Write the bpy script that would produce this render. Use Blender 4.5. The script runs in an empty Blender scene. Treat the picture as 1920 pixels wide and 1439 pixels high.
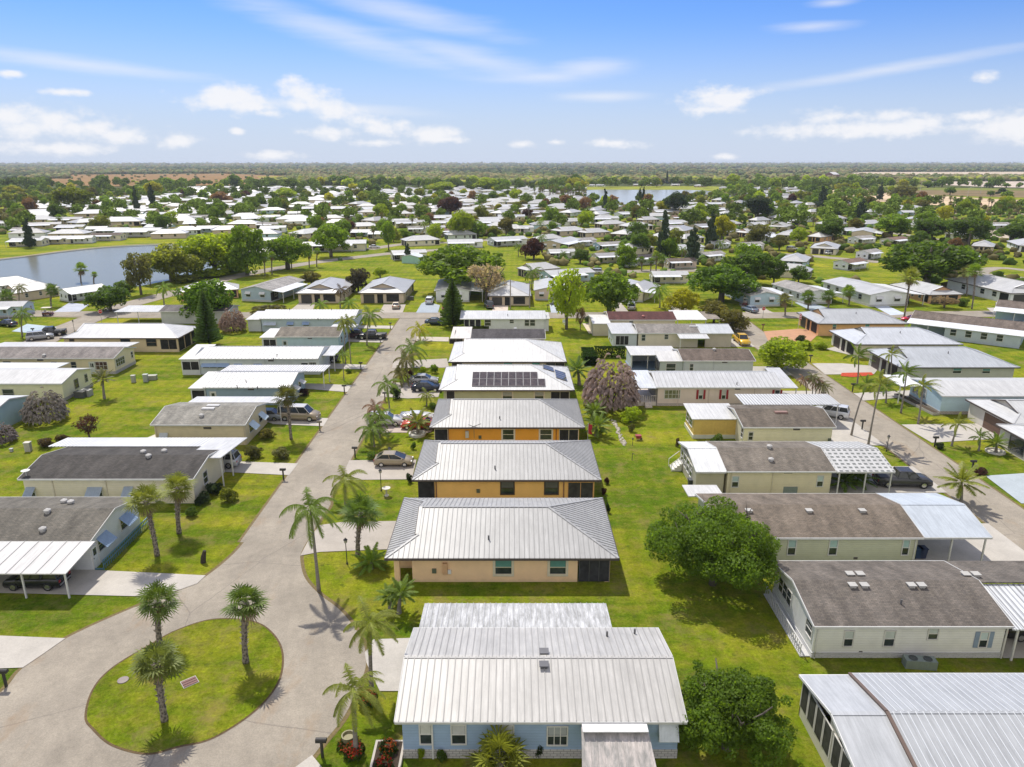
import bpy, math, random
import numpy as np
from mathutils import Vector, Matrix
R = math.radians
random.seed(7)
scn = bpy.context.scene
COL = scn.collection
# ------------------------------------------------------------------ camera, sky, sun, exposure
F_PX, PITCH, CAM_H = 1350.0, R(17.1), 34.0            # focal length in photo pixels (1920 wide)
cam_d = bpy.data.cameras.new('camera'); cam = bpy.data.objects.new('camera', cam_d); COL.objects.link(cam)
cam.location = (0, 0, CAM_H); cam.rotation_euler = (R(90) - PITCH, 0, 0)
cam_d.sensor_width = 36; cam_d.lens = 36 * F_PX / 1920
cam_d.clip_start = 0.5; cam_d.clip_end = 40000
scn.camera = cam
SUN_DIR = Vector((-0.25, 0.50, 0.86)).normalized()     # towards the sun: far side, a little left
sun_d = bpy.data.lights.new('sun', 'SUN'); sun_d.energy = 2.9; sun_d.angle = R(0.55); sun_d.color = (1.0, 0.94, 0.84)
sun = bpy.data.objects.new('sun', sun_d); COL.objects.link(sun)
sun.rotation_euler = SUN_DIR.to_track_quat('Z', 'Y').to_euler()
scn.view_settings.view_transform = 'Standard'; scn.view_settings.look = 'None'
scn.view_settings.exposure = 0.72; scn.view_settings.gamma = 1
scn.cycles.max_bounces = 6; scn.cycles.diffuse_bounces = 3; scn.cycles.glossy_bounces = 2
scn.cycles.transparent_max_bounces = 8; scn.cycles.volume_bounces = 0
scn.cycles.use_denoising = True

def ray(px, py):
    u = (px - 960) / F_PX; v = (py - 719.5) / F_PX
    return u, math.cos(PITCH) - v * math.sin(PITCH), -(math.sin(PITCH) + v * math.cos(PITCH))
def G(px, py, z=0.0):
    """point at height z seen at this photo pixel"""
    a, b, c = ray(px, py); t = (z - CAM_H) / c
    return a * t, b * t
def onY(px, py, Y):
    a, b, c = ray(px, py); t = Y / b
    return a * t, CAM_H + c * t
def onX(px, py, X):
    a, b, c = ray(px, py); t = X / a
    return b * t, CAM_H + c * t
def proj(x, y, z):
    w = y * math.cos(PITCH) - (z - CAM_H) * math.sin(PITCH)
    h = y * math.sin(PITCH) + (z - CAM_H) * math.cos(PITCH)
    return 960 + F_PX * x / w, 719.5 - F_PX * h / w

# ---- node helpers
class NT:
    def __init__(s, tree): s.t = tree; s.n = tree.nodes; s.l = tree.links
    def new(s, typ, **kw):
        nd = s.n.new(typ)
        for k, v in kw.items():
            if k == 'ins':
                for i, val in v.items():
                    if hasattr(val, 'is_linked') or isinstance(val, bpy.types.NodeSocket): s.l.new(val, nd.inputs[i])
                    else: nd.inputs[i].default_value = val
            else: setattr(nd, k, v)
        return nd
    def math(s, op, a, b=0.0, c=None, clamp=False):
        nd = s.n.new('ShaderNodeMath'); nd.operation = op; nd.use_clamp = clamp
        for i, v in enumerate((a, b) if c is None else (a, b, c)):
            if isinstance(v, bpy.types.NodeSocket): s.l.new(v, nd.inputs[i])
            else: nd.inputs[i].default_value = v
        return nd.outputs[0]
    def mix(s, f, a, b, mode='MIX'):
        nd = s.n.new('ShaderNodeMix'); nd.data_type = 'RGBA'; nd.blend_type = mode
        for i, v in ((0, f), (6, a), (7, b)):
            if isinstance(v, bpy.types.NodeSocket): s.l.new(v, nd.inputs[i])
            else: nd.inputs[i].default_value = v if (i == 0 or len(v) == 4) else (*v, 1)
        return nd.outputs[2]
    def noise(s, vec, scale, detail=3, rough=.55, out=0):
        nd = s.n.new('ShaderNodeTexNoise'); nd.inputs['Scale'].default_value = scale
        nd.inputs['Detail'].default_value = detail; nd.inputs['Roughness'].default_value = rough
        if vec is not None: s.l.new(vec, nd.inputs['Vector'])
        return nd.outputs[out]
    def ramp(s, fac, stops, smooth=False):
        nd = s.n.new('ShaderNodeValToRGB'); cr = nd.color_ramp
        if smooth: cr.interpolation = 'EASE'
        while len(cr.elements) < len(stops): cr.elements.new(.5)
        for e, (p, c) in zip(cr.elements, stops):
            e.position = p; e.color = c if len(c) == 4 else (*c, 1)
        s.l.new(fac, nd.inputs[0]); return nd.outputs[0]
    def map(s, vec, loc=(0, 0, 0), rot=(0, 0, 0), scale=(1, 1, 1), typ='POINT'):
        nd = s.n.new('ShaderNodeMapping'); nd.vector_type = typ
        nd.inputs['Location'].default_value = loc; nd.inputs['Rotation'].default_value = rot; nd.inputs['Scale'].default_value = scale
        s.l.new(vec, nd.inputs['Vector']); return nd.outputs[0]

world = bpy.data.worlds.new('World'); scn.world = world; world.use_nodes = True
W = NT(world.node_tree); W.n.clear()
sky = W.new('ShaderNodeTexSky'); sky.sky_type = 'NISHITA'; sky.sun_disc = False
sky.sun_elevation = math.asin(SUN_DIR.z); sky.sun_rotation = math.atan2(SUN_DIR.x, SUN_DIR.y)
sky.air_density = 1.0; sky.dust_density = 0.6; sky.ozone_density = 2.5; sky.altitude = 30
tc = W.new('ShaderNodeTexCoord'); sp = W.new('ShaderNodeSeparateXYZ'); W.l.new(tc.outputs['Generated'], sp.inputs[0])
az = W.math('ARCTAN2', sp.outputs[0], sp.outputs[1]); el = W.math('ARCSINE', sp.outputs[2])
cb = W.new('ShaderNodeCombineXYZ'); W.l.new(az, cb.inputs[0]); W.l.new(el, cb.inputs[1]); ae = cb.outputs[0]
def cloud_field(lst):
    prev = None
    for (cx, cy, rx, ry, ang) in lst:
        a, b, c = ray(cx, cy); A = math.atan2(a, b); E = math.atan2(c, math.hypot(a, b))
        m = W.map(ae, (A, E, 0), (0, 0, R(ang)), (rx / F_PX, ry / F_PX, 1), 'TEXTURE')
        ln = W.new('ShaderNodeVectorMath', operation='LENGTH'); W.l.new(m, ln.inputs[0])
        prev = ln.outputs['Value'] if prev is None else W.math('SMOOTH_MIN', prev, ln.outputs['Value'], .25)
    return prev
CUM = [(425,182,72,24,0),(400,192,60,16,0),(465,200,60,18,0),(505,212,45,8,0),(575,182,40,26,-8),(560,200,30,16,0),(620,208,75,26,-12),(700,230,80,18,-10),
       (615,248,52,13,0),(800,252,65,15,0),(835,262,50,7,0),(705,268,40,7,0),(20,218,45,22,0),(105,222,55,20,0),(40,245,85,17,0),(150,240,60,18,0),
       (245,256,58,15,0),(335,266,42,13,0),(90,278,95,11,0),(500,292,45,9,0),(22,138,18,6,0),(138,173,32,6,0),(445,247,13,6,0),
       (1345,186,66,22,0),(1395,178,38,12,8),(1340,207,55,10,0),(1555,220,70,14,0),(1660,220,48,13,0),(1740,228,55,14,0),(1825,217,50,10,0),
       (1650,242,190,16,0),(1900,238,60,24,0),(1844,147,20,9,0),(975,271,34,8,0),(1042,267,22,6,0),(1150,269,58,9,0),(1355,294,28,6,0)]
fld = cloud_field(CUM)
n1 = W.noise(W.map(ae, scale=(1, 1.5, 1)), 30, 7, .62); n2 = W.noise(W.map(ae, scale=(1, 2.2, 1)), 9, 4, .6)
dens = W.math('SUBTRACT', 1.22, fld)
dens = W.math('ADD', dens, W.math('MULTIPLY', W.math('SUBTRACT', n1, .5), 3.0))
dens = W.math('ADD', dens, W.math('MULTIPLY', W.math('SUBTRACT', n2, .52), 2.2))
cum = W.new('ShaderNodeMapRange', interpolation_type='SMOOTHSTEP'); W.l.new(dens, cum.inputs[0])
for i, v in ((1, 0.0), (2, 1.25), (3, 0), (4, .9)): cum.inputs[i].default_value = v
CIR = [(640,62,330,34,-14),(880,108,240,30,-12),(150,120,260,17,-4),(1100,130,110,22,4),(1130,182,120,14,0),(760,25,260,30,-10),
       (1650,133,290,13,7),(1020,145,160,16,0),(1560,5,50,10,0),(600,200,260,14,-3),(1520,50,90,12,0)]
cf = cloud_field(CIR)
cn = W.noise(W.map(ae, rot=(0, 0, R(10)), scale=(3, 26, 1)), 2.2, 6, .62)
cirm = W.new('ShaderNodeMapRange', interpolation_type='SMOOTHSTEP')
W.l.new(W.math('ADD', W.math('SUBTRACT', 1.0, cf), W.math('MULTIPLY', W.math('SUBTRACT', cn, .5), .9)), cirm.inputs[0])
for i, v in ((1, 0.0), (2, 1.1), (3, 0), (4, .5)): cirm.inputs[i].default_value = v
hz = W.new('ShaderNodeMapRange', interpolation_type='SMOOTHSTEP'); W.l.new(el, hz.inputs[0])
for i, v in ((1, 0.0), (2, .19), (3, .88), (4, 0.05)): hz.inputs[i].default_value = v
sat = W.new('ShaderNodeHueSaturation'); W.l.new(sky.outputs[0], sat.inputs['Color']); sat.inputs['Saturation'].default_value = 1.15; sat.inputs['Value'].default_value = 1.0
tint = W.mix(1.0, sat.outputs[0], (0.40, 0.60, 0.98, 1), 'MULTIPLY')
base = W.mix(hz.outputs[0], tint, (4.5, 5.0, 6.1, 1))
CLOUD_COL = (6.5, 6.5, 6.7, 1)
sk = W.mix(cirm.outputs[0], base, CLOUD_COL)
sk = W.mix(cum.outputs[0], sk, CLOUD_COL)
top_fill = W.new('ShaderNodeMapRange', interpolation_type='SMOOTHSTEP'); W.l.new(el, top_fill.inputs[0])      # pale fill light added to the unseen sky above the frame
for i, v in ((1, .24), (2, .62), (3, 0), (4, .42)): top_fill.inputs[i].default_value = v
sk = W.mix(W.math('MULTIPLY', top_fill.outputs[0], W.math('ADD', W.math('MULTIPLY', n2, .6), .65), clamp=True), sk, (6.0, 5.7, 5.3, 1))
rear_fill = W.new('ShaderNodeMapRange', interpolation_type='SMOOTHSTEP'); W.l.new(sp.outputs[1], rear_fill.inputs[0])      # white glow added behind the camera, unseen, to brighten walls facing it
for i, v in ((1, -.05), (2, -.6), (3, 0), (4, .72)): rear_fill.inputs[i].default_value = v
sk = W.mix(rear_fill.outputs[0], sk, (8.6, 8.2, 7.8, 1))
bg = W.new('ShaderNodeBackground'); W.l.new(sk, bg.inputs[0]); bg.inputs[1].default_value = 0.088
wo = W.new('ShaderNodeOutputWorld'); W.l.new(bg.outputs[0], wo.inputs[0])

# ------------------------------------------------------------------ materials (base colour = the object's own colour times wear)
def mat(name, build, rough=.8, metallic=0, spec=.5):
    m = bpy.data.materials.new(name); m.use_nodes = True; T = NT(m.node_tree)
    b = T.n['Principled BSDF']; b.inputs['Roughness'].default_value = rough; b.inputs['Metallic'].default_value = metallic
    b.inputs['Specular IOR Level'].default_value = spec
    T.oc = T.new('ShaderNodeObjectInfo').outputs['Color']
    T.tc = T.new('ShaderNodeTexCoord'); T.o = T.tc.outputs['Object']
    T.g = T.new('ShaderNodeNewGeometry').outputs['Position']; T.b = b
    c = build(T)
    if c is not None: T.l.new(c, b.inputs['Base Color'])
    return m
def bump(T, h, dist, strength=.6):
    bn = T.new('ShaderNodeBump'); bn.inputs['Distance'].default_value = dist; bn.inputs['Strength'].default_value = strength
    T.l.new(h, bn.inputs['Height']); T.l.new(bn.outputs[0], T.b.inputs['Normal'])
def vary(T, col, fac, lo, hi):
    v = T.new('ShaderNodeMapRange'); T.l.new(fac, v.inputs[0]); v.inputs[1].default_value = .3; v.inputs[2].default_value = .7
    v.inputs[3].default_value = lo; v.inputs[4].default_value = hi
    c = T.new('ShaderNodeCombineColor'); [T.l.new(v.outputs[0], c.inputs[i]) for i in range(3)]
    return T.mix(1.0, col, c.outputs[0], 'MULTIPLY')
def _plain(T): return vary(T, T.oc, T.noise(T.o, 3, 4), .9, 1.06)
def _metal(T):
    c = vary(T, T.oc, T.noise(T.map(T.o, scale=(5, .35, .35)), 1.3, 5, .65), .80, 1.08)
    c = vary(T, c, T.noise(T.map(T.o, scale=(1, .5, 1)), .8, 6, .7), .86, 1.06); return vary(T, c, T.noise(T.o, .25, 3), .92, 1.05)
def stripes(T, axis, per, w):
    s = T.new('ShaderNodeSeparateXYZ'); T.l.new(T.o, s.inputs[0])
    f = T.math('FRACT', T.math('DIVIDE', T.math('ADD', s.outputs[axis], 500.0), per))
    return T.math('LESS_THAN', f, w)
def _metalrib(T):
    st = stripes(T, 0, .46, .12)
    c = T.mix(T.math('MULTIPLY', st, .22), _metal(T), (.25, .27, .3)); bump(T, st, .03, .5); return c
def _panrib(T):
    st = stripes(T, 0, .40, .30)
    c = T.mix(T.math('MULTIPLY', st, .7), _metal(T), (.12, .12, .12)); bump(T, st, .04, .7); return c
def _skyroof(T):
    s = T.new('ShaderNodeSeparateXYZ'); T.l.new(T.o, s.inputs[0])
    fx = T.math('FRACT', T.math('DIVIDE', T.math('ADD', s.outputs[0], 500.0), .62)); fy = T.math('FRACT', T.math('DIVIDE', T.math('ADD', s.outputs[1], 500.0), .62))
    hole = T.math('MULTIPLY', T.math('GREATER_THAN', fx, .42), T.math('GREATER_THAN', fy, .5)); return T.mix(T.math('MULTIPLY', hole, .85), _metal(T), (.10, .11, .10))
def _dirtymetal(T):
    c = _metal(T); n = T.noise(T.map(T.o, scale=(1.6, .30, 1)), 1.8, 6, .75)
    f = T.new('ShaderNodeMapRange'); T.l.new(n, f.inputs[0]); f.inputs[1].default_value = .38; f.inputs[2].default_value = .60; f.inputs[4].default_value = .85
    return T.mix(f.outputs[0], c, (.22, .22, .21))
def _shingle(T):
    br = T.new('ShaderNodeTexBrick'); T.l.new(T.map(T.o, scale=(1, 1, 1)), br.inputs['Vector'])
    br.inputs['Scale'].default_value = 1; br.inputs['Brick Width'].default_value = .33; br.inputs['Row Height'].default_value = .14
    br.inputs['Mortar Size'].default_value = .012; br.inputs['Color1'].default_value = (.8, .8, .8, 1); br.inputs['Color2'].default_value = (1.15, 1.12, 1.08, 1)
    br.inputs['Mortar'].default_value = (.6, .6, .6, 1)
    c = T.mix(1.0, T.oc, br.outputs[0], 'MULTIPLY')
    c = vary(T, c, T.noise(T.map(T.o, scale=(1, .35, 1)), .9, 5, .65), .62, 1.28)
    c = vary(T, c, T.noise(T.o, 14, 2), .85, 1.15); bump(T, br.outputs[0], .02, .5); return c
def _siding(T):
    s = T.new('ShaderNodeSeparateXYZ'); T.l.new(T.o, s.inputs[0])
    f = T.math('FRACT', T.math('DIVIDE', s.outputs[2], .2)); bump(T, f, .03, .8)
    c = vary(T, T.oc, T.noise(T.o, 1.2, 4), .93, 1.04)
    return T.mix(T.math('MULTIPLY', T.math('LESS_THAN', f, .1), .22), c, (.1, .1, .1))
def _stucco(T):
    bump(T, T.noise(T.o, 30, 3), .02, .5)
    c = vary(T, T.oc, T.noise(T.o, .8, 5), .93, 1.05)
    s = T.new('ShaderNodeSeparateXYZ'); T.l.new(T.o, s.inputs[0])
    f = T.new('ShaderNodeMapRange'); T.l.new(T.math('ADD', s.outputs[2], T.math('MULTIPLY', T.noise(T.o, 2, 3), .5)), f.inputs[0])
    f.inputs[1].default_value = .25; f.inputs[2].default_value = .6; f.inputs[3].default_value = .25; f.inputs[4].default_value = 0
    return T.mix(f.outputs[0], c, (.25, .2, .14))
def _block(T):
    br = T.new('ShaderNodeTexBrick'); T.l.new(T.map(T.o, rot=(R(90), 0, 0)), br.inputs['Vector'])
    br.inputs['Scale'].default_value = 1; br.inputs['Brick Width'].default_value = .4; br.inputs['Row Height'].default_value = .17; br.inputs['Mortar Size'].default_value = .02
    br.inputs['Color1'].default_value = (.85, .85, .85, 1); br.inputs['Color2'].default_value = (1, 1, 1, 1); br.inputs['Mortar'].default_value = (.45, .45, .45, 1)
    return T.mix(1.0, T.oc, br.outputs[0], 'MULTIPLY')
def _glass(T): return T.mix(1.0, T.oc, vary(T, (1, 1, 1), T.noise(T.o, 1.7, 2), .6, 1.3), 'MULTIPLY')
def _concrete(T):
    c = vary(T, T.oc, T.noise(T.g, .5, 6, .6), .86, 1.06); c = vary(T, c, T.noise(T.g, 8, 3), .94, 1.05)
    bump(T, T.noise(T.g, 18, 3), .01, .4); return c
def _asphalt(T):
    c = vary(T, T.oc, T.noise(T.g, .16, 7, .68), .76, 1.16); c = vary(T, c, T.noise(T.g, 9, 4, .7), .82, 1.16)
    n = T.noise(T.map(T.g, scale=(1, .18, 1)), .9, 4)                      # tyre-worn streaks along the street
    c = vary(T, c, n, .93, 1.05)
    c = vary(T, c, T.noise(T.g, 1.3, 6, .7), .88, 1.10)
    cr = T.new('ShaderNodeTexVoronoi', feature='DISTANCE_TO_EDGE'); T.l.new(T.mix(.25, T.g, T.noise(T.g, .6, 4, .6, 1)), cr.inputs['Vector']); cr.inputs['Scale'].default_value = .09
    thin = T.math('LESS_THAN', cr.outputs[0], .003); c = T.mix(T.math('MULTIPLY', thin, T.math('MULTIPLY', T.noise(T.g, .2, 2), .7)), c, (.12, .10, .09))
    rust = T.new('ShaderNodeMapRange'); T.l.new(T.noise(T.map(T.g, scale=(1.2, .5, 1)), .35, 5, .65), rust.inputs[0])
    for i, v in ((1, .57), (2, .72), (3, 0), (4, .5)): rust.inputs[i].default_value = v
    c = T.mix(rust.outputs[0], c, (.27, .18, .10)); bump(T, T.noise(T.g, 30, 3), .015, .5); return c
def _lawn(T):
    a = T.noise(T.g, .05, 6, .62); b = T.noise(T.g, .45, 7, .7); c = T.noise(T.g, 5, 6, .8); d = T.noise(T.map(T.g, scale=(.22, 1, 1)), .2, 5, .65)
    col = T.ramp(a, [(.32, (.085, .165, .009)), (.5, (.190, .250, .013)), (.66, (.345, .335, .024))])
    col = T.mix(T.ramp(b, [(.42, (0, 0, 0)), (.66, (.8, .8, .8))]), col, (.355, .330, .034))
    col = T.mix(T.ramp(d, [(.46, (0, 0, 0)), (.62, (.8, .8, .8))]), col, (.080, .155, .010))
    vz = T.new('ShaderNodeTexVoronoi'); T.l.new(T.g, vz.inputs['Vector']); vz.inputs['Scale'].default_value = 1.1; wd = T.math('MULTIPLY', T.math('LESS_THAN', vz.outputs[0], .20), T.math('GREATER_THAN', T.noise(T.g, .12, 3), .52))
    col = T.mix(T.math('MULTIPLY', wd, .45), col, (.07, .10, .02))
    mw = T.new('ShaderNodeSeparateXYZ'); T.l.new(T.g, mw.inputs[0]); ms = T.math('SINE', T.math('ADD', T.math('MULTIPLY', mw.outputs[0], 3.4), T.math('MULTIPLY', T.noise(T.g, .05, 2), 9.0))); col = vary(T, col, T.math('ADD', T.math('MULTIPLY', ms, .2), .5), .94, 1.06)
    du = T.new('ShaderNodeMapRange'); T.l.new(T.noise(T.g, .9, 7, .75), du.inputs[0])
    for i, v in ((1, .48), (2, .66), (3, 0), (4, .55)): du.inputs[i].default_value = v
    col = T.mix(du.outputs[0], col, (.20, .18, .05))
    col = vary(T, col, T.noise(T.g, 1.6, 6, .75), .74, 1.22); col = vary(T, col, c, .62, 1.42); f = T.noise(T.g, 22, 3, .7); col = vary(T, col, f, .72, 1.28)
    br = T.new('ShaderNodeMapRange'); T.l.new(T.noise(T.g, .27, 8, .75), br.inputs[0])
    for i, v in ((1, .53), (2, .68), (3, 0), (4, .65)): br.inputs[i].default_value = v
    col = T.mix(br.outputs[0], col, (.30, .225, .10)); bump(T, T.math('ADD', c, f), .16, .8); return col
def _scrub(T):
    a = T.noise(T.g, .004, 5, .6); b = T.noise(T.g, .03, 5, .7)
    col = T.ramp(a, [(.3, (.036, .055, .018)), (.5, (.075, .09, .022)), (.72, (.135, .115, .045))])
    return vary(T, col, b, .5, 1.4)
def _fieldm(T): return vary(T, vary(T, T.oc, T.noise(T.map(T.g, scale=(1, 3, 1)), .012, 6, .7), .62, 1.35), T.noise(T.g, .2, 4, .7), .8, 1.2)
def _soil(T): return vary(T, T.oc, T.noise(T.g, 5, 5, .7), .6, 1.3)
def _bark(T):
    n = T.noise(T.map(T.o, scale=(1, 1, 3)), 5, 5, .7); bump(T, n, .06, .8); return vary(T, T.oc, n, .6, 1.25)
def _palmbark(T):
    w = T.new('ShaderNodeTexVoronoi'); T.l.new(T.map(T.o, scale=(5, 5, 4)), w.inputs['Vector']); w.inputs['Scale'].default_value = 1.3
    bump(T, w.outputs[0], .08, .9); return vary(T, T.oc, w.outputs[0], .45, 1.35)
def leafmat(name, noise_s, lo, hi, transl=.35):
    m = bpy.data.materials.new(name); m.use_nodes = True; T = NT(m.node_tree); T.n.clear()
    oi = T.new('ShaderNodeObjectInfo'); tc = T.new('ShaderNodeTexCoord')
    c = vary(T, oi.outputs['Color'], T.noise(tc.outputs['Object'], noise_s, 3, .6), lo, hi)
    c = vary(T, c, T.noise(tc.outputs['Object'], noise_s * 9, 2, .6), .7, 1.35)
    d = T.new('ShaderNodeBsdfPrincipled'); d.inputs['Roughness'].default_value = .55; d.inputs['Specular IOR Level'].default_value = .35; T.l.new(c, d.inputs['Base Color'])
    tr = T.new('ShaderNodeBsdfTranslucent'); T.l.new(T.mix(1.0, c, (1.25, 1.2, .55), 'MULTIPLY'), tr.inputs[0])
    mx = T.new('ShaderNodeMixShader'); mx.inputs[0].default_value = transl; T.l.new(d.outputs[0], mx.inputs[1]); T.l.new(tr.outputs[0], mx.inputs[2])
    o = T.new('ShaderNodeOutputMaterial'); T.l.new(mx.outputs[0], o.inputs[0]); return m
def _water(T):
    bump(T, T.noise(T.map(T.g, scale=(1, .6, 1)), 1.2, 5, .6), .05, .35); return T.mix(1.0, T.oc, (1, 1, 1), 'MULTIPLY')
M = dict(seam=mat('roof_seam', lambda T: T.mix(1.0, T.oc, (.66, .66, .67), 'MULTIPLY'), .5), seamlight=mat('bright_roof_seam', lambda T: T.mix(1.0, T.oc, (1.4, 1.4, 1.4), 'MULTIPLY'), .5), plain=mat('paint', _plain, .6), metal=mat('metal_roofing', _metal, .42, .0, .5), metalrib=mat('ribbed_metal_roofing', _metalrib, .42),
         pan=mat('pan_roofing', _panrib, .5), dirty=mat('weathered_metal', _dirtymetal, .55), shingle=mat('asphalt_shingle', _shingle, .92, spec=.25),
         siding=mat('lap_siding', _siding, .6), stucco=mat('stucco', _stucco, .9), block=mat('concrete_block', _block, .9),
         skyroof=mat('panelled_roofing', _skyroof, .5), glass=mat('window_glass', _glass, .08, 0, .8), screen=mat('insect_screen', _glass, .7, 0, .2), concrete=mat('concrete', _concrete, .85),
         asphalt=mat('asphalt', _asphalt, .9), lawn=mat('lawn_grass', _lawn, 1, 0, .03), scrub=mat('scrub_ground', _scrub, 1, 0, .1), field=mat('field_grass', _fieldm, 1, 0, .1),
         soil=mat('mulch', _soil, 1), bark=mat('bark', _bark, .95), palmbark=mat('palm_bark', _palmbark, .95),
         leaf=leafmat('leaves', .35, .68, 1.36, .62), frond=leafmat('fronds', 1.2, .75, 1.25, .4), needle=leafmat('needles', .8, .7, 1.2, .25),
         water=mat('lake_water', _water, .16, 0, .05), car=mat('car_paint', lambda T: T.mix(1.0, T.oc, (1, 1, 1), 'MULTIPLY'), .25, .2, .7), rubber=mat('rubber', _plain, .85), chrome=mat('chrome', _plain, .25, .9))

# ------------------------------------------------------------------ mesh helpers
class MB:
    def __init__(s): s.v = []; s.f = []; s.m = []; s.mi = 0
    def poly(s, pts):
        i = len(s.v); s.v += [tuple(p) for p in pts]; s.f.append(tuple(range(i, i + len(pts)))); s.m.append(s.mi); return s
    def hexa(s, p):   # 8 points: bottom 4 ccw, top 4 ccw
        i = len(s.v); s.v += [tuple(q) for q in p]
        for f in ((3, 2, 1, 0), (4, 5, 6, 7), (0, 1, 5, 4), (1, 2, 6, 5), (2, 3, 7, 6), (3, 0, 4, 7)):
            s.f.append(tuple(i + k for k in f)); s.m.append(s.mi)
        return s
    def box(s, x0, x1, y0, y1, z0, z1):
        return s.hexa([(x0, y0, z0), (x1, y0, z0), (x1, y1, z0), (x0, y1, z0), (x0, y0, z1), (x1, y0, z1), (x1, y1, z1), (x0, y1, z1)])
    def beam(s, p, q, w, h, up=(0, 0, 1)):
        p = Vector(p); q = Vector(q); d = (q - p).normalized(); sd = d.cross(Vector(up))
        if sd.length < 1e-4: sd = d.cross(Vector((1, 0, 0)))
        sd.normalize(); u = sd.cross(d).normalized(); sd = sd * w / 2; u = u * h
        return s.hexa([p - sd, p + sd, q + sd, q - sd, p - sd + u, p + sd + u, q + sd + u, q - sd + u])
    def tube(s, pts, rad, n=8, cap=True):
        pts = [Vector(p) for p in pts]; i0 = len(s.v); a = None
        for k, p in enumerate(pts):
            d = (pts[min(k + 1, len(pts) - 1)] - pts[max(k - 1, 0)]).normalized()
            if a is None: a = d.orthogonal().normalized()
            else:
                a = (a - d * a.dot(d)); a = a.normalized() if a.length > 1e-5 else d.orthogonal().normalized()
            b = d.cross(a); r = rad[k] if hasattr(rad, '__len__') else rad
            for j in range(n):
                t = 2 * math.pi * j / n; s.v.append(tuple(p + (a * math.cos(t) + b * math.sin(t)) * r))
        for k in range(len(pts) - 1):
            for j in range(n):
                j2 = (j + 1) % n; s.f.append((i0 + k * n + j, i0 + k * n + j2, i0 + (k + 1) * n + j2, i0 + (k + 1) * n + j)); s.m.append(s.mi)
        if cap:
            s.f.append(tuple(i0 + j for j in range(n - 1, -1, -1))); s.m.append(s.mi)
            s.f.append(tuple(i0 + (len(pts) - 1) * n + j for j in range(n))); s.m.append(s.mi)
        return s
    def lathe(s, c, prof, n=14):
        i0 = len(s.v)
        for r, z in prof:
            for j in range(n):
                t = 2 * math.pi * j / n; s.v.append((c[0] + r * math.cos(t), c[1] + r * math.sin(t), c[2] + z))
        for k in range(len(prof) - 1):
            for j in range(n):
                j2 = (j + 1) % n; s.f.append((i0 + k * n + j, i0 + k * n + j2, i0 + (k + 1) * n + j2, i0 + (k + 1) * n + j)); s.m.append(s.mi)
        s.f.append(tuple(i0 + (len(prof) - 1) * n + j for j in range(n))); s.m.append(s.mi)
        return s
    def shell(s, polys, t):
        """roof shell: top polygons, underside, and closing strips along every edge used once"""
        from collections import Counter
        key = lambda p: tuple(round(c, 3) for c in p); cnt = Counter()
        for P in polys:
            for a, b in zip(P, P[1:] + P[:1]): cnt[frozenset((key(a), key(b)))] += 1
        dn = lambda p: (p[0], p[1], p[2] - t)
        for P in polys:
            s.poly(P); s.poly([dn(p) for p in reversed(P)])
            for a, b in zip(P, P[1:] + P[:1]):
                if cnt[frozenset((key(a), key(b)))] == 1: s.poly([a, dn(a), dn(b), b][::-1])
        return s
    def ribs(s, P, spacing, h=.045, w=.05, phase=.5):
        """standing seams running down the slope of a planar polygon"""
        V = [Vector(p) for p in P]; n = (V[1] - V[0]).cross(V[2] - V[0]).normalized()
        if n.z < 0: n = -n
        e = Vector((0, 0, 1)).cross(n).normalized(); sl = n.cross(e)
        A = [(v.dot(e), v.dot(sl)) for v in V]; o = n * V[0].dot(n)
        s.mi = 1; lo = min(a for a, _ in A); hi = max(a for a, _ in A); a = lo + spacing * phase
        while a < hi:
            hits = []
            for (a1, b1), (a2, b2) in zip(A, A[1:] + A[:1]):
                if (a1 - a) * (a2 - a) < 0: hits.append(b1 + (b2 - b1) * (a - a1) / (a2 - a1))
            if len(hits) >= 2 and max(hits) - min(hits) > .25:
                p = o + e * a + sl * min(hits); q = o + e * a + sl * max(hits)
                s.beam(p - n * .01, q - n * .01, w, h + .01, n)
            a += spacing
        s.mi = 0; return s
    def obj(s, name, mt, parent=None, col=None, smooth=False):
        me = bpy.data.meshes.new(name); me.from_pydata(s.v, [], s.f)
        mts = mt if isinstance(mt, (list, tuple)) else [mt, 'seam'] if 1 in s.m else [mt]
        for q in mts: me.materials.append(M[q] if isinstance(q, str) else q)
        if len(mts) > 1: me.polygons.foreach_set('material_index', s.m)
        if smooth: me.polygons.foreach_set('use_smooth', [True] * len(me.polygons))
        me.update(); o = bpy.data.objects.new(name, me); COL.objects.link(o)
        if parent: o.parent = parent
        if col: o.color = (*col, 1)
        return o
def tag(o, label=None, cat=None, group=None, kind=None):
    if label: o['label'] = label
    if cat: o['category'] = cat
    if group: o['group'] = group
    if kind: o['kind'] = kind
    return o
def empty(name, loc, rz=0, label=None, cat=None, group=None):
    o = bpy.data.objects.new(name, None); COL.objects.link(o); o.location = loc; o.rotation_euler = (0, 0, rz); o.empty_display_size = .5
    return tag(o, label, cat, group)
def copy_tree(o, parent=None):
    c = o.copy(); COL.objects.link(c)
    if parent: c.parent = parent
    for ch in o.children: copy_tree(ch, c)
    return c
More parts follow.
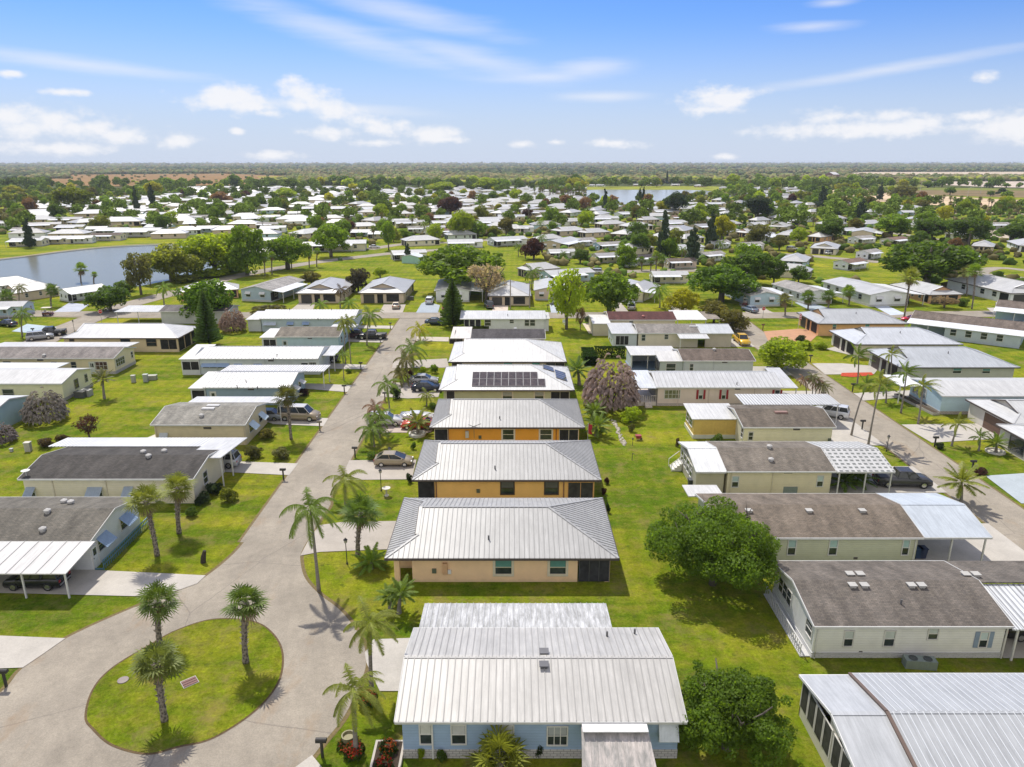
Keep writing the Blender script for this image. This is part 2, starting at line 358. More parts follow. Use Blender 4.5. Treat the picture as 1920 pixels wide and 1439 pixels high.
def npmesh(name, verts, faces4, mt, smooth=False):
    """fast mesh from numpy arrays of quads"""
    me = bpy.data.meshes.new(name); nv = len(verts); nf = len(faces4); k = faces4.shape[1]
    me.vertices.add(nv); me.vertices.foreach_set('co', verts.astype(np.float32).ravel())
    me.loops.add(nf * k); me.loops.foreach_set('vertex_index', faces4.astype(np.int32).ravel())
    me.polygons.add(nf); me.polygons.foreach_set('loop_start', np.arange(0, nf * k, k, dtype=np.int32))
    me.update(calc_edges=True)
    for q in (mt if isinstance(mt, (list, tuple)) else [mt]): me.materials.append(M[q])
    if smooth: me.polygons.foreach_set('use_smooth', np.ones(nf, dtype=bool))
    me.validate(); return me
def ground_poly(name, pts, z, mt, col, label=None, px=True, kind='structure', cat=None):
    P = [G(*p) if px else p for p in pts]
    a = sum(p[0] * q[1] - q[0] * p[1] for p, q in zip(P, P[1:] + P[:1]))
    if a < 0: P = P[::-1]
    cx = sum(p[0] for p in P) / len(P); cy = sum(p[1] for p in P) / len(P)
    mb = MB(); mb.poly([(p[0] - cx, p[1] - cy, 0) for p in P]); o = mb.obj(name, mt, None, col); o.location = (cx, cy, z)
    return tag(o, label, cat, None, kind)
def smooth_line(pts, n=6, closed=False):
    out = []; N = len(pts)
    rng = range(N) if closed else range(N - 1)
    for i in rng:
        g = (lambda k: pts[k % N]) if closed else (lambda k: pts[min(max(k, 0), N - 1)])
        p0, p1, p2, p3 = g(i - 1), g(i), g(i + 1), g(i + 2)
        for k in range(n):
            t = k / n
            out.append(tuple(.5 * ((2 * b) + (-a + c) * t + (2 * a - 5 * b + 4 * c - d) * t * t + (-a + 3 * b - 3 * c + d) * t ** 3) for a, b, c, d in zip(p0, p1, p2, p3)))
    if not closed: out.append(tuple(pts[-1]))
    return out
STREETS = []
def strip(name, pts, width, z, mt, col, label=None, kind='structure', px=True):
    P = smooth_line([G(*p) if px else p for p in pts], 8); STREETS.extend(P if name == 'street' else []); mb = MB(); L = []; Rr = []
    for k, p in enumerate(P):
        a = Vector(P[max(k - 1, 0)]); b = Vector(P[min(k + 1, len(P) - 1)]); d = (b - a).normalized(); n = Vector((-d.y, d.x)) * width / 2
        L.append((p[0] + n.x, p[1] + n.y, 0)); Rr.append((p[0] - n.x, p[1] - n.y, 0))
    for k in range(len(P) - 1): mb.poly([Rr[k], Rr[k + 1], L[k + 1], L[k]])
    o = mb.obj(name, mt, None, col); o.location.z = z; return tag(o, label, None, None, kind)
# ------------------------------------------------------------------ ground, streets, drives, water
gm = MB(); gm.poly([(-16000, -60, 0), (16000, -60, 0), (16000, 30000, 0), (-16000, 30000, 0)])
gnd = gm.obj('ground', 'scrub', None, (.06, .08, .02)); gnd.location.z = -.06; tag(gnd, 'scrubby flat land reaching to the horizon', None, None, 'structure')
gm = MB(); gm.poly([(-520, -40, 0), (560, -40, 0), (560, 640, 0), (480, 860, 0), (60, 1010, 0), (-60, 1010, 0), (-330, 800, 0), (-520, 560, 0)])
lawn = gm.obj('lawn', 'lawn'); tag(lawn, 'mown yellow-green lawn between the homes', None, None, 'structure')
ASPH = (.305, .268, .215); CONC = (.40, .36, .31)
def street(label, pts, w, px=True, z=.02):
    strip('road_edge', pts, w + .55, z - .008, 'soil', (.17, .13, .055), px=px)
    return strip('street', pts, w, z, 'asphalt', ASPH, label, px=px)
street('left residential street of pale worn asphalt', [(-22.35, 60), (-22.35, 90), (-22.35, 120), (-22.35, 150), (-22.35, 163)], 6.2, False, .020)
street('right residential street of pale worn asphalt', [(49.5, 10), (49.5, 60), (49.5, 110), (49.6, 140), (50.2, 163)], 5.7, False, .024)
street('cross street of pale asphalt behind the middle row', [(-128, 168), (-95, 165), (-60, 164.4), (0, 164.4), (60, 164.4), (110, 166), (170, 172)], 6.6, False, .028)
street('curved street beside the lake', [(186, 594), (232, 575), (285, 560), (335, 547), (440, 519), (560, 497), (650, 485), (750, 474), (840, 468)], 6.3, True, .032)
street('street running off to the lower left', [(190, 590), (150, 606), (110, 622), (60, 650), (0, 690)], 6.3, True, .036)
street('asphalt street off the left edge', [(-80, 600), (60, 590), (130, 589), (200, 590)], 6.0, True, .040)
for i, (pts, w) in enumerate([([(1085, 512), (1200, 509), (1320, 507), (1440, 505)], 6), ([(1400, 478), (1490, 478), (1560, 484), (1650, 492)], 6), ([(1830, 520), (1845, 508), (1880, 503), (1960, 512)], 4.5), ([(1825, 512), (1870, 517), (1960, 526)], 4.5),
    ([(905, 452), (960, 445), (1000, 452)], 6), ([(940, 430), (1100, 458), (1180, 470)], 6), ([(1640, 409), (1760, 406), (1800, 397), (1960, 404)], 9), ([(1540, 440), (1650, 436), (1760, 450)], 6), ([(690, 468), (760, 458), (850, 455)], 6),
    ([(280, 408), (420, 405), (600, 408), (760, 412)], 6), ([(560, 382), (700, 384), (900, 380)], 6), ([(1200, 420), (1330, 415), (1460, 420)], 6)]):
    street('distant side street between the homes', pts, w, True, .03 + .001 * i)
cds = [(616, 938), (600, 975), (578, 1012), (566, 1034), (563, 1050), (571, 1083), (597, 1113), (640, 1147), (677, 1197), (686, 1237), (680, 1270), (647, 1341), (607, 1392), (585, 1420), (540, 1475), (400, 1600), (150, 1650), (-100, 1560), (-140, 1400),
       (0, 1300), (43, 1253), (123, 1198), (250, 1140), (337, 1107), (388, 1080), (440, 1037), (477, 992), (508, 954), (519, 938)]
def grow(P, d):
    out = []; N = len(P)
    for i in range(N):
        a, b = Vector(P[i - 1]), Vector(P[(i + 1) % N]); t = (b - a).normalized(); out.append((P[i][0] + t.y * d, P[i][1] - t.x * d))
    return out
def flat(name, P, z, mt, col, label=None):
    a = sum(p[0] * q[1] - q[0] * p[1] for p, q in zip(P, P[1:] + P[:1]))
    if a < 0: P = P[::-1]
    mb = MB(); mb.poly([(p[0], p[1], 0) for p in P]); o = mb.obj(name, mt, None, col); o.location.z = z; return tag(o, label, None, None, 'structure')
Pw = smooth_line([G(*p) for p in cds], 6, True)
a_ = sum(p[0] * q[1] - q[0] * p[1] for p, q in zip(Pw, Pw[1:] + Pw[:1])); Pw = Pw if a_ > 0 else Pw[::-1]
flat('road_edge', grow(Pw, .3), .008, 'soil', (.16, .12, .05))
flat('street', Pw, .016, 'asphalt', ASPH, 'turning circle of pale asphalt at the end of the left street')
isl = [(163, 1343), (177, 1293), (213, 1253), (283, 1210), (333, 1183), (400, 1163), (473, 1167), (510, 1190), (528, 1227), (520, 1280), (477, 1333), (400, 1383), (333, 1400), (277, 1413), (213, 1397), (177, 1367)]
Pi = smooth_line([G(*p) for p in isl], 6, True)
a_ = sum(p[0] * q[1] - q[0] * p[1] for p, q in zip(Pi, Pi[1:] + Pi[:1])); Pi = Pi if a_ > 0 else Pi[::-1]
flat('island_edge', grow(Pi, .14), .036, 'soil', (.12, .08, .035)); flat('grass_island', Pi, .044, 'lawn', (1, 1, 1), 'oval grass island in the turning circle')
def drive(pts, col=CONC, label=None, px=True, z=.05, mt='concrete', name='driveway'): return ground_poly(name, pts, z, mt, col, label, px)
WC = (.45, .42, .375)
drive([(0, 1066), (180, 1070), (386, 1080), (370, 1095), (337, 1107), (290, 1118), (253, 1119), (0, 1113), (-60, 1110), (-60, 1066)], WC, 'pale concrete drive under the leftmost carport')
drive([(-40, 1190), (0, 1193), (123, 1198), (80, 1228), (43, 1253), (-40, 1256)], WC); drive([(540, 1450), (585, 1417), (612, 1450)], WC)
drive([(405, 861), (440, 866), (559, 870), (542, 892), (423, 886), (395, 884)], WC); drive([(509, 781), (616, 785), (606, 800), (513, 796), (500, 792)], WC)
drive([(560, 719), (660, 723), (651, 736), (578, 730), (556, 728)], WC); drive([(600, 681), (688, 685), (681, 693), (612, 692), (600, 700), (590, 700)], WC)
drive([(655, 611), (738, 611.5), (735, 617), (660, 616)], WC); drive([(640, 631), (723, 636), (716, 643), (640, 641)], WC)
drive([(655, 864), (781, 863), (772, 899.7), (644, 901), (648, 880)], CONC, 'concrete drive with the gold car'); drive([(563, 1043), (600, 1036), (728, 1031), (744, 978), (640, 980), (598, 986), (578, 1015)], CONC, 'concrete drive of the peach house')
drive([(700, 1200), (780, 1197), (768, 1240), (750, 1297), (712, 1297), (687, 1244), (684, 1225)], WC, 'white concrete drive of the pale blue home'); drive([(688, 803), (740, 778), (828, 776), (808, 812), (700, 812)], (.48,.40,.35))
drive([(722, 727), (740, 718), (830, 720), (822, 745), (765, 748), (712, 744)], CONC); drive([(738, 678), (838, 673), (842, 690), (735, 691)], CONC); drive([(782, 632), (842, 633), (841, 641), (780, 640)], (.48,.43,.36))
for (x0, x1, y0, y1) in ((35.2, 46.8, 43.5, 51.5), (35.8, 46.8, 56.3, 63.6), (34.2, 46.8, 70.5, 77.5), (39.8, 46.8, 84, 95), (39.2, 46.8, 100, 106.5), (40.2, 46.8, 115, 120.5), (42.2, 46.8, 134.5, 141), (20.2, 23.9, 119, 124)):
    drive([(x0, y0), (x1, y0), (x1, y1), (x0, y1)], WC, None, False)
drive([(1690, 797), (1833, 795), (1872, 818), (1860, 824), (1747, 831), (1718, 814)], WC, 'white double drive by the leaning palms'); drive([(1600, 738), (1720, 732), (1703, 745), (1619, 752)], WC)
drive([(1522, 682), (1578, 682), (1650, 688), (1639, 702), (1547, 703)], WC); drive([(1578, 700), (1634, 699), (1638, 704), (1600, 708), (1576, 706)], (.45, .06, .02), 'strip of red mulch', z=.06, mt='soil', name='mulch_bed')
drive([(1847, 893), (1925, 888), (1990, 930), (1990, 945), (1915, 945)], (.38, .43, .46), 'pale blue painted drive at the right edge'); drive([(1432, 622), (1500, 617), (1540, 622), (1520, 641), (1440, 640)], (.46,.25,.14), 'terracotta paved drive at the orange house')
drive([(1548, 655), (1585, 646), (1620, 662), (1600, 668)], WC)
drive([(561, 569), (591, 570), (587, 581), (546, 581)]); drive([(720, 571), (761, 571), (755, 587), (711, 587)]); drive([(798, 566), (825, 573), (821, 587), (780, 587), (790, 570)], (.33,.38,.43)); drive([(925, 572), (953, 573), (952, 587), (922, 587)], (.6, .5, .42))
drive([(1026, 540), (1041, 540), (1059, 587), (1033, 587)], (.40,.44,.49)); drive([(1150, 572), (1163, 567), (1180, 587), (1156, 587)]); drive([(1254, 574), (1270, 572), (1302, 587), (1262, 587)]); drive([(1385, 570), (1415, 570), (1452, 588), (1400, 588)])
drive([(1490, 568), (1512, 566), (1560, 580), (1530, 588)], (.36,.42,.48)); drive([(1620, 565), (1655, 570), (1700, 590), (1670, 592)], (.5, .55, .62)); drive([(1850, 578), (1960, 575), (1960, 610), (1890, 612)], WC)
drive([(22, 622), (51, 608), (107, 614), (73, 627)], (.38,.47,.52), 'light blue painted drive near the golf cart'); drive([(101, 586), (130, 568), (167, 572), (149, 585)], (.42,.45,.52)); drive([(58, 568), (27, 581), (-30, 580), (-30, 568)], (.66, .58, .5))
drive([(1092, 607), (1113, 607), (1128, 626), (1104, 626)], (.6, .52, .4), name='patio_slab'); drive([(275, 822), (292, 815), (310, 822), (290, 835)], (.62, .56, .48), name='patio_slab')
# water
lake = smooth_line([G(*p) for p in [(-80, 497), (0, 487), (60, 480), (120, 472), (200, 464), (300, 459), (370, 461), (418, 472), (432, 488), (415, 506), (369, 516), (298, 530), (253, 538), (180, 545), (60, 548), (-80, 560)]], 5, True)
flat('water', lake, .05, 'water', (.185, .19, .155), 'calm grey-green lake on the left')
strip('shore_bank', [(-80, 495), (0, 486), (60, 479), (120, 471), (200, 463), (300, 458), (400, 461)], 1.8, .075, 'soil', (.38, .30, .22), 'pale seawall along the far lake shore')
strip('shore_line', [(-80, 497.5), (0, 488.6), (60, 481.6), (120, 473.6), (200, 465.6), (300, 460.6)], 1.6, .085, 'soil', (.05, .045, .02))
lake2 = smooth_line([G(*p) for p in [(1096, 357.5), (1200, 356.6), (1300, 357), (1332, 359), (1342, 363), (1325, 368), (1280, 371), (1245, 377), (1190, 383), (1130, 383), (1098, 372)]], 5, True)
flat('water', lake2, .2, 'water', (.33, .34, .33), 'bright lake in the middle distance'); ground_poly('water', [(1352, 368), (1365, 363.5), (1392, 361), (1390, 365), (1365, 371)], .2, 'water', (.2, .2, .2))
def field(pts, col, z=.1, label=None): return ground_poly('field', pts, z, 'field', col, label)
field([(1098, 350.5), (1330, 349.5), (1370, 352), (1400, 358), (1360, 362), (1332, 357.5), (1250, 356), (1098, 356.6)], (.25, .27, .035), .14, 'sunlit grass bank beyond the bright lake')
field([(-260, 336.5), (130, 335.5), (131, 328), (420, 326), (560, 331), (560, 337), (480, 347), (230, 351), (100, 347), (-260, 350)], (.26,.155,.06), .1, 'russet open meadow on the far left')
field([(60, 372), (240, 366), (300, 366), (300, 377), (60, 376)], (.36, .36, .03), .11); field([(480, 331), (720, 329), (940, 332), (960, 338), (500, 340)], (.30, .25, .045), .12, 'yellow field strip in front of the far woods')
field([(-200, 312.5), (520, 312.5), (700, 318), (480, 324), (-200, 326)], (.085, .10, .022), .16); field([(980, 318), (1400, 316.5), (1400, 322), (980, 323)], (.16, .17, .05), .17)
field([(1320, 326), (1560, 325), (1600, 336), (1740, 340), (1740, 352), (1420, 350)], (.17, .18, .035), .12)
SAND = (.50,.41,.31)
field([(1582, 326), (1620, 323.2), (1950, 322.6), (1990, 330), (1850, 331), (1720, 331.5), (1600, 329)], SAND, .18, 'far pale sand flat on the right'); field([(1735, 341), (1960, 340.5), (1990, 354), (1850, 351), (1740, 346)], (.50,.42,.35), .16, 'pale sand flat beyond the road')
field([(1700, 354), (1960, 355), (1960, 372), (1720, 366)], (.20, .15, .075), .13); field([(1740, 352), (1960, 355), (1960, 358), (1700, 357)], (.17, .19, .04), .145)
field([(1555, 358), (1600, 352), (1720, 365), (1850, 373), (1960, 378), (1960, 392), (1830, 388), (1740, 385), (1640, 378), (1560, 366)], (.55, .42, .28), .15, 'sandy track beside the palms'); field([(1760, 386), (1960, 392), (1960, 398), (1760, 394)], (.21, .22, .04), .12)
field([(1845, 432), (1880, 430), (1900, 448), (1830, 444)], (.4, .34, .27), .12)
# ------------------------------------------------------------------ houses
WHITE = (.62, .61, .58); GALV = (.40, .40, .395); DARKTRIM = (.07, .055, .05)
class House:
    """x0..y1 is the outline of the eaves (world); he / hr the eave and ridge heights"""
    def __init__(s, name, label, cat, x0, x1, y0, y1, he, hr, group=None, oh=.4, ohx=.3, base=0.0):
        s.cx, s.cy = (x0 + x1) / 2, (y0 + y1) / 2; s.L, s.W = x1 - x0, y1 - y0; s.he, s.hr = he, hr
        s.root = empty(name, (s.cx, s.cy, 0), 0, label, cat, group)
        s.x0, s.x1, s.y0, s.y1 = -s.L / 2, s.L / 2, -s.W / 2, s.W / 2
        s.wx0, s.wx1, s.wy0, s.wy1 = s.x0 + ohx, s.x1 - ohx, s.y0 + oh, s.y1 - oh
        s.oh = oh; s.t = .12; s.k = (hr - he) / (s.W / 2)
    def lx(s, x): return x - s.cx
    def ly(s, y): return y - s.cy
    def side(s, k):
        return {'F': (Vector((s.wx0, s.wy0, 0)), Vector((1, 0, 0)), Vector((0, -1, 0))), 'B': (Vector((s.wx1, s.wy1, 0)), Vector((-1, 0, 0)), Vector((0, 1, 0))),
                'L': (Vector((s.wx0, s.wy1, 0)), Vector((0, -1, 0)), Vector((-1, 0, 0))), 'R': (Vector((s.wx1, s.wy0, 0)), Vector((0, 1, 0)), Vector((1, 0, 0)))}[k]
    def wbox(s, mb, k, u0, u1, z0, z1, n0, n1):
        o, a, n = s.side(k) if isinstance(k, str) else k; z = Vector((0, 0, 1))
        q = [o + a * u0 + n * n1, o + a * u1 + n * n1, o + a * u1 + n * n0, o + a * u0 + n * n0]
        mb.hexa([p + z * z0 for p in q] + [p + z * z1 for p in q]); return mb
    def part(s, name, mb, mt, col, parent=None, label=None):
        o = mb.obj(name, mt, parent or s.root, col)
        if label: o['label'] = label
        return o
    def gable_walls(s, mt, col, x0=None, x1=None, skirt=None, skmat='block', yr=0.0):
        x0 = s.wx0 if x0 is None else s.lx(x0); x1 = s.wx1 if x1 is None else s.lx(x1); mb = MB()
        zt = s.he + s.k * s.oh - s.t - .02; zr = s.hr - s.t - .02
        P = lambda x: [(x, s.wy0, 0), (x, s.wy1, 0), (x, s.wy1, zt), (x, 0, zr), (x, s.wy0, zt)]
        a, b = P(x0), P(x1)
        mb.poly(a[::-1]); mb.poly(b)
        for i, j in ((4, 0), (1, 2)): mb.poly([a[i], a[j], b[j], b[i]])
        s.part('wall', mb, mt, col)
        if skirt:
            sk = MB(); h = skirt[0]
            sk.box(x0 - .03, x1 + .03, s.wy0 - .03, s.wy1 + .03, 0, h); s.part('skirting', sk, skmat, skirt[1])
        return s
    def box_walls(s, mt, col, x0=None, x1=None, y0=None, y1=None):
        mb = MB(); mb.box(s.wx0 if x0 is None else s.lx(x0), s.wx1 if x1 is None else s.lx(x1), s.wy0 if y0 is None else s.ly(y0), s.wy1 if y1 is None else s.ly(y1), 0, s.he - s.t * .5)
        s.part('wall', mb, mt, col); return s
    def gable_roof(s, mt, col, x0=None, x1=None, dz=0.0, rib=0, name='roof', label=None, cap=True, trim=(0.537, 0.537, 0.523)):
        x0 = s.x0 if x0 is None else s.lx(x0); x1 = s.x1 if x1 is None else s.lx(x1); he, hr = s.he + dz, s.hr + dz
        A = [(x0, s.y0, he), (x1, s.y0, he), (x1, 0, hr), (x0, 0, hr)]; B = [(x1, s.y1, he), (x0, s.y1, he), (x0, 0, hr), (x1, 0, hr)]
        mb = MB(); mb.shell([A, B], s.t)
        if rib: mb.ribs(A, rib); mb.ribs(B, rib)
        if cap: mb.beam((x0, 0, hr - .01), (x1, 0, hr - .01),   .3, .02)
        r = s.part(name, mb, mt, col, label=label)
        if trim:
            tr = MB(); tr.box(x0 - .01, x1 + .01, s.y0 - .07, s.y0 - .002, he - .17, he - .01); tr.box(x0 - .01, x1 + .01, s.y1 + .002, s.y1 + .07, he - .17, he - .01)
            for x in (x0 - .05, x1 + .01):
                for sg in (-1, 1): tr.beam((x + .02, sg * (s.W / 2 + .0), he - .15), (x + .02, 0, hr - .15), .05, .17)
            s.part('fascia', tr, 'plain', trim)
        return r
    def hip_roof(s, mt, col, g=2.5, rib=0, dutch=True, trim=DARKTRIM, gcol=None, hip_front=False):
        """hip at +x, Dutch gable at -x (inset g)"""
        he, hr, h = s.he, s.hr, s.W / 2; A, B, C, D = (s.x0, s.y0, he), (s.x1, s.y0, he), (s.x1, s.y1, he), (s.x0, s.y1, he)
        R2 = (s.x1 - h, 0, hr)
        if dutch:
            gz = he + g * s.k; Pn = (s.x0 + g, s.y0 + g, gz); Qn = (s.x0 + g, s.y1 - g, gz); R1 = (s.x0 + g, 0, hr)
            polys = [[A, B, R2, R1, Pn], [C, D, Qn, R1, R2], [B, C, R2], [D, A, Pn, Qn]]
        else:
            R1 = (s.x0 + h, 0, hr); polys = [[A, B, R2, R1], [C, D, R1, R2], [B, C, R2], [D, A, R1]]
        mb = MB(); mb.shell(polys, s.t)
        if rib:
            for P in polys: mb.ribs(P, rib)
        for p, q in ([(B, R2), (C, R2), (R1, R2)] + ([(A, Pn), (D, Qn)] if dutch else [(A, R1), (D, R1)])):
            d = (Vector(q) - Vector(p)); mb.beam(Vector(p) + Vector((0, 0, .03)), Vector(q) + Vector((0, 0, .03)), .2, .012)
        s.part('roof', mb, mt, col)
        if dutch:
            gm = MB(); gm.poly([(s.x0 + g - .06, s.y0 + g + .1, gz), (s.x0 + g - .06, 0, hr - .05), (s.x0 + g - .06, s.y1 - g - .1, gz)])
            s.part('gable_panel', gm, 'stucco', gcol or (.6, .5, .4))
            tm = MB()
            for sg in (-1, 1): tm.beam((s.x0 + g - .13, sg * (h - g), gz + .0), (s.x0 + g - .13, 0, hr), .28, .05)
            s.part('gable_eave', tm, mt, col)
            tm = MB()
            for sg in (-1, 1): tm.beam((s.x0 + g - .3, sg * (h - g), gz - .1), (s.x0 + g - .3, 0, hr - .1), .06, .14)
            s.part('gable_trim', tm, 'plain', trim)
        tr = MB(); z0, z1 = he - .2, he - .02
        tr.box(s.x0 - .06, s.x1 + .06, s.y0 - .08, s.y0 - .002, z0, z1); tr.box(s.x0 - .06, s.x1 + .06, s.y1 + .002, s.y1 + .08, z0, z1)
        tr.box(s.x0 - .08, s.x0 - .002, s.y0, s.y1, z0, z1); tr.box(s.x1 + .002, s.x1 + .08, s.y0, s.y1, z0, z1)
        s.part('gutter', tr, 'plain', trim); return s
    def slab(s, name, x0, x1, y0, y1, z00, z01, mt, col, rib=0, t=.10, along='y', label=None, posts=(), postcol=WHITE, edge=(0.537, 0.537, 0.523), zb=None):
        """single slope roof sheet: z00 at the near / left edge, z01 at the far / right edge (world x, y)"""
        x0, x1, y0, y1 = s.lx(x0), s.lx(x1), s.ly(y0), s.ly(y1)
        z = (lambda x, y: z00 + (z01 - z00) * ((y - y0) / (y1 - y0) if along == 'y' else (x - x0) / (x1 - x0)))
        P = [(x0, y0, z(x0, y0)), (x1, y0, z(x1, y0)), (x1, y1, z(x1, y1)), (x0, y1, z(x0, y1))]
        mb = MB(); mb.shell([P], t)
        if rib:
            if along == 'y': mb.ribs(P, rib)
            else: mb.ribs(P, rib)
        r = s.part(name, mb, mt, col, label=label)
        for (px, py) in posts:
            a, b = s.lx(px), s.ly(py); pm = MB(); pm.box(a - .06, a + .06, b - .06, b + .06, 0, z(a, b) - t); s.part('post', pm, 'plain', postcol)
        return r
    def win(s, k, u0, u1, z0, z1, fc=WHITE, style='dh', gl=(.035, .045, .05), shut=None, awn=None, blind=None, fw=.08, n=0.0):
        mb = MB(); d = .06 + n
        s.wbox(mb, k, u0 - fw, u1 + fw, z0 - fw, z0, n - .02, d + .02); s.wbox(mb, k, u0 - fw, u1 + fw, z1, z1 + fw, n - .02, d)
        s.wbox(mb, k, u0 - fw, u0, z0, z1, n - .02, d); s.wbox(mb, k, u1, u1 + fw, z0, z1, n - .02, d)
        zm = (z0 + z1) / 2
        if style == 'dh': s.wbox(mb, k, u0, u1, zm - .03, zm + .03, n - .02, d - .01)
        if style in ('grid', 'triple'):
            m = 3 if style == 'grid' else 4
            for i in range(1, m): s.wbox(mb, k, u0 + (u1 - u0) * i / m - .025, u0 + (u1 - u0) * i / m + .025, z0, z1, n - .02, d - .01)
            s.wbox(mb, k, u0, u1, zm - .025, zm + .025, n - .02, d - .012)
        w = s.part('window', mb, 'plain', fc)
        g = MB(); s.wbox(g, k, u0, u1, z0, z1, n - .02, n + .02); s.part('pane', g, 'glass', gl, w)
        if blind:
            b = MB(); s.wbox(b, k, u0 + .02, u1 - .02, z0 + (z1 - z0) * blind[0], z1, n - .01, n + .03); s.part('blind', b, 'plain', blind[1], w)
        if shut:
            for a, b in ((u0 - fw - .32, u0 - fw), (u1 + fw, u1 + fw + .32)):
                q = MB(); s.wbox(q, k, a, b, z0 - .05, z1 + .05, n, n + .05); s.part('shutter', q, 'plain', shut)
        if awn:
            o, a, nn = s.side(k) if isinstance(k, str) else k; Z = Vector((0, 0, 1)); dz, out = awn[1], awn[2]
            A0 = o + a * (u0 - .15) + Z * (z1 + .15); A1 = o + a * (u1 + .15) + Z * (z1 + .15); B0 = A0 + nn * out - Z * dz; B1 = A1 + nn * out - Z * dz
            q = MB(); q.shell([[B0, B1, A1 + nn * .02, A0 + nn * .02]], .03)
            for i in range(1, 7):
                f = i / 7; q.beam(B0.lerp(B1, f), A0.lerp(A1, f), .05, .03)
            s.part('awning', q, 'plain', awn[0])
        return w
    def wpx(s, px, k='F', **kw):
        """window from its photo pixel rectangle on a front (near) wall plane"""
        Y = s.cy + s.wy0; x0, za = onY(px[0], px[3], Y); x1, zb = onY(px[2], px[1], Y)
        z1 = min(zb, s.he - .25); z0 = max(.15, za); return s.win('F', s.lx(x0) - s.wx0, s.lx(x1) - s.wx0, z0, z1, **kw)
    def panel(s, name, k, u0, u1, z0, z1, mt, col, n=.0, d=.04, frame=None, bars=0):
        mb = MB(); s.wbox(mb, k, u0, u1, z0, z1, n - .02, n + d); p = s.part(name, mb, mt, col)
        if frame:
            f = MB(); w = .07
            s.wbox(f, k, u0 - w, u1 + w, z1, z1 + w, n - .02, n + d + .03); s.wbox(f, k, u0 - w, u0, z0, z1, n - .02, n + d + .03); s.wbox(f, k, u1, u1 + w, z0, z1, n - .02, n + d + .03)
            for i in range(1, bars + 1):
                uu = u0 + (u1 - u0) * i / (bars + 1); s.wbox(f, k, uu - .03, uu + .03, z0, z1, n - .02, n + d + .02)
            s.part('frame', f, 'plain', frame, p)
        return p
    def ppx(s, name, px, mt, col, **kw):
        Y = s.cy + s.wy0; x0, za = onY(px[0], px[3], Y); x1, zb = onY(px[2], px[1], Y)
        return s.panel(name, 'F', s.lx(x0) - s.wx0, s.lx(x1) - s.wx0, max(.02, za), min(zb, s.he - .2), mt, col, **kw)
    def door(s, k, u0, u1, h=2.05, col=(.7, .68, .62), glass=True, z0=0.0):
        d = s.panel('door', k, u0, u1, z0, h, 'plain', col, frame=WHITE)
        hb = MB(); s.wbox(hb, k, u0 + .1, u0 + .16, z0 + .95, z0 + 1.05, .04, .1); s.part('handle', hb, 'chrome', (.6, .6, .6), d)
        if glass: g = MB(); s.wbox(g, k, u0 + .2, u1 - .2, z0 + 1.2, h - .2, .03, .05); s.part('pane', g, 'glass', (.04, .05, .05), d)
        return d
    def garage(s, k, u0, u1, h=2.15, col=(0.600, 0.600, 0.576)):
        d = s.panel('garage_door', k, u0, u1, 0.02, h, 'plain', col); m = MB()
        for i in range(1, 4): s.wbox(m, k, u0, u1, h * i / 4 - .012, h * i / 4 + .012, .03, .05)
        s.part('panel_line', m, 'plain', tuple(c * .55 for c in col), d); return d
    def vent(s, x, y, kind='stack', col=None):
        """roof fittings at world x, y"""
        x, y = s.lx(x), s.ly(y); z = s.hr - abs(y) * s.k; mb = MB()
        if kind == 'stack': mb.tube([(x, y, z - .1), (x, y, z + .38)], .07, 8); nm = 'vent_pipe'; c = col or (.12, .12, .12)
        elif kind == 'box':
            mb.box(x - .22, x + .22, y - .2, y + .2, z - .1, z + .16); mb.box(x - .3, x + .3, y - .28, y + .28, z + .165, z + .2); nm = 'roof_vent'; c = col or (.42, .41, .38)
        elif kind == 'dome': mb.lathe((x, y, z - .05), [(.22, 0), (.22, .2), (.32, .22), (.3, .36), (.12, .46)], 10); nm = 'roof_vent'; c = col or (.42, .41, .39)
        elif kind == 'sky':
            mb.box(x - .8, x + .8, y - .28, y + .28, z - .1, z + .14); nm = 'skylight'; c = col or (0.516, 0.516, 0.516)
        s.part(nm, mb, 'plain', c)
    def corner_posts(s): pass
    def downspout(s, k, u, col):
        mb = MB(); s.wbox(mb, k, u - .05, u + .05, 0, s.he - .15, .0, .09); s.part('downspout', mb, 'plain', col)

def prop_obj(name, mb, mt, loc, label, cat, col=None, group=None, rz=0):
    o = mb.obj(name, mt, None, col); o.location = loc; o.rotation_euler = (0, 0, rz); return tag(o, label, cat, group)

# ---------------- the mirrored row of five duplex houses in the middle
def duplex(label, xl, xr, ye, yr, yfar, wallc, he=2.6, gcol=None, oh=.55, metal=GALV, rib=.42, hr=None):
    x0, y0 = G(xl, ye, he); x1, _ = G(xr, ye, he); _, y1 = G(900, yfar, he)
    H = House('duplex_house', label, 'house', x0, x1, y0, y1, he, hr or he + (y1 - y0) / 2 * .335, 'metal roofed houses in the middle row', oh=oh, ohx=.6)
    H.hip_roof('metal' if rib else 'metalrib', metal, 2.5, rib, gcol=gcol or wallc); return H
H1 = duplex('peach house with grey ribbed metal roof, directly behind the pale blue house', 722, 1160, 1047, 950, 934, (.62, .40, .24))
b = MB(); ent = H1.lx(onY(773, 1070, H1.cy + H1.wy0)[0]); scr = H1.lx(onY(1083, 1070, H1.cy + H1.wy0)[0])
b.box(ent, scr, H1.wy0, H1.wy1, 0, 2.5); b.box(H1.wx0, ent, H1.wy0 + 2.2, H1.wy1, 0, 2.5); b.box(scr, H1.wx1, H1.wy0 + 2.6, H1.wy1, 0, 2.5)
b.box(H1.wx0, H1.wx0 + .45, H1.wy0, H1.wy0 + .45, 0, 2.5); b.box(H1.wx1 - .4, H1.wx1, H1.wy0, H1.wy0 + .4, 0, 2.5)
b.box(H1.wx0, ent, H1.wy0, H1.wy0 + .3, 2.1, 2.5)
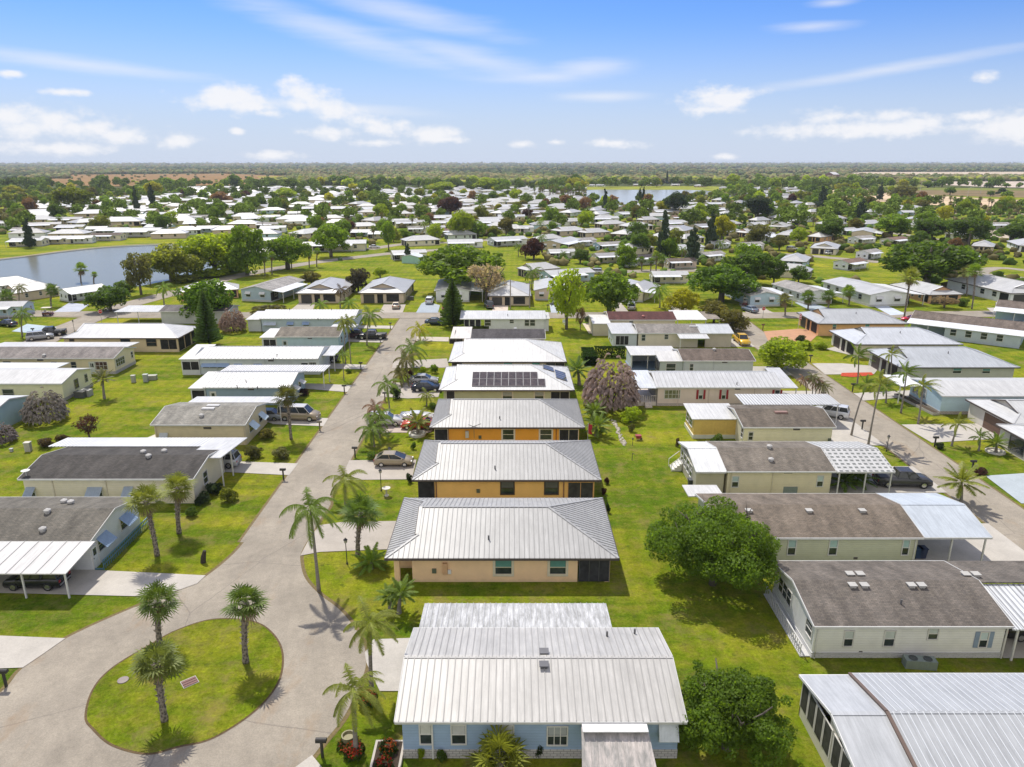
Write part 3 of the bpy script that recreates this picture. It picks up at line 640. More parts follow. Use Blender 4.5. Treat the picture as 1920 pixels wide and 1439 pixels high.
H1.part('wall', b, 'stucco', (.88, .60, .36))
H1.wpx((929, 1051, 959, 1076), fc=(.66, .58, .44), gl=(.04, .05, .05), blind=(.5, (.10, .26, .22)), fw=.22)
H1.wpx((1031, 1051, 1061, 1076), fc=(.66, .58, .44), gl=(.04, .05, .05), blind=(.5, (.10, .26, .22)), fw=.22)
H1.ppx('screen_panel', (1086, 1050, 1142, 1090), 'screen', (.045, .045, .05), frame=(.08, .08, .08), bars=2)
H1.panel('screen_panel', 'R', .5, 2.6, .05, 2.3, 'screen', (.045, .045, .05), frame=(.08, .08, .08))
H1.ppx('meter_box', (831, 1055, 839, 1075), 'plain', (.6, .36, .2), d=.25); H1.ppx('meter', (840, 1068, 846, 1075), 'plain', (.7, .7, .7), d=.15)
H1.vent(*G(916, 999, 3.9))
H2 = duplex('golden yellow house with grey ribbed metal roof, between the peach and the orange houses', 773, 1127, 900, 832, 826, (.72, .42, .13))
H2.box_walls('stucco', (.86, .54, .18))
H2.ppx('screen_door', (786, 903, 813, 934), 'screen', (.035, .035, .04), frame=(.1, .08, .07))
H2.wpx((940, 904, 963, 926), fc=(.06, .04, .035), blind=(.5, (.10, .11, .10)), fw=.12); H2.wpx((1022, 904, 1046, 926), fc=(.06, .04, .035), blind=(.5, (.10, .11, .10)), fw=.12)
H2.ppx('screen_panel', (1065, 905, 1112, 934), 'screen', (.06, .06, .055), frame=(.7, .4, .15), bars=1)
for px in (818, 1057): H2.downspout('F', H2.lx(onY(px, 915, H2.cy + H2.wy0)[0]) - H2.wx0, (.2, .09, .06))
H2.panel('screen_panel', 'R', 1, 4, .05, 2.3, 'screen', (.05, .05, .05), frame=(.1, .1, .1)); H2.vent(*G(928, 867, 3.9))
H3 = duplex('bright orange house with grey ribbed metal roof and satellite antenna on its wall', 806, 1096, 801.5, 750, 749, (.72, .33, .05))
H3.box_walls('stucco', (.86, .40, .05))
H3.ppx('screen_door', (816, 805, 839, 826), 'screen', (.035, .035, .04), frame=(.7, .62, .5))
H3.wpx((943, 806, 963, 824), fc=(.72, .66, .56), fw=.2); H3.wpx((1013, 806, 1034, 824), fc=(.72, .66, .56), fw=.2)
H3.ppx('screen_panel', (1049, 806, 1084, 828), 'screen', (.035, .035, .035), frame=(.72, .66, .5), bars=1)
H3.ppx('meter_box', (873, 808, 879, 820), 'plain', (.55, .55, .52), d=.3)
for px in (841, 1043): H3.downspout('F', H3.lx(onY(px, 810, H3.cy + H3.wy0)[0]) - H3.wx0, (.3, .10, .03))
am = MB(); am.beam((0, 0, 0), (0, -.2, 1.6), .05, .05); am.beam((-.9, -.2, 1.3), (.9, -.2, 2.0), .06, .06); am.beam((-.7, -.2, 1.9), (0, -.2, 1.6), .05, .05)
a_ = am.obj('antenna', 'plain', H3.root, (.15, .14, .13)); a_.location = (H3.lx(onY(889, 805, H3.cy + H3.wy0)[0]), H3.wy0 - .25, 1.0); H3.vent(*G(937, 775, 3.9))
H4 = duplex('pale green walled house with dark solar panels on its white metal roof', 823, 1077, 731.5, 690, 688, (.42, .44, .30), metal=(.64, .64, .63), rib=0)
H4.box_walls('stucco', (.50, .52, .34))
H4.ppx('screen_door', (838, 734, 852, 752), 'screen', (.05, .05, .05), frame=(.6, .58, .5))
for a in ((943, 735, 960, 750), (1003, 735, 1019, 750)): H4.wpx(a, fc=(.62, .58, .46), blind=(.55, (.35, .38, .36)), fw=.2)
H4.ppx('screen_panel', (1033, 735, 1067, 752), 'screen', (.03, .03, .03), frame=(.6, .58, .48), bars=1)
def solar(H, slope, u0, v0, n, m, w=1.04, hgt=1.75):
    """panels on the near ('F') slope: u along the eave from x0, v up the slope; or on the right hip"""
    c = math.hypot(1, H.k)
    for i in range(n):
        for j in range(m):
            mb = MB(); a, b2 = u0 + i * (w + .03), v0 + j * (hgt + .03) / c
            if slope == 'F': f = lambda u, v, d: (H.x0 + u, H.y0 + v, H.he + v * H.k + d)
            else: f = lambda u, v, d: (H.x1 - v, H.y0 + u, H.he + v * H.k + d)
            q = [f(a, b2, .09), f(a + w, b2, .09), f(a + w, b2 + hgt / c, .09), f(a, b2 + hgt / c, .09)]
            mb.hexa(q + [(p[0], p[1], p[2] + .05) for p in q]); p_ = mb.obj('solar_panel', 'glass', H.root, (.055, .04, .035)); p_.color = (.07, .052, .045, 1)
            fr = MB()
            for e in range(4):
                A_, B_ = Vector(q[e]), Vector(q[(e + 1) % 4]); fr.beam(A_ + Vector((0, 0, .045)), B_ + Vector((0, 0, .045)), .045, .02)
            fr.obj('frame', 'plain', p_, (.35, .35, .35))
u_ = onY(881, 722, H4.cy + H4.y0 + 1)[0] - (H4.cx + H4.x0)
solar(H4, 'F', 4.7, .75, 10, 1); solar(H4, 'F', 4.7, .75 + 1.69, 9, 1)
solar(H4, 'R', 3.2, .8, 4, 1); solar(H4, 'R', 6.1, 2.6, 2, 1)
H5 = duplex('tan walled house with plain white metal roof, behind the solar panel house', 841, 1062, 678.5, 645, 642, (.5, .4, .3), metal=(.64, .64, .63), rib=0)
H5.box_walls('stucco', (.56, .45, .34))
H5.ppx('screen_door', (848, 680, 866, 696), 'screen', (.07, .06, .05), frame=(.6, .55, .45))
for a in ((945, 680, 960, 690), (998, 680, 1012, 690)): H5.wpx(a, fc=(.5, .45, .38), blind=(.2, (.10, .36, .30)), fw=.12)
H5.ppx('screen_panel', (1024, 681, 1058, 696), 'screen', (.06, .06, .06), frame=(.5, .42, .34), bars=1)

# ---------------- H0: the pale blue home at the bottom
BLUE = (.33, .45, .64)
H0 = House('mobile_home', 'pale blue lap-sided home with three-tier white metal roof, nearest the camera', 'house', -6.8, 10.15, 34.15, 42.9, 3.0, 4.05, oh=.35, ohx=.35)
H0.gable_walls('siding', BLUE, skirt=(.65, (.5, .48, .46)))
H0.gable_roof('metal', (.47, .46, .44), rib=.43)
x0, _ = G(797, 1131, 2.7); x1, _ = G(1134, 1131, 2.7)
H0.slab('lower_roof', -6.5, 7.0, 42.85, 46.4, 2.92, 2.62, 'dirty', (0.592, 0.600, 0.608), rib=.42, posts=((-6.3, 46.2), (-1.8, 46.2), (2.6, 46.2), (6.7, 46.2)), label='stained lower roof sheet')
m_ = MB(); m_.box(-6.2 - H0.cx, 6.7 - H0.cx, 42.7 - H0.cy, 46 - H0.cy, 0, 2.5); H0.part('wall', m_, 'siding', BLUE)
for a in ((812, 1364, 840, 1394),): H0.wpx((789, 1359, 808, 1394), blind=(.5, (.55, .55, .52)), style='dh')
H0.wpx((848, 1360, 872, 1394), blind=(.5, (.5, .5, .5))); H0.wpx((938, 1361, 962, 1394), blind=(.35, (.5, .5, .5))); H0.wpx((1027, 1363, 1063, 1396), style='grid', blind=(.55, (.35, .37, .38)))
H0.win('F', 15.2, 16.05, 1.35, 2.45, awn=((.62, .66, .70), .9, .55))
H0.win('L', 6.2, 7.6, 1.0, 2.4, style='dh'); H0.downspout('F', 1.75, WHITE)
mp = MB(); lx0 = H0.lx(onY(1090, 1360, 34.1)[0]); lx1 = lx0 + 3.9
mp.hexa([(lx0 - .15, -6.9, 1.75), (lx1 + .1, -6.9, 1.75), (lx1 - .1, -4.4, 2.72), (lx0, -4.4, 2.72), (lx0 - .15, -6.9, 1.87), (lx1 + .1, -6.9, 1.87), (lx1 - .1, -4.4, 2.84), (lx0, -4.4, 2.84)])
for i in range(11): mp.beam((lx0 + i * .38, -6.9, 1.87), (lx0 + .05 + i * .37, -5.0, 2.6), .05, .04)
H0.part('porch_roof', mp, 'dirty', (.55, .50, .47), label='rust stained sloping porch roof')
mp = MB(); mp.box(lx0 + .02, lx1 - .12, -5.1, -4.42, 2.86, 2.92); H0.part('porch_flashing', mp, 'plain', (.6, .6, .6))
for xx in (lx0 + .1, lx1 - .2): mp = MB(); mp.box(xx - .05, xx + .05, -6.8, -6.7, 0, 1.75); H0.part('post', mp, 'plain', WHITE)
# bay at the left front corner
mb = MB(); X0 = H0.wx0; Y0 = H0.wy0
for xa in (H0.lx(0.6), H0.lx(-.3)): pass
H0.vent(*G(1020, 1249, 3.9), kind='box', col=(.10, .10, .11)); H0.vent(*G(1020, 1226, 3.9), kind='box', col=(.12, .12, .13)); H0.vent(*G(1138, 1194, 3.3)); H0.vent(*G(1190, 1187, 3.3))

# ---------------- two homes behind the row
def mhome(label, x0, x1, y0, y1, wc, roof, rc, he=2.85, rise=.95, wm='siding', skirt=None, group=None, name='mobile_home', rx=None, wx=None, trim=(0.600, 0.600, 0.584), oh=.35, cap=False, rib=0):
    H = House(name, label, 'house', x0, x1, y0, y1, he, he + rise, group, oh=oh, ohx=.25)
    H.gable_walls(wm, wc, *(wx or (None, None)), skirt=skirt); H.gable_roof(roof, rc, *(rx or (None, None)), trim=trim, cap=cap, rib=rib); return H
CREAM = (.62, .55, .42); CREAM2 = (.66, .60, .44); GREY = (.5, .51, .52)
H6 = mhome('cream home with near-black shingle roof and small white porch, end of the middle row', -11.0, 6.2, 129.6, 137, (.6, .53, .4), 'shingle', (.085, .08, .085), rx=(-7.6, 6.2))
H6.slab('porch_roof', -11.4, -7.7, 129.3, 137, 2.95, 3.4, 'metalrib', (.72, .68, .62))
H6.ppx('screen_panel', (843, 633, 867, 645), 'screen', (.05, .045, .04), frame=(.4, .35, .3), bars=1)
for x in (877, 889, 910, 922, 939, 954): H6.wpx((x - 1.4, 634, x + 1.4, 640), fc=(.3, .25, .2), fw=.05)
H6.vent(*G(966, 618, 3.6), kind='box', col=(0.516, 0.516, 0.516))
H7 = mhome('white home with ribbed grey metal roof and dark screened porch, by the cross street', -10.8, 7.0, 147.0, 155, (.72, .73, .74), 'metalrib', (.55, .56, .58), wx=(-4.8, 6.7))
H7.slab('side_roof', 5.6, 7.9, 147.6, 154.4, 2.75, 2.75, 'metal', WHITE)
m_ = MB(); m_.box(H7.lx(5.5), H7.lx(7.7), H7.ly(148), H7.ly(154), 0, 2.6); H7.part('wall', m_, 'siding', (.72, .73, .74))
for i, a in enumerate(((871, 597, 879, 612), (881, 597, 890, 612), (892, 597, 901, 612))): H7.ppx('screen_panel', a, 'screen', (.03, .03, .035), frame=(.7, .7, .7))
for a in ((909, 598, 920, 611), (956, 598, 963, 606), (984, 600, 992, 611), (994, 600, 1003, 611)): H7.wpx(a)
H7.vent(*G(952, 588, 3.7))

# ---------------- right column, between the middle lawn and the right street (near to far)
R0 = House('mobile_home', 'home with long pale grey metal roof and screened porch, bottom right', 'house', 18.3, 42, 29.4, 38.3, 2.95, 3.95, oh=.25, ohx=.15)
R0.gable_roof(['metal', 'seamlight'], (.40, .415, .43), rib=.43, x0=21.55); R0.gable_roof('metal', (.44, .455, .47), x0=18.3, x1=21.35, dz=-.12, name='porch_roof', trim=(.7, .7, .68))
R0.gable_walls('siding', (.66, .60, .50), x0=21.3)
rm = MB(); rm.beam((R0.lx(21.45), R0.y0, R0.he - .05), (R0.lx(21.45), 0, R0.hr - .05), .2, .12); rm.beam((R0.lx(21.45), R0.y1, R0.he - .05), (R0.lx(21.45), 0, R0.hr - .05), .2, .12); R0.part('roof_gutter', rm, 'plain', (.13, .09, .07))
sw = MB(); sw.box(R0.wx0, R0.wx0 + .1, R0.wy0, R0.wy1, 0, .75); sw.box(R0.wx0, R0.lx(21.3), R0.wy1 - .1, R0.wy1, 0, 2.8); sw.box(R0.wx0, R0.lx(21.3), R0.wy0, R0.wy0 + .1, 0, 2.8); sw.box(R0.wx0 - .01, R0.wx0 + .12, -.9, .2, 0, 3.5); R0.part('porch_wall', sw, 'siding', (.70, .66, .58))
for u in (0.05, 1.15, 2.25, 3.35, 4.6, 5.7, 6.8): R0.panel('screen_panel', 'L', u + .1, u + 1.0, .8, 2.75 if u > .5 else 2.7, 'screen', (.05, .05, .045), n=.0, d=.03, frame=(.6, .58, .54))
R1 = mhome('white lap-sided home with stained grey-brown shingle roof and air conditioner', 21.2, 35.2, 43.25, 51.9, (.80, .80, .78), 'shingle', (.155,.138,.122), skirt=(.45, (.72, .72, .72)), he=2.9, rise=.95)
for a in ((1581, 1184, 1601, 1211), (1656, 1184, 1679, 1211), (1739, 1178, 1760, 1198)): R1.wpx(a, blind=(.5, (.50, .55, .52)))
R1.wpx((1834, 1186, 1854, 1213), blind=(.45, (.5, .6, .6)), shut=(.23, .30, .40))
R1.win('L', 6.6, 7.6, 1.3, 2.4); R1.win('L', 1.0, 3.6, 1.2, 2.4, style='grid')
sk = MB()
for z in (.12, .27, .42): sk.box(R1.wx0 - .08, R1.wx1, R1.wy0 - .09, R1.wy0 - .04, z, z + .07)
R1.part('skirt_rail', sk, 'plain', (0.537, 0.537, 0.537))
rl = MB()
for y in np.arange(-3.8, 3.9, .35): rl.box(R1.wx0 - .75, R1.wx0 - .70, y, y + .05, 0, 1.0)
rl.box(R1.wx0 - .77, R1.wx0 - .68, -3.9, 3.9, 1.0, 1.07); rl.box(R1.wx0 - .77, R1.wx0 - .05, -3.9, 3.9, .02, .1); R1.part('railing', rl, 'plain', (0.516, 0.516, 0.516))
R1.slab('carport_roof', 35.0, 42.5, 43.0, 47.6, 2.8, 3.5, 'pan', (.66, .68, .70), rib=.45, posts=((35.6, 43.3), (39, 43.3), (42.3, 43.3)))
R1.gable_roof('shingle', (.22, .20, .185), x0=35.0, x1=42.5, dz=-.05, name='carport_roof_back', trim=None) if False else None
R1.slab('rear_roof', 35.0, 42.5, 47.5, 51.9, 3.72, 2.9, 'shingle', (.15,.135,.12))
for p in ((1598, 1100), (1620, 1100), (1708, 1100), (1727, 1100)): R1.vent(*G(*p, 3.7), kind='box')
for p in ((1593, 1079), (1612, 1079), (1810, 1080), (1829, 1080)): R1.vent(*G(*p, 3.6), kind='box')
R1.vent(*G(1689, 1134, 3.3))
R2 = mhome('sage green lap-sided home with brown shingle roof and pale carport', 18.0, 35.7, 55.7, 64.4, (.56, .57, .43), 'shingle', (.185,.155,.125), he=2.9, rise=.98)
for a in ((1476, 1013, 1493, 1040), (1553, 1013, 1571, 1040), (1690, 1013, 1706, 1040)): R2.wpx(a, blind=(.45, (.35, .5, .47)))
R2.gable_roof('metal', (0.496, 0.544, 0.592), x0=35.75, x1=41.6, name='carport_roof', dz=.03, cap=True)
for x, y in ((38.4, 56), (41.3, 56), (38.4, 64), (41.3, 64)):
    pm = MB(); pm.box(R2.lx(x) - .06, R2.lx(x) + .06, R2.ly(y) - .06, R2.ly(y) + .06, 0, 2.85); R2.part('post', pm, 'plain', WHITE)
R2.slab('porch_roof', 17.3, 20.8, 64.2, 67, 2.7, 2.6, 'metal', WHITE); R2.win('L', 5, 6.5, 1.2, 2.3)
for p in ((1404, 957), (1517, 957), (1617, 957)): R2.vent(*G(*p, 3.8), kind='box')
R3 = mhome('cream home with mottled brown shingle roof between ribbed porch and chequered carport', 22.6, 34.1, 69.7, 78.2, (.76, .68, .50), 'shingle', (.19,.168,.142), he=2.9, rise=.95)
R3.gable_roof('metalrib', (.72, .73, .72), x0=19.4, x1=22.55, dz=-.05, name='porch_roof')
m_ = MB(); m_.box(R3.lx(19.6), R3.lx(22.6), R3.wy0 + .3, R3.wy1 - .1, 0, 2.75); R3.part('porch_wall', m_, 'siding', (.58, .53, .40))
Rl = (Vector((R3.lx(19.6), R3.wy1 - .1, 0)), Vector((0, -1, 0)), Vector((-1, 0, 0)))
for u in (.6, 2.0, 3.4, 4.8): R3.win(Rl, u, u + 1.0, 1.0, 2.4)
R3.wpx((1372, 894, 1385, 913), blind=(.5, (.4, .5, .5))); R3.wpx((1531, 893, 1544, 912), blind=(.5, (.45, .55, .52)))
R3.gable_roof('skyroof', (.54, .54, .53), x0=34.15, x1=40.3, dz=-.04, name='carport_roof', label='pale panelled carport roof with dark gaps')
for x, y in ((34.6, 69.9), (37.4, 69.9), (40.1, 69.9), (40.1, 78)):
    pm = MB(); pm.box(R3.lx(x) - .06, R3.lx(x) + .06, R3.ly(y) - .06, R3.ly(y) + .06, 0, 2.75); R3.part('post', pm, 'plain', WHITE)
st = MB()
for i in range(4): st.box(R3.lx(18.4) + i * .28, R3.lx(19.5), R3.ly(76.2), R3.ly(77.6), i * .22, i * .22 + .22)
for y in (76.15, 77.65): st.beam((R3.lx(18.3), R3.ly(y), .9), (R3.lx(19.5), R3.ly(y), 1.9), .06, .06); st.box(R3.lx(18.3) - .03, R3.lx(18.3) + .03, R3.ly(y) - .03, R3.ly(y) + .03, 0, .95)
R3.part('steps', st, 'plain', (.7, .68, .62))
for p in ((1442, 844), (1446, 860)): R3.vent(*G(*p, 3.6), kind='dome')
R4 = mhome('pale yellow home with stained dark brown roof and bright yellow porch wall', 28.4, 39.8, 82.9, 91.3, (.82, .77, .56), 'shingle', (.15,.128,.105), he=2.9, rise=.95)
R4.gable_roof('metal', (0.592, 0.592, 0.576), x0=22.9, x1=28.9, dz=-.03, name='porch_roof') if False else None
R4.slab('porch_roof', 22.9, 29.0, 86.2, 91.3, 2.75, 3.15, 'metalrib', (0.608, 0.608, 0.592))
m_ = MB(); m_.box(R4.lx(23.3), R4.lx(28.7), R4.ly(86.5), R4.ly(91.0), .5, 2.6); R4.part('porch_wall', m_, 'siding', (.70, .50, .14), label='bright yellow porch wall')
m_ = MB(); m_.box(R4.lx(23.2), R4.lx(28.7), R4.ly(86.4), R4.ly(91.1), 0, .5); R4.part('skirting', m_, 'siding', (.68, .68, .6))
Rp = (Vector((R4.lx(23.3), R4.ly(86.5), 0)), Vector((1, 0, 0)), Vector((0, -1, 0)))
for u in (.9, 2.5): 
    for du in (0, 1.45): pass
for u in (1.0, 2.6, 4.2): R4.panel('wall_panel', Rp, u, u + 1.35, .7, 2.2, 'plain', (.62, .43, .11), n=0, d=.03)
Rq = (Vector((R4.lx(23.3), R4.ly(91), 0)), Vector((0, -1, 0)), Vector((-1, 0, 0))); R4.win(Rq, .5, 1.7, 1.2, 2.3); R4.win(Rq, 2.2, 3.6, 1.2, 2.3)
R4.wpx((1403, 811, 1412, 825)); R4.win('L', 1.0, 1.9, 1.2, 2.4); R4.win('L', 6.8, 7.5, 1.2, 2.4)
R4.slab('rear_carport_roof', 31, 44, 91.2, 95.5, 3.0, 3.1, 'pan', (0.592, 0.600, 0.600), posts=((43.8, 91.6), (43.8, 95.2)))
R4.vent(*G(1464, 773, 3.7), kind='sky', col=(.25, .15, .12))
R5 = mhome('pale pink home with long white roof and dark red shutters', 20.9, 39.2, 99.1, 107.6, (.80, .66, .60), 'metal', (0.550, 0.557, 0.564), he=2.95, rise=1.0, skirt=(.4, (.6, .52, .47)), rib=.62)
R5.slab('porch_roof', 17.8, 21.0, 99.2, 106.8, 2.8, 3.3, 'metalrib', (.60, .63, .66), posts=((18, 99.4), (18, 106.5)))
dk = MB(); dk.box(R5.lx(17.9), R5.lx(21), R5.ly(99.5), R5.ly(106.5), 0, .6)
for x in np.arange(17.9, 21.0, .3): dk.box(R5.lx(x), R5.lx(x) + .05, R5.ly(99.5), R5.ly(99.55), .6, 1.5)
dk.box(R5.lx(17.9), R5.lx(19.2), R5.ly(99.48), R5.ly(99.58), 1.5, 1.56); dk.box(R5.lx(20.2), R5.lx(21), R5.ly(99.48), R5.ly(99.58), 1.5, 1.56)
for i in range(3): dk.box(R5.lx(19.3), R5.lx(20.3), R5.ly(98.5) + i * .33, R5.ly(99.5), i * .2, i * .2 + .2)
R5.part('deck', dk, 'plain', (.66, .58, .52))
m_ = MB(); m_.box(R5.lx(20.9), R5.lx(21.3), R5.ly(99.6), R5.ly(107), 0, 2.7); R5.part('porch_wall', m_, 'siding', (.2, .18, .17))
R5.wpx((1246, 732, 1275, 747), style='triple', gl=(.16, .16, .09))
for a in ((1310, 732, 1318, 748), (1353, 732, 1361, 748)): R5.wpx(a, shut=(.30, .02, .03), blind=(.4, (.5, .5, .45)))
R5.wpx((1452, 732, 1462, 746), shut=(.30, .02, .03))
R5.slab('carport_roof', 39.1, 41.4, 99.3, 107.2, 2.8, 3.6, 'metal', (0.537, 0.544, 0.550), posts=((41.2, 99.5), (41.2, 107)))
R5.vent(*G(1382, 717, 3.5))
R6 = mhome('grey home with brown-stained shingle roof and open white patio cover', 28.0, 40.0, 114.0, 122.0, (.58, .62, .64), 'shingle', (.15, .12, .10), he=2.85, rise=.9)
R6.slab('patio_roof', 20.2, 28.4, 118.5, 124.5, 2.6, 2.7, 'metal', WHITE, posts=((20.4, 118.8), (23.2, 118.8)))
R6.slab('porch_roof', 24.2, 28.4, 114.2, 118.7, 2.7, 3.3, 'metal', WHITE)
m_ = MB(); m_.box(R6.lx(24.5), R6.lx(28.2), R6.ly(114.5), R6.ly(118.6), 0, 2.6); R6.part('porch_wall', m_, 'siding', (.45, .50, .50))
m_ = MB(); m_.box(R6.lx(20.6), R6.lx(28.2), R6.ly(123.9), R6.ly(124.2), 0, 2.5); m_.box(R6.lx(20.4), R6.lx(20.6), R6.ly(119), R6.ly(124.2), 0, 2.5); R6.part('patio_wall', m_, 'siding', (.60, .66, .70))
m_ = MB(); m_.box(R6.lx(20.2), R6.lx(28.2), R6.ly(118.4), R6.ly(124.2), 0, .08); R6.part('patio_floor', m_, 'plain', (.16, .23, .33))
Rw = (Vector((R6.lx(24.5), R6.ly(114.5), 0)), Vector((1, 0, 0)), Vector((0, -1, 0))); R6.win(Rw, 1.0, 2.5, .7, 2.2)
Rw2 = (Vector((R6.lx(24.5), R6.ly(118.6), 0)), Vector((0, -1, 0)), Vector((-1, 0, 0))); R6.panel('screen_panel', Rw2, .2, 3.8, .4, 2.3, 'screen', (.03, .03, .03), frame=(.5, .5, .5), bars=2)
R6.wpx((1293, 683, 1300, 695)); R6.vent(*G(1339, 658, 3.6), kind='dome')
R7 = mhome('cream home with grey shingle roof between white metal porch and carport roofs', 23.9, 35.8, 133.7, 142.0, (.76, .67, .55), 'shingle', (.25, .235, .22), he=2.9, rise=.9)
R7.slab('porch_roof', 19.0, 24.0, 133.9, 142, 2.75, 3.1, 'metal', (0.537, 0.544, 0.550)); m_ = MB(); m_.box(R7.lx(19.4), R7.lx(23.9), R7.ly(134.3), R7.ly(141.6), 0, 2.65); R7.part('porch_wall', m_, 'siding', (.58, .62, .66))
Rw = (Vector((R7.lx(19.4), R7.ly(134.3), 0)), Vector((1, 0, 0)), Vector((0, -1, 0))); R7.panel('screen_panel', Rw, .5, 2.9, .5, 2.2, 'screen', (.03, .03, .03), frame=(.7, .7, .7), bars=2)
R7.gable_roof('metal', (0.528, 0.552, 0.560), x0=35.85, x1=42.2, name='carport_roof', dz=-.04); m_ = MB(); m_.box(R7.lx(37), R7.lx(42), R7.ly(134.2), R7.ly(134.5), 0, 2.7); m_.box(R7.lx(41.8), R7.lx(42), R7.ly(134.5), R7.ly(141), 0, 2.7); R7.part('carport_wall', m_, 'siding', (.6, .52, .44))
R7.slab('awning_roof', 31.4, 37.0, 131.2, 133.8, 2.45, 2.75, 'metalrib', (0.608, 0.608, 0.592), posts=((31.6, 131.4),))
for a in ((1203, 628, 1210, 639), (1246, 628, 1253, 636)): R7.wpx(a)
R7.vent(*G(1300, 613, 3.5), kind='sky')
R8 = mhome('cream home with long maroon shingle roof beside the cross street', 20.0, 34.0, 145.8, 154.5, (.74, .66, .52), 'shingle', (.105, .045, .042), he=2.9, rise=.9)
R8.slab('carport_roof', 34.0, 40.3, 145.9, 154.4, 2.9, 3.2, 'metalrib', (.76, .74, .70), posts=((34.3, 146.2), (37.2, 146.2), (40.1, 146.2)))
R8.slab('rear_roof', 40.3, 43.6, 147.5, 154.4, 2.7, 2.9, 'shingle', (.28, .25, .22), posts=((43.4, 148),))
for a in ((1180, 602, 1187, 606),): R8.wpx(a)
R8.vent(*G(1206, 592, 3.5), kind='dome', col=(.4, .15, .12))
S8 = House('garden_shed', 'small cream shed with white metal roof beside the maroon roofed home', 'shed', 16.4, 20.1, 143.6, 152.5, 2.6, 3.0, ohx=.15, oh=.15)
S8.gable_walls('siding', (.62, .56, .42)); S8.gable_roof('metal', (.74, .72, .70))

# ---------------- left column, between the left lawn and the left street
L1 = mhome('white home with grey shingle roof and blue awnings, left edge of the view', -58, -36.2, 55.1, 63.6, (.74, .77, .80), 'shingle', (.155,.145,.125), he=2.9, rise=.95, oh=.1)
L1.slab('carport_roof', -58, -35.8, 50.7, 55.1, 2.45, 2.88, 'metal', (0.576, 0.568, 0.552), rib=1.2, posts=((-36.1, 51), (-39.6, 51), (-43.2, 51), (-46.8, 51)))
L1.win('R', 1.2, 2.6, 1.1, 2.3, awn=((.28, .38, .52), .8, .9)); L1.win('R', 5.0, 6.4, 1.1, 2.3, awn=((.28, .38, .52), .8, .9)); L1.door('R', .1, .95, col=(.66, .68, .68))
rl = MB()
for y in np.arange(-4.1, 4.1, .3): rl.box(L1.wx1 + .85, L1.wx1 + .9, y, y + .04, 0, .85)
rl.box(L1.wx1 + .83, L1.wx1 + .92, -4.1, 4.1, .82, .9); rl.box(L1.wx1 + .83, L1.wx1 + .92, -4.1, 4.1, .45, .5); rl.box(L1.wx1, L1.wx1 + .8, -4.1, -4.0, 0, .12); L1.part('railing', rl, 'plain', (.10, .22, .30))
for p in ((90, 964), (79, 988), (120, 940), (133, 943)): L1.vent(*G(*p, 3.6), kind='dome')
L2 = mhome('cream home with very dark shingle roof and striped white rear carport', -50.7, -32.7, 67.7, 76.3, (.76, .69, .54), 'shingle', (.08,.075,.07), he=2.95, rise=.85)
L2.slab('carport_roof', -52.8, -32.5, 76.2, 79.9, 3.1, 2.7, 'pan', (.72, .73, .74), posts=((-33, 79.6), (-36, 79.6), (-39, 79.6)))
L2.slab('front_roof', -35.3, -31.4, 71.8, 79.8, 3.55, 2.75, 'metalrib', (0.592, 0.592, 0.584), posts=((-31.6, 72.2), (-31.6, 75), (-33.3, 72.2)))
for a in ((55, 916, 64, 930), (170, 916, 190, 930), (238, 915, 248, 930)): L2.wpx(a, awn=((.34, .40, .46), .75, .95))
L2.win('R', 2.4, 3.4, 1.0, 2.3)
for p in ((269, 849), (308, 846), (279, 858)): L2.vent(*G(*p, 3.7), kind='dome')
dish = MB(); dish.tube([(0, 0, 0), (0, 0, .5)], .03, 6); dish.lathe((0, 0, .5), [(.04, 0), (.28, .05), (.42, .16)], 14)
d_ = dish.obj('satellite_dish', 'plain', L2.root, (.6, .6, .58)); d_.location = (L2.x0 + .6, L2.y0 + .5, 3.0)
L3 = mhome('beige home with light grey shingle roof and pale rear carport', -44.9, -33.1, 83.9, 92.6, (.78, .66, .46), 'shingle', (.27,.262,.235), he=2.85, rise=.95)
L3.slab('carport_roof', -44.0, -31.4, 92.4, 95.6, 2.85, 2.7, 'metalrib', (0.592, 0.592, 0.592), posts=((-31.6, 95.3), (-31.6, 92.8)))
L3.wpx((303, 814, 313, 822), awn=((.55, .58, .60), .7, .6))
L3.win('R', 1.4, 2.8, 1.1, 2.2, awn=((.55, .66, .74), .8, .9)); L3.win('R', 5.0, 6.2, 1.1, 2.2, awn=((.55, .66, .74), .8, .9))
L3.vent(*G(391, 769, 3.5), kind='sky'); L3.vent(*G(400, 761, 3.8), kind='sky'); L3.vent(*G(378, 781, 3.3), kind='dome')
L4 = mhome('grey-blue walled home with bright white roof and small round window awnings', -44.7, -32.1, 99.4, 107.9, (.32, .42, .52), 'metal', (0.550, 0.557, 0.564), he=2.85, rise=1.0, rib=.62)
L4.slab('carport_roof', -45.5, -29.3, 107.7, 112, 2.85, 2.7, 'pan', (.66, .66, .66), posts=((-29.5, 111.5), (-29.5, 108)))
L4.slab('porch_roof', -47.2, -44.7, 100, 107.5, 2.5, 2.9, 'metalrib', (.68, .66, .62)); m_ = MB(); m_.box(L4.lx(-47), L4.lx(-44.8), L4.ly(100.3), L4.ly(107.2), 0, 2.4); L4.part('porch_wall', m_, 'siding', (.66, .67, .68))
Rw = (Vector((L4.lx(-47), L4.ly(100.3), 0)), Vector((1, 0, 0)), Vector((0, -1, 0))); L4.panel('screen_panel', Rw, .2, 2.0, .8, 2.1, 'screen', (.03, .03, .03), frame=(.7, .7, .7))
L4.win('R', 1.5, 2.6, 1.1, 2.2, awn=((0.600, 0.600, 0.592), .45, .9)); L4.win('R', 4.5, 5.6, 1.1, 2.2, awn=((0.600, 0.600, 0.592), .45, .9)); L4.door('F', .5, 1.35, col=(.66, .66, .62))
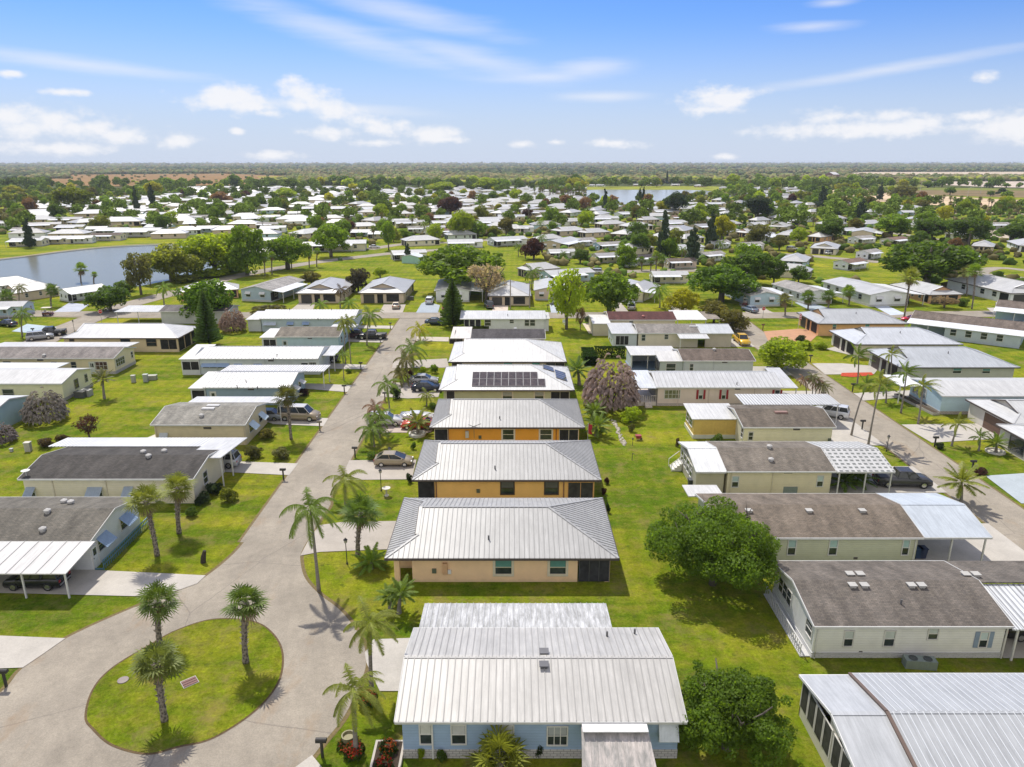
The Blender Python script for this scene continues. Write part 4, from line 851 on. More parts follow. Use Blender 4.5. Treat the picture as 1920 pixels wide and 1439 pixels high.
for p in ((461, 713), (444, 719), (482, 720)): L4.vent(*G(*p, 3.5))
L5 = mhome('long pale grey home with white roof, blue hood awnings and bay window', -53.4, -31.9, 115.3, 123.9, (.66, .70, .74), 'metal', (0.550, 0.557, 0.564), he=2.85, rise=.95, rx=(-52, -32.2), rib=.62)
L5.slab('porch_roof', -55.2, -51.8, 115.1, 122.5, 2.8, 3.5, 'metalrib', (.68, .67, .64)); m_ = MB(); m_.box(L5.lx(-55), L5.lx(-52), L5.ly(115.4), L5.ly(122), 0, 2.6); L5.part('porch_wall', m_, 'siding', (.66, .67, .68))
Rw = (Vector((L5.lx(-55), L5.ly(115.4), 0)), Vector((1, 0, 0)), Vector((0, -1, 0))); L5.panel('screen_panel', Rw, .2, 2.9, .9, 2.3, 'screen', (.03, .03, .03), frame=(.7, .7, .7), bars=1)
L5.wpx((381, 683, 429, 690), awn=((.28, .38, .56), .5, .6), style='triple'); L5.wpx((441, 684, 453, 690), awn=((.25, .36, .55), .45, .6)); L5.wpx((478, 684, 490, 690), awn=((.25, .36, .55), .45, .6))
L5.wpx((566, 681, 577, 692)); L5.wpx((581, 680, 592, 692), style='triple')
L5.slab('carport_roof', -32.1, -29.9, 117.5, 124, 2.8, 2.9, 'metalrib', (0.592, 0.592, 0.592), posts=((-30.1, 117.7), (-30.1, 123.8)))
for p in ((512, 668), (519, 664)): L5.vent(*G(*p, 3.4))
L6 = mhome('powder blue home with streaked brown-grey shingle roof', -44.3, -32.3, 131, 139.6, (.46, .60, .69), 'shingle', (.20, .18, .15), he=2.85, rise=.9)
L6.slab('porch_roof', -47.2, -43.4, 131, 137.5, 2.7, 2.95, 'metal', (.76, .74, .70)); m_ = MB(); m_.box(L6.lx(-46.9), L6.lx(-44), L6.ly(131.4), L6.ly(137), 0, 2.6); L6.part('porch_wall', m_, 'siding', (.6, .62, .62))
Rw = (Vector((L6.lx(-46.9), L6.ly(131.4), 0)), Vector((1, 0, 0)), Vector((0, -1, 0))); L6.panel('screen_panel', Rw, .3, 2.6, .6, 2.2, 'screen', (.03, .03, .03), frame=(.7, .7, .7), bars=1)
L6.win('R', 2, 3, 1.1, 2.2); L6.win('R', 5.5, 6.5, 1.1, 2.2); L6.door('F', 1, 1.9, col=(.45, .52, .56)); L6.slab('carport_roof', -36, -31.0, 139.4, 142.5, 2.8, 2.7, 'metal', WHITE)
L7 = mhome('slate blue home with white roof and three hooded window awnings by the corner', -52.6, -32.8, 147.2, 156.6, (.50, .58, .66), 'metal', (0.550, 0.557, 0.564), he=2.85, rise=1.0, rib=.62)
L7.slab('porch_roof', -55.6, -52.5, 147.4, 155, 2.6, 2.9, 'metal', WHITE); m_ = MB(); m_.box(L7.lx(-55.3), L7.lx(-52.6), L7.ly(147.8), L7.ly(154.6), 0, 2.4); L7.part('porch_wall', m_, 'siding', (.6, .62, .64))
L7.wpx((496, 606, 517, 611), awn=((.5, .56, .64), .5, .7), style='triple'); L7.wpx((540, 605, 550, 611), awn=((.28, .38, .56), .5, .7)); L7.wpx((569, 605, 579, 611), awn=((.28, .38, .56), .5, .7))
for p in ((543, 584), (622, 584), (596, 593)): L7.vent(*G(*p, 3.5))
L8 = mhome('pale grey home with dark grey shingle roof and striped carport, near the round tree', -85, -62, 155.0, 162.0, (.55, .56, .56), 'shingle', (.16, .15, .15), he=2.8, rise=.8, rx=(-77.2, -62), wx=(-77, -62.3))
L8.slab('carport_roof', -87, -77.4, 155.0, 161.5, 2.7, 2.9, 'pan', (.62, .63, .64), posts=((-86.6, 155.3), (-82, 155.3)))
# ---------------- far-left column facing the left lawn
K1 = House('hip_roofed_house', 'wide tan house with broad white hip roof and dark corner screens', 'house', -83.9, -62.0, 130.2, 139.9, 2.8, 4.5, oh=.4, ohx=.4)
K1.hip_roof('metalrib', (0.550, 0.557, 0.564), 2.2, gcol=(.6, .5, .35), trim=(.15, .12, .1)); K1.box_walls('stucco', (.74, .60, .40))
for a in ((131, 635, 138, 640), (228, 635, 243, 648), (276, 636, 292, 649)): K1.wpx(a, fc=(.25, .18, .12))
K1.ppx('screen_panel', (303, 637, 330, 655), 'screen', (.03, .03, .03), frame=(.5, .4, .28), bars=1)
for u in (.3, 3.0, 6.0): K1.panel('screen_panel', 'R', u, u + 2.4, .1, 2.4, 'screen', (.03, .03, .03), frame=(.55, .42, .28))
K2 = mhome('cream home with grey-violet shingle roof and corner bay windows', -95, -66.2, 115.6, 123, (.80, .70, .48), 'shingle', (.24, .22, .21), he=2.85, rise=.95, skirt=(.5, (.5, .48, .45)))
for a in ((8, 678, 20, 690), (98, 679, 106, 690), (135, 679, 142, 692)): K2.wpx(a, fc=(.6, .55, .45))
K2.wpx((174, 679, 200, 693), style='triple', gl=(.10, .06, .05)); K2.door('F', 24.1, 25.0, col=(.6, .64, .6)); K2.win('R', .5, 3.2, 1.1, 2.3, style='triple'); K2.win('R', 5.5, 6.1, 1.3, 2.3)
K2.slab('carport_roof', -92, -67.5, 122.8, 127, 3.0, 2.8, 'metalrib', (0.592, 0.576, 0.544)); K2.vent(*G(82, 663, 3.5), kind='dome')
K3 = mhome('pale yellow home with smooth white roof, behind the grey weeping tree', -95, -66.3, 101.3, 109.6, (.80, .76, .52), 'metal', (0.550, 0.550, 0.537), he=2.85, rise=.95, skirt=(.45, (.42, .4, .36)))
K3.wpx((8, 731, 24, 746), fc=(.3, .3, .28)); K3.win('R', 3.0, 3.9, 1.0, 2.3, fc=(.2, .18, .16)); K3.win('R', 5.8, 6.4, 1.2, 2.3, fc=(.3, .28, .26))
K3.slab('carport_roof', -95, -72, 109.4, 113, 2.9, 2.8, 'metal', (.66, .67, .68))
K4 = mhome('teal walled home with white roof at the left edge', -95, -67.3, 87.3, 95.6, (.34, .47, .50), 'metal', (0.592, 0.608, 0.624), he=2.85, rise=.9, wm='stucco')

for H, a in ((R3, (1470, 884, 1486, 888)), (R4, (1487, 804, 1500, 807)), (R5, (1378, 728, 1388, 731)), (R6, (1354, 678, 1364, 681)), (L3, (382, 801, 396, 805)), (L4, (465, 729, 476, 732)), (L5, (503, 675, 513, 678)), (L6, (577, 634, 585, 636)), (K2, (70, 674, 81, 677)), (R1, (1610, 1221, 1617, 1225)), (R2, (1600, 1045, 1608, 1049))):
    H.ppx('vent_grille', a, 'plain', (.10, .09, .08), d=.03)
for H, us, c in ((R3, (.4, 4.8), (.62, .56, .42)), (R5, (3, 7.4, 14), (.6, .5, .46)), (R2, (.3, 17.0), WHITE), (R1, (.2, 13.6), WHITE), (L2, (3.0, 8.5), (.6, .54, .42)), (L3, (.2, 11.2), (.6, .5, .36)), (L5, (4, 12), (.55, .58, .6)), (R6, (.2, 5), (.5, .53, .55)), (H0, (13.9,), (.3, .42, .6))):
    for u in us: H.downspout('F', u, c)
for H, u in ((H1, 3.2), (H2, 6.0), (H3, 5.4), (R4, 10.5), (L1, 2.0)):
    mb = MB(); H.wbox(mb, 'F', u, u + .35, .9, 1.3, -.01, .14); H.part('hose_reel', mb, 'plain', (.10, .12, .08))
# ------------------------------------------------------------------ trees, palms
def lobes_crown(name, seed, lobes, n, leaf, mt='leaf', flat=.0, droop=0.0, extra=None, trunk=None, aspect=1.7):
    """leaf quads spread over the outer part of several lobes; optional trunk quads in a second slot"""
    rg = np.random.default_rng(seed); L = np.array(lobes, float); vol = (L[:, 3] * L[:, 4] * L[:, 5]) ** .75; pick = rg.choice(len(L), n, p=vol / vol.sum())
    d = rg.normal(size=(n, 3)); d[:, 2] = np.where(rg.random(n) < .35, np.abs(d[:, 2]), d[:, 2]); d /= np.linalg.norm(d, axis=1)[:, None]
    r = 1 - np.abs(rg.normal(0, .20, n)); r = np.clip(r, .15, 1.08)
    C = L[pick, :3] + d * r[:, None] * L[pick, 3:6]
    keep = np.ones(n, bool)
    ph = rg.random(3) * 7                                            # gaps: drop leaves in patches
    f = np.sin(C[:, 0] * 1.9 / max(L[:, 3].mean(), .1) + ph[0]) * np.sin(C[:, 1] * 1.9 / max(L[:, 3].mean(), .1) + ph[1]) * np.sin(C[:, 2] * 2.6 / max(L[:, 5].mean(), .1) + ph[2])
    keep &= ~((f > .30) & (rg.random(n) < .72)); C = C[keep]; d = d[keep]; m = len(C)
    nrm = d + rg.normal(0, .75, (m, 3)); nrm /= np.linalg.norm(nrm, axis=1)[:, None]
    t = np.cross(nrm, rg.normal(size=(m, 3))); t /= np.linalg.norm(t, axis=1)[:, None] + 1e-9
    if droop: t = t * (1 - droop) + np.array([0, 0, -1]) * droop; t /= np.linalg.norm(t, axis=1)[:, None]
    bt = np.cross(nrm, t); bt /= np.linalg.norm(bt, axis=1)[:, None] + 1e-9
    s = leaf * rg.uniform(.6, 1.4, m)[:, None]
    V = np.stack([C - t * s * aspect / 2, C - bt * s * .5 + t * s * .1, C + t * s * aspect / 2, C + bt * s * .5 + t * s * .1], 1).reshape(-1, 3)
    Fq = np.arange(m * 4).reshape(-1, 4)
    return npmesh(name, V, Fq, mt)
def trunk_mesh(name, seed, h, r, spread, nb, fork=.35, mt='bark', thick=.45, lean=(0, 0)):
    rg = random.Random(seed); mb = MB(); top = Vector((lean[0], lean[1], h * fork))
    mb.tube([(0, 0, -.2), (lean[0] * .4, lean[1] * .4, h * fork * .5), top], [r * 1.25, r, r * .85], 8)
    for i in range(nb):
        a = 2 * math.pi * i / nb + rg.uniform(-.4, .4); R_ = spread * rg.uniform(.45, .85); e = Vector((lean[0] + math.cos(a) * R_, lean[1] + math.sin(a) * R_, h * rg.uniform(.62, .9)))
        m = top.lerp(e, .5) + Vector((math.cos(a), math.sin(a), .4)) * R_ * .12
        mb.tube([top - Vector((0, 0, .1)), m, e], [r * thick * 1.3, r * thick * .8, r * .12], 6)
        for k in range(3):
            q = m.lerp(e, rg.uniform(.1, .8)); w = q + Vector((rg.uniform(-1, 1), rg.uniform(-1, 1), rg.uniform(.3, 1))) * R_ * .35; mb.tube([q, w], [r * .22, r * .05], 5)
    me = bpy.data.meshes.new(name); me.from_pydata(mb.v, [], mb.f); me.materials.append(M[mt]); me.polygons.foreach_set('use_smooth', [True] * len(me.polygons)); return me
def rand_lobes(seed, n, rad, z0, z1, rl, flat=.8):
    rg = random.Random(seed); out = [(0, 0, (z0 + z1) / 2, rad * .62, rad * .62, (z1 - z0) * .42)]
    for i in range(n):
        a = 2 * math.pi * i / n * 1.618 * 2 + rg.uniform(-.3, .3); q = rad * rg.uniform(.35, .78) ; z = z0 + (z1 - z0) * rg.uniform(.22, .85) * (1.05 - .35 * (q / rad))
        r = rl * rg.uniform(.75, 1.25); out.append((math.cos(a) * q, math.sin(a) * q, z, r, r, r * flat))
    return out
# unit-size templates: crown radius 1, height 2 (scaled per tree)
TPL = {}
def tpl(kind, crown, trunk, cmat=None): TPL.setdefault(kind, []).append((crown, trunk))
for k in range(4):
    tpl('oak', lobes_crown('crown', 10 + k, rand_lobes(k, 15, 1.0, .22, 2.0, .32) + rand_lobes(k + 7, 18, 1.05, .30, 2.05, .17)[1:], 7600, .066), trunk_mesh('trunk', k, 1.9, .085, .8, 6))
    tpl('airy', lobes_crown('crown', 30 + k, rand_lobes(40 + k, 18, 1.0, .25, 2.0, .24, 1.0), 3600, .07), trunk_mesh('trunk', 20 + k, 2.0, .07, .85, 8))
for k in range(3):
    tpl('round', lobes_crown('crown', 50 + k, rand_lobes(60 + k, 12, .95, .15, 1.85, .36, .9) + rand_lobes(67 + k, 12, 1.0, .2, 1.95, .18, .9)[1:], 5600, .068), trunk_mesh('trunk', 30 + k, 1.5, .07, .6, 5, .25))
    tpl('bare', lobes_crown('crown', 70 + k, rand_lobes(80 + k, 14, .95, .4, 1.95, .26, 1.0), 1500, .05, aspect=3), trunk_mesh('trunk', 40 + k, 2.0, .06, 1.0, 12, .28, thick=.5))
    tpl('bush', lobes_crown('crown', 90 + k, rand_lobes(95 + k, 8, .8, .0, 1.5, .45, .9), 2200, .10), None)
def far_crown(seed): return lobes_crown('crown', seed, rand_lobes(seed, 9, .9, .3, 1.9, .42), 700, .20, aspect=1.3)
for k in range(4): tpl('far', far_crown(200 + k), trunk_mesh('trunk', 60 + k, 1.4, .08, .4, 3))
def weep_mesh(seed, n=620):
    """drooping plumes all over a dome: each arches out and falls, with side leaflets"""
    rg = random.Random(seed); V = []; Fc = []
    for i in range(n):
        a = rg.uniform(0, 6.283); q = rg.random() ** .55; th_ = math.acos(1 - q * .98) ; r = rg.uniform(.72, .95); p = Vector((math.cos(a) * math.sin(th_) * r * .92, math.sin(a) * math.sin(th_) * r * .92, .25 + 1.55 * math.cos(th_) * r * rg.uniform(.9, 1.05)))
        b = a + rg.uniform(-1.0, 1.0); d = Vector((math.cos(b), math.sin(b), rg.uniform(.5, 1.4))).normalized(); L_ = rg.uniform(.20, .38); ns = 7
        for s in range(ns):
            q2 = p + d * L_ / ns; sd = d.cross(Vector((0, 0, 1))).normalized() if abs(d.z) < .98 else Vector((1, 0, 0)); w = .055 * math.sin(math.pi * (.15 + .8 * s / ns))
            for sg in (-1, 1):
                e = sd * sg * w + Vector((0, 0, -w * rg.uniform(.5, 1.6))); i0 = len(V); V += [tuple(p), tuple(q2), tuple(q2 + e * .9 + d * .02), tuple(p + e)]; Fc.append((i0, i0 + 1, i0 + 2, i0 + 3))
            p = q2; d = (d + Vector((0, 0, -.42))).normalized()
    return npmesh('crown', np.array(V), np.array(Fc), 'frond')
for k in range(2): tpl('weeping', weep_mesh(k), trunk_mesh('trunk', 70 + k, 1.2, .06, .5, 5, .2))
def pine_mesh(seed, tiers=17, n=9, full=1.0):
    rg = random.Random(seed); V = []; Fc = []
    for t in range(tiers):
        f = t / (tiers - 1); z = .12 + 1.83 * f; L_ = (1 - f) ** .75 * full * rg.uniform(.85, 1.08) + .05
        for b in range(n):
            if rg.random() < .06: continue
            a = 2 * math.pi * b / n + t * .7 + rg.uniform(-.2, .2); dx, dy = math.cos(a), math.sin(a)
            for s in range(7):
                q0, q1 = L_ * s / 7, L_ * (s + 1) / 7; zz = lambda q: z + .10 * (q / max(L_, .01)) ** 2 * L_ + .04 * q; w = .05 * (1.15 - s / 9) + .012
                tx, ty = -dy, dx
                for sg, up in ((1, 0), (-1, 0), (0, 1)):
                    i0 = len(V); ox, oy, oz = tx * sg * w * 2.0, ty * sg * w * 2.0, (w * 1.3 if up else -.01 - .02 * rg.random())
                    V += [(dx * q0, dy * q0, zz(q0)), (dx * q1, dy * q1, zz(q1)), (dx * (q1 + .03) + ox, dy * (q1 + .03) + oy, zz(q1) + oz), (dx * (q0 + .04) + ox, dy * (q0 + .04) + oy, zz(q0) + oz)]
                    Fc.append((i0, i0 + 1, i0 + 2, i0 + 3))
    return npmesh('crown', np.array(V), np.array(Fc), 'needle')
def pole_mesh(h=2.0, r=.03):
    mb = MB(); mb.tube([(0, 0, -.1), (0, 0, h)], [r, r * .2], 7); me = bpy.data.meshes.new('trunk'); me.from_pydata(mb.v, [], mb.f); me.materials.append(M['bark']); return me
for k in range(2): tpl('pine', pine_mesh(k, 19, 10), pole_mesh())
for k in range(3):
    r_ = random.Random(80 + k); tpl('colpine', lobes_crown('crown', 300 + k, [(r_.uniform(-.22, .22), r_.uniform(-.22, .22), .22 + 1.72 * i / 13, q := (1.0 - .75 * (i / 13) ** 2.2) * r_.uniform(.55, 1.05), q, .085) for i in range(14)], 1900, .15, 'needle'), pole_mesh(1.95, .06))
# palms: real size
def fan_mesh(seed, n=27, rad=1.6, dead=0):
    rg = random.Random(seed); V = []; Fc = []
    for i in range(n + dead):
        a = i * 2.39996 + rg.uniform(-.2, .2); f = i / max(n, 1) if i < n else 1.0; el_ = R(80) - R(112) * f + R(rg.uniform(-9, 9)) if i < n else R(rg.uniform(-75, -55))
        dx = Vector((math.cos(a) * math.cos(el_), math.sin(a) * math.cos(el_), math.sin(el_))); pl = rad * rg.uniform(.40, .70); hub = dx * pl + Vector((0, 0, -.10 * f))
        sd = Vector((-math.sin(a), math.cos(a), 0)); up = dx.cross(sd) * -1
        i0 = len(V); V += [tuple(-sd * .02), tuple(sd * .02), tuple(hub + sd * .02), tuple(hub - sd * .02)]; Fc.append((i0, i0 + 1, i0 + 2, i0 + 3))
        m = 13
        for j in range(m):
            b = (j / (m - 1) - .5) * R(250); bl = rad * (.62 - .16 * abs(j / (m - 1) - .5)) * rg.uniform(.85, 1.1)
            ld = (dx * math.cos(b) + sd * math.sin(b)).normalized(); pe = Vector((-ld.y, ld.x, 0)); pe = (ld.cross(up)).normalized() * .062
            mid = hub + ld * bl * .5 + up * .05; tip = hub + ld * bl + Vector((0, 0, -.24 * bl - (.15 if i >= n else 0)))
            i0 = len(V); V += [tuple(hub), tuple(mid - pe), tuple(tip), tuple(mid + pe)]; Fc.append((i0, i0 + 1, i0 + 2, i0 + 3))
    return npmesh('crown', np.array(V), np.array(Fc), 'frond')
def feather_mesh(seed, n=16, L_=2.8, wind=(.35, 0), droop=1.0, leaflet=.55, step=22):
    rg = random.Random(seed); V = []; Fc = []
    for i in range(n):
        a = i * 2.39996 + rg.uniform(-.15, .15); f = i / (n - 1); el_ = R(74) - R(84) * f; LL = L_ * rg.uniform(.82, 1.1)
        p = Vector((0, 0, 0)); d = Vector((math.cos(a) * math.cos(el_), math.sin(a) * math.cos(el_), math.sin(el_)))
        for s in range(step):
            ds = LL / step; q = p + d * ds; sd = d.cross(Vector((0, 0, 1)));
            if sd.length < .05: sd = Vector((-math.sin(a), math.cos(a), 0))
            sd.normalize(); i0 = len(V); V += [tuple(p - sd * .02), tuple(p + sd * .02), tuple(q + sd * .018), tuple(q - sd * .018)]; Fc.append((i0, i0 + 1, i0 + 2, i0 + 3))
            if s > 2:
                u = s / step; ll = leaflet * (math.sin(math.pi * (.12 + .85 * u)) ** .7) * rg.uniform(.8, 1.15)
                for sg in (-1, 1):
                    for rep in (0, .5):
                        b = p.lerp(q, rep); dr = rg.uniform(.35, 1.0) * droop; e = b + (sd * sg * .8 + d * .5 + Vector((wind[0], wind[1], -dr))).normalized() * ll; w = d * .035
                        i0 = len(V); V += [tuple(b - w), tuple(b + w), tuple(b.lerp(e, .6) + w * .9), tuple(e)]; Fc.append((i0, i0 + 1, i0 + 2, i0 + 3))
            p = q; d = (d + Vector((wind[0] * .06, wind[1] * .06, -.105 * droop * (1.1 - .3 * (el_ < .3))))).normalized()
    return npmesh('crown', np.array(V), np.array(Fc), 'frond')
FAN = [fan_mesh(k) for k in range(3)]; DEADF = [fan_mesh(50 + k, 0, 1.3, 6) for k in range(2)]; FEA = [feather_mesh(10 + k) for k in range(3)]; WASH = [feather_mesh(20, 15, 2.3, (.9, .1), .55, .45), feather_mesh(21, 15, 2.3, (.8, -.2), .6, .45)]
CYC = [feather_mesh(30 + k, 22, 1.5, (0, 0), .55, .3, 14) for k in range(2)]
GREENS = dict(d=(.115, .185, .03), g=(.185, .285, .028), l=(.32, .41, .026), y=(.38, .38, .02), o=(.17, .175, .06), b=(.13, .095, .055), m=(.085, .035, .03), r=(.25, .15, .09), w=(.37, .28, .255), e=(.05, .08, .035), p=(.155, .225, .03), q=(.235, .265, .045), k=(.165, .155, .04))
KINDNAME = dict(oak='shade_tree', airy='open_crowned_tree', round='round_tree', bare='bare_tree', bush='bush', far='shade_tree', weeping='weeping_tree', pine='norfolk_pine', colpine='columnar_pine')
BARK = (.13, .11, .09)
def tree(kind, x, y, h, w, hue, label=None, name=None, cat='tree', group=None, seed=None, z=0, bark=BARK, rot=None):
    """x, y world; h height, w crown width"""
    seed = random.randrange(99) if seed is None else seed; c_, t_ = TPL[kind][seed % len(TPL[kind])]; nm = name or KINDNAME[kind]
    col = GREENS[hue] if isinstance(hue, str) else hue; j = random.uniform(.88, 1.14); col = tuple(c * j for c in col)
    if h < 1.6 or t_ is None:
        o = bpy.data.objects.new(nm, c_); COL.objects.link(o); o.color = (*col, 1); root = o
    else:
        root = bpy.data.objects.new(nm, None); COL.objects.link(root)
        o = bpy.data.objects.new('crown', c_); COL.objects.link(o); o.parent = root; o.color = (*col, 1)
        t = bpy.data.objects.new('trunk', t_); COL.objects.link(t); t.parent = root; t.color = (*bark, 1)
    root.location = (x, y, z); root.scale = (w / 2, w / 2, h / 2); root.rotation_euler = (0, 0, random.uniform(0, 6.28) if rot is None else rot)
    return tag(root, label, cat, group)
def palm(kind, x, y, h, label=None, lean=(0, 0), hue=None, cr=1.0, group=None, name=None, tr=.19, seed=0, boots=True):
    """h = height of the crown base"""
    nm = name or dict(fan='cabbage_palm', feather='queen_palm', wash='tall_palm', cycad='sago_palm')[kind]; root = empty(nm, (x, y, 0), 0, label, 'palm tree', group)
    me = dict(fan=FAN, feather=FEA, wash=WASH, cycad=CYC)[kind]; me = me[seed % len(me)]
    mb = MB(); top = Vector((lean[0], lean[1], h)); pts = [Vector((0, 0, -.1)), Vector((lean[0] * .12, lean[1] * .12, h * .3)), Vector((lean[0] * .45, lean[1] * .45, h * .65)), top]
    if kind == 'fan': rr = [tr * 1.25, tr * .95, tr * 1.0, tr * 1.15]
    else: rr = [tr * 1.2, tr * .85, tr * .75, tr * .6]
    if h > .5:
        pp = []; r2 = []
        for i in range(3):
            for s in range(4): pp.append(pts[i].lerp(pts[i + 1], s / 4)); r2.append((rr[i] + (rr[i + 1] - rr[i]) * s / 4) * (1 + (.10 if s % 2 else -.04) * (kind == 'fan')))
        pp.append(top); r2.append(rr[3]); mb.tube(pp, r2, 9); t = mb.obj('trunk', 'palmbark' if kind == 'fan' else 'bark', root, (.20, .17, .14) if kind == 'fan' else (.25, .22, .19), True)
        if kind == 'fan':      # old leaf bases
            bo = MB(); rg = random.Random(seed)
            for i in range(int(h * 11)):
                zz = h * (.25 + .73 * i / (h * 11)); a = i * 2.4; p = pts[0].lerp(top, zz / h); p = Vector((lean[0] * (zz / h) ** 1.6, lean[1] * (zz / h) ** 1.6, zz)); dv = Vector((math.cos(a), math.sin(a), 1.1))
                bo.beam(p + Vector((math.cos(a), math.sin(a), 0)) * tr * .8, p + Vector((math.cos(a), math.sin(a), 0)) * tr * .8 + dv * .17, .09, .03)
            bo.obj('leaf_base', 'palmbark', root, (.26, .22, .18))
    if kind == 'fan':
        dd = bpy.data.objects.new('dead_frond', DEADF[seed % 2]); COL.objects.link(dd); dd.parent = root; dd.location = top; dd.scale = (cr * random.uniform(.75, 1.05),) * 3; dd.rotation_euler = (0, 0, random.uniform(0, 6)); dd.color = (.24, .18, .11, 1)
    o = bpy.data.objects.new('crown', me); COL.objects.link(o); o.parent = root; o.location = top; o.scale = (cr, cr, cr * random.uniform(.82, 1.05)); o.rotation_euler = (0, 0, 0 if kind in ('wash', 'feather') else random.uniform(0, 6)); col = GREENS[hue] if isinstance(hue, str) else (hue or GREENS['p']); o.color = (*col, 1)
    return root
def ppalm(kind, bx, by, tx, ty, label, **kw):
    """palm from the photo pixels of its foot and of the centre of its crown"""
    x, y = G(bx, by); X2, Z = onY(tx, ty, y); return palm(kind, x, y, max(.3, Z), label, lean=(X2 - x, 0), **kw)
def ptree(kind, cx, by, ty, w, hue, label=None, **kw):
    """tree from photo pixels: foot (cx, by), top row ty, crown width w"""
    x, y = G(cx, by); a, b, c = ray(cx, by); wm = w * y / b / F_PX
    yy = y + wm * .25; _, z = onY(cx, ty, yy); return tree(kind, x, y, max(z, .8), wm, hue, label, **kw)

# ---- the two big trees of the middle lawn
def big_tree(label, x, y, h, w, seed, n, leaf, hue):
    root = empty('shade_tree', (x, y, 0), 0, label, 'tree')
    lb = rand_lobes(seed, 30, w / 2, .5, h, w * .125, .8) + rand_lobes(seed + 50, 46, w / 2 * 1.08, .8, h * 1.02, w * .062, .9)[1:]; me = lobes_crown('crown', seed, lb, n, leaf); o = bpy.data.objects.new('crown', me); COL.objects.link(o); o.parent = root; o.color = (*hue, 1)
    t = bpy.data.objects.new('trunk', trunk_mesh('trunk', seed, h, .28, w * .42, 9, .25)); COL.objects.link(t); t.parent = root; t.color = (*BARK, 1); return root
x, y = G(1342, 1105); big_tree('big dark green bushy tree standing in the middle lawn', x - .1, y + .7, 7.4, 11.6, 3, 58000, .125, (.14, .225, .024))
x, y = G(1378, 1425); big_tree('bushy green tree in the lower middle, between the two nearest homes', x - .25, y + .9, 5.5, 7.6, 9, 40000, .105, (.145, .23, .024))
# ---- roundabout and lawn palms
FG = dict(hue='p', seed=0)
ppalm('fan', 300, 1212, 296, 1128, 'cabbage palm at the far left rim of the round grass island', cr=.98, seed=0, hue=(.12, .18, .03))
ppalm('fan', 461, 1243, 461, 1130, 'cabbage palm on the right side of the round grass island', cr=.98, seed=1, hue=(.12, .18, .03))
ppalm('fan', 309, 1352, 293, 1243, 'shaggy cabbage palm nearest the camera on the round grass island', cr=1.0, seed=2, hue=(.165, .20, .045))
ppalm('fan', 295, 1042, 273, 938, 'cabbage palm beside the white home at the left edge', cr=1.1, seed=1, hue='q'); ppalm('fan', 336, 1000, 334, 914, 'cabbage palm in front of the dark roofed home', cr=1.0, seed=2, hue='q')
ppalm('feather', 598, 1108, 582, 958, 'slim queen palm at the mouth of the turning circle', cr=1.1, tr=.15, seed=0); ppalm('fan', 671, 1043, 677, 962, 'bushy cabbage palm before the peach house', cr=1.15, seed=0, hue='d')
ppalm('feather', 648, 946, 648, 900, 'queen palm beside the drive of the gold car', cr=1.1, tr=.13, seed=1, hue='q')
ppalm('feather', 697, 1300, 694, 1172, 'drooping queen palm at the drive of the pale blue home', cr=.92, tr=.16, seed=2, hue='q'); ppalm('feather', 668, 1418, 664, 1295, 'queen palm with red blooms at its foot, lower left of the pale blue home', cr=.85, tr=.16, seed=1, hue='q')
x, y = G(938, 1455); palm('fan', x, y, 1.0, 'yellow-green fan palm against the pale blue home', cr=1.25, hue=(.21, .23, .03), seed=1)
ppalm('cycad', 748, 1150, 752, 1112, 'small sago palm at the corner of the peach house', cr=1.0); ppalm('cycad', 732, 1142, 730, 1118, 'second small sago palm, half hidden by its neighbour', cr=.9, seed=1)
x, y = G(697, 1066); palm('cycad', x, y, .6, 'low spreading palm by the entrance of the peach house', cr=1.2, hue='g')
ppalm('fan', 546, 824, 538, 744, 'cabbage palm beside the tan van', cr=1.12, tr=.16, hue=(.12, .125, .035), seed=2)
ppalm('feather', 658, 682, 652, 603, 'thin palm in a pair in front of the powder blue home', cr=.95, tr=.1, hue='q'); ppalm('feather', 648, 682, 645, 606, 'leaning palm, left one of the pair at the powder blue home', cr=.9, tr=.1, seed=1, hue='q')
ppalm('feather', 688, 648, 693, 592, 'full queen palm behind the black pickup', cr=1.35, tr=.14, seed=2); ppalm('feather', 645, 714, 643, 665, 'thin young palm by the bay window home', cr=.6, tr=.08)
for i, (bx, by, tx, ty, c, h, lb) in enumerate([(788, 640, 786, 618, 1.2, 'y', 'bright yellow-green palm at the corner of the cross street'), (776, 690, 772, 655, 1.35, 'p', 'queen palm beside the tan walled house'), (765, 717, 762, 676, 1.15, 'k', 'wispy grey-green queen palm left of the silver car'),
        (731, 778, 726, 722, 1.0, 'p', 'queen palm at the kerb before the solar panel house'), (700, 806, 703, 765, .8, 'r', 'small rusty fronded palm near the white car'), (702, 838, 698, 805, 1.15, 'p', 'broad queen palm at the orange house drive'), (712, 822, 712, 780, 1.0, 'p', 'queen palm behind the broad one at the orange house'),
        (757, 722, 752, 702, 1.0, 'k', 'young queen palm at the drive of the dark blue car'), (800, 762, 800, 741, .7, 'q', 'small palm by the pale green house entrance')]):
    ppalm('feather', bx, by, tx, ty, lb, cr=c, tr=.12, seed=i, hue=h)
ppalm('cycad', 783, 814, 783, 792, 'palm in a round white stone ring', cr=1.5, hue='q', tr=.2)
ppalm('cycad', 1116, 818, 1119, 800, 'palm behind the orange house, beside the middle lawn', cr=1.5, hue='p'); ppalm('cycad', 1086, 722, 1083, 694, 'shaggy palm left of the big weeping tree', cr=1.7, hue='d', tr=.3); ppalm('cycad', 1117, 786, 1115, 772, 'low palm behind the solar panel house', cr=1.4, hue='p')
ppalm('cycad', 196, 748, 193, 712, 'lone shaggy palm on the left lawn', cr=1.35, hue='o', tr=.2)
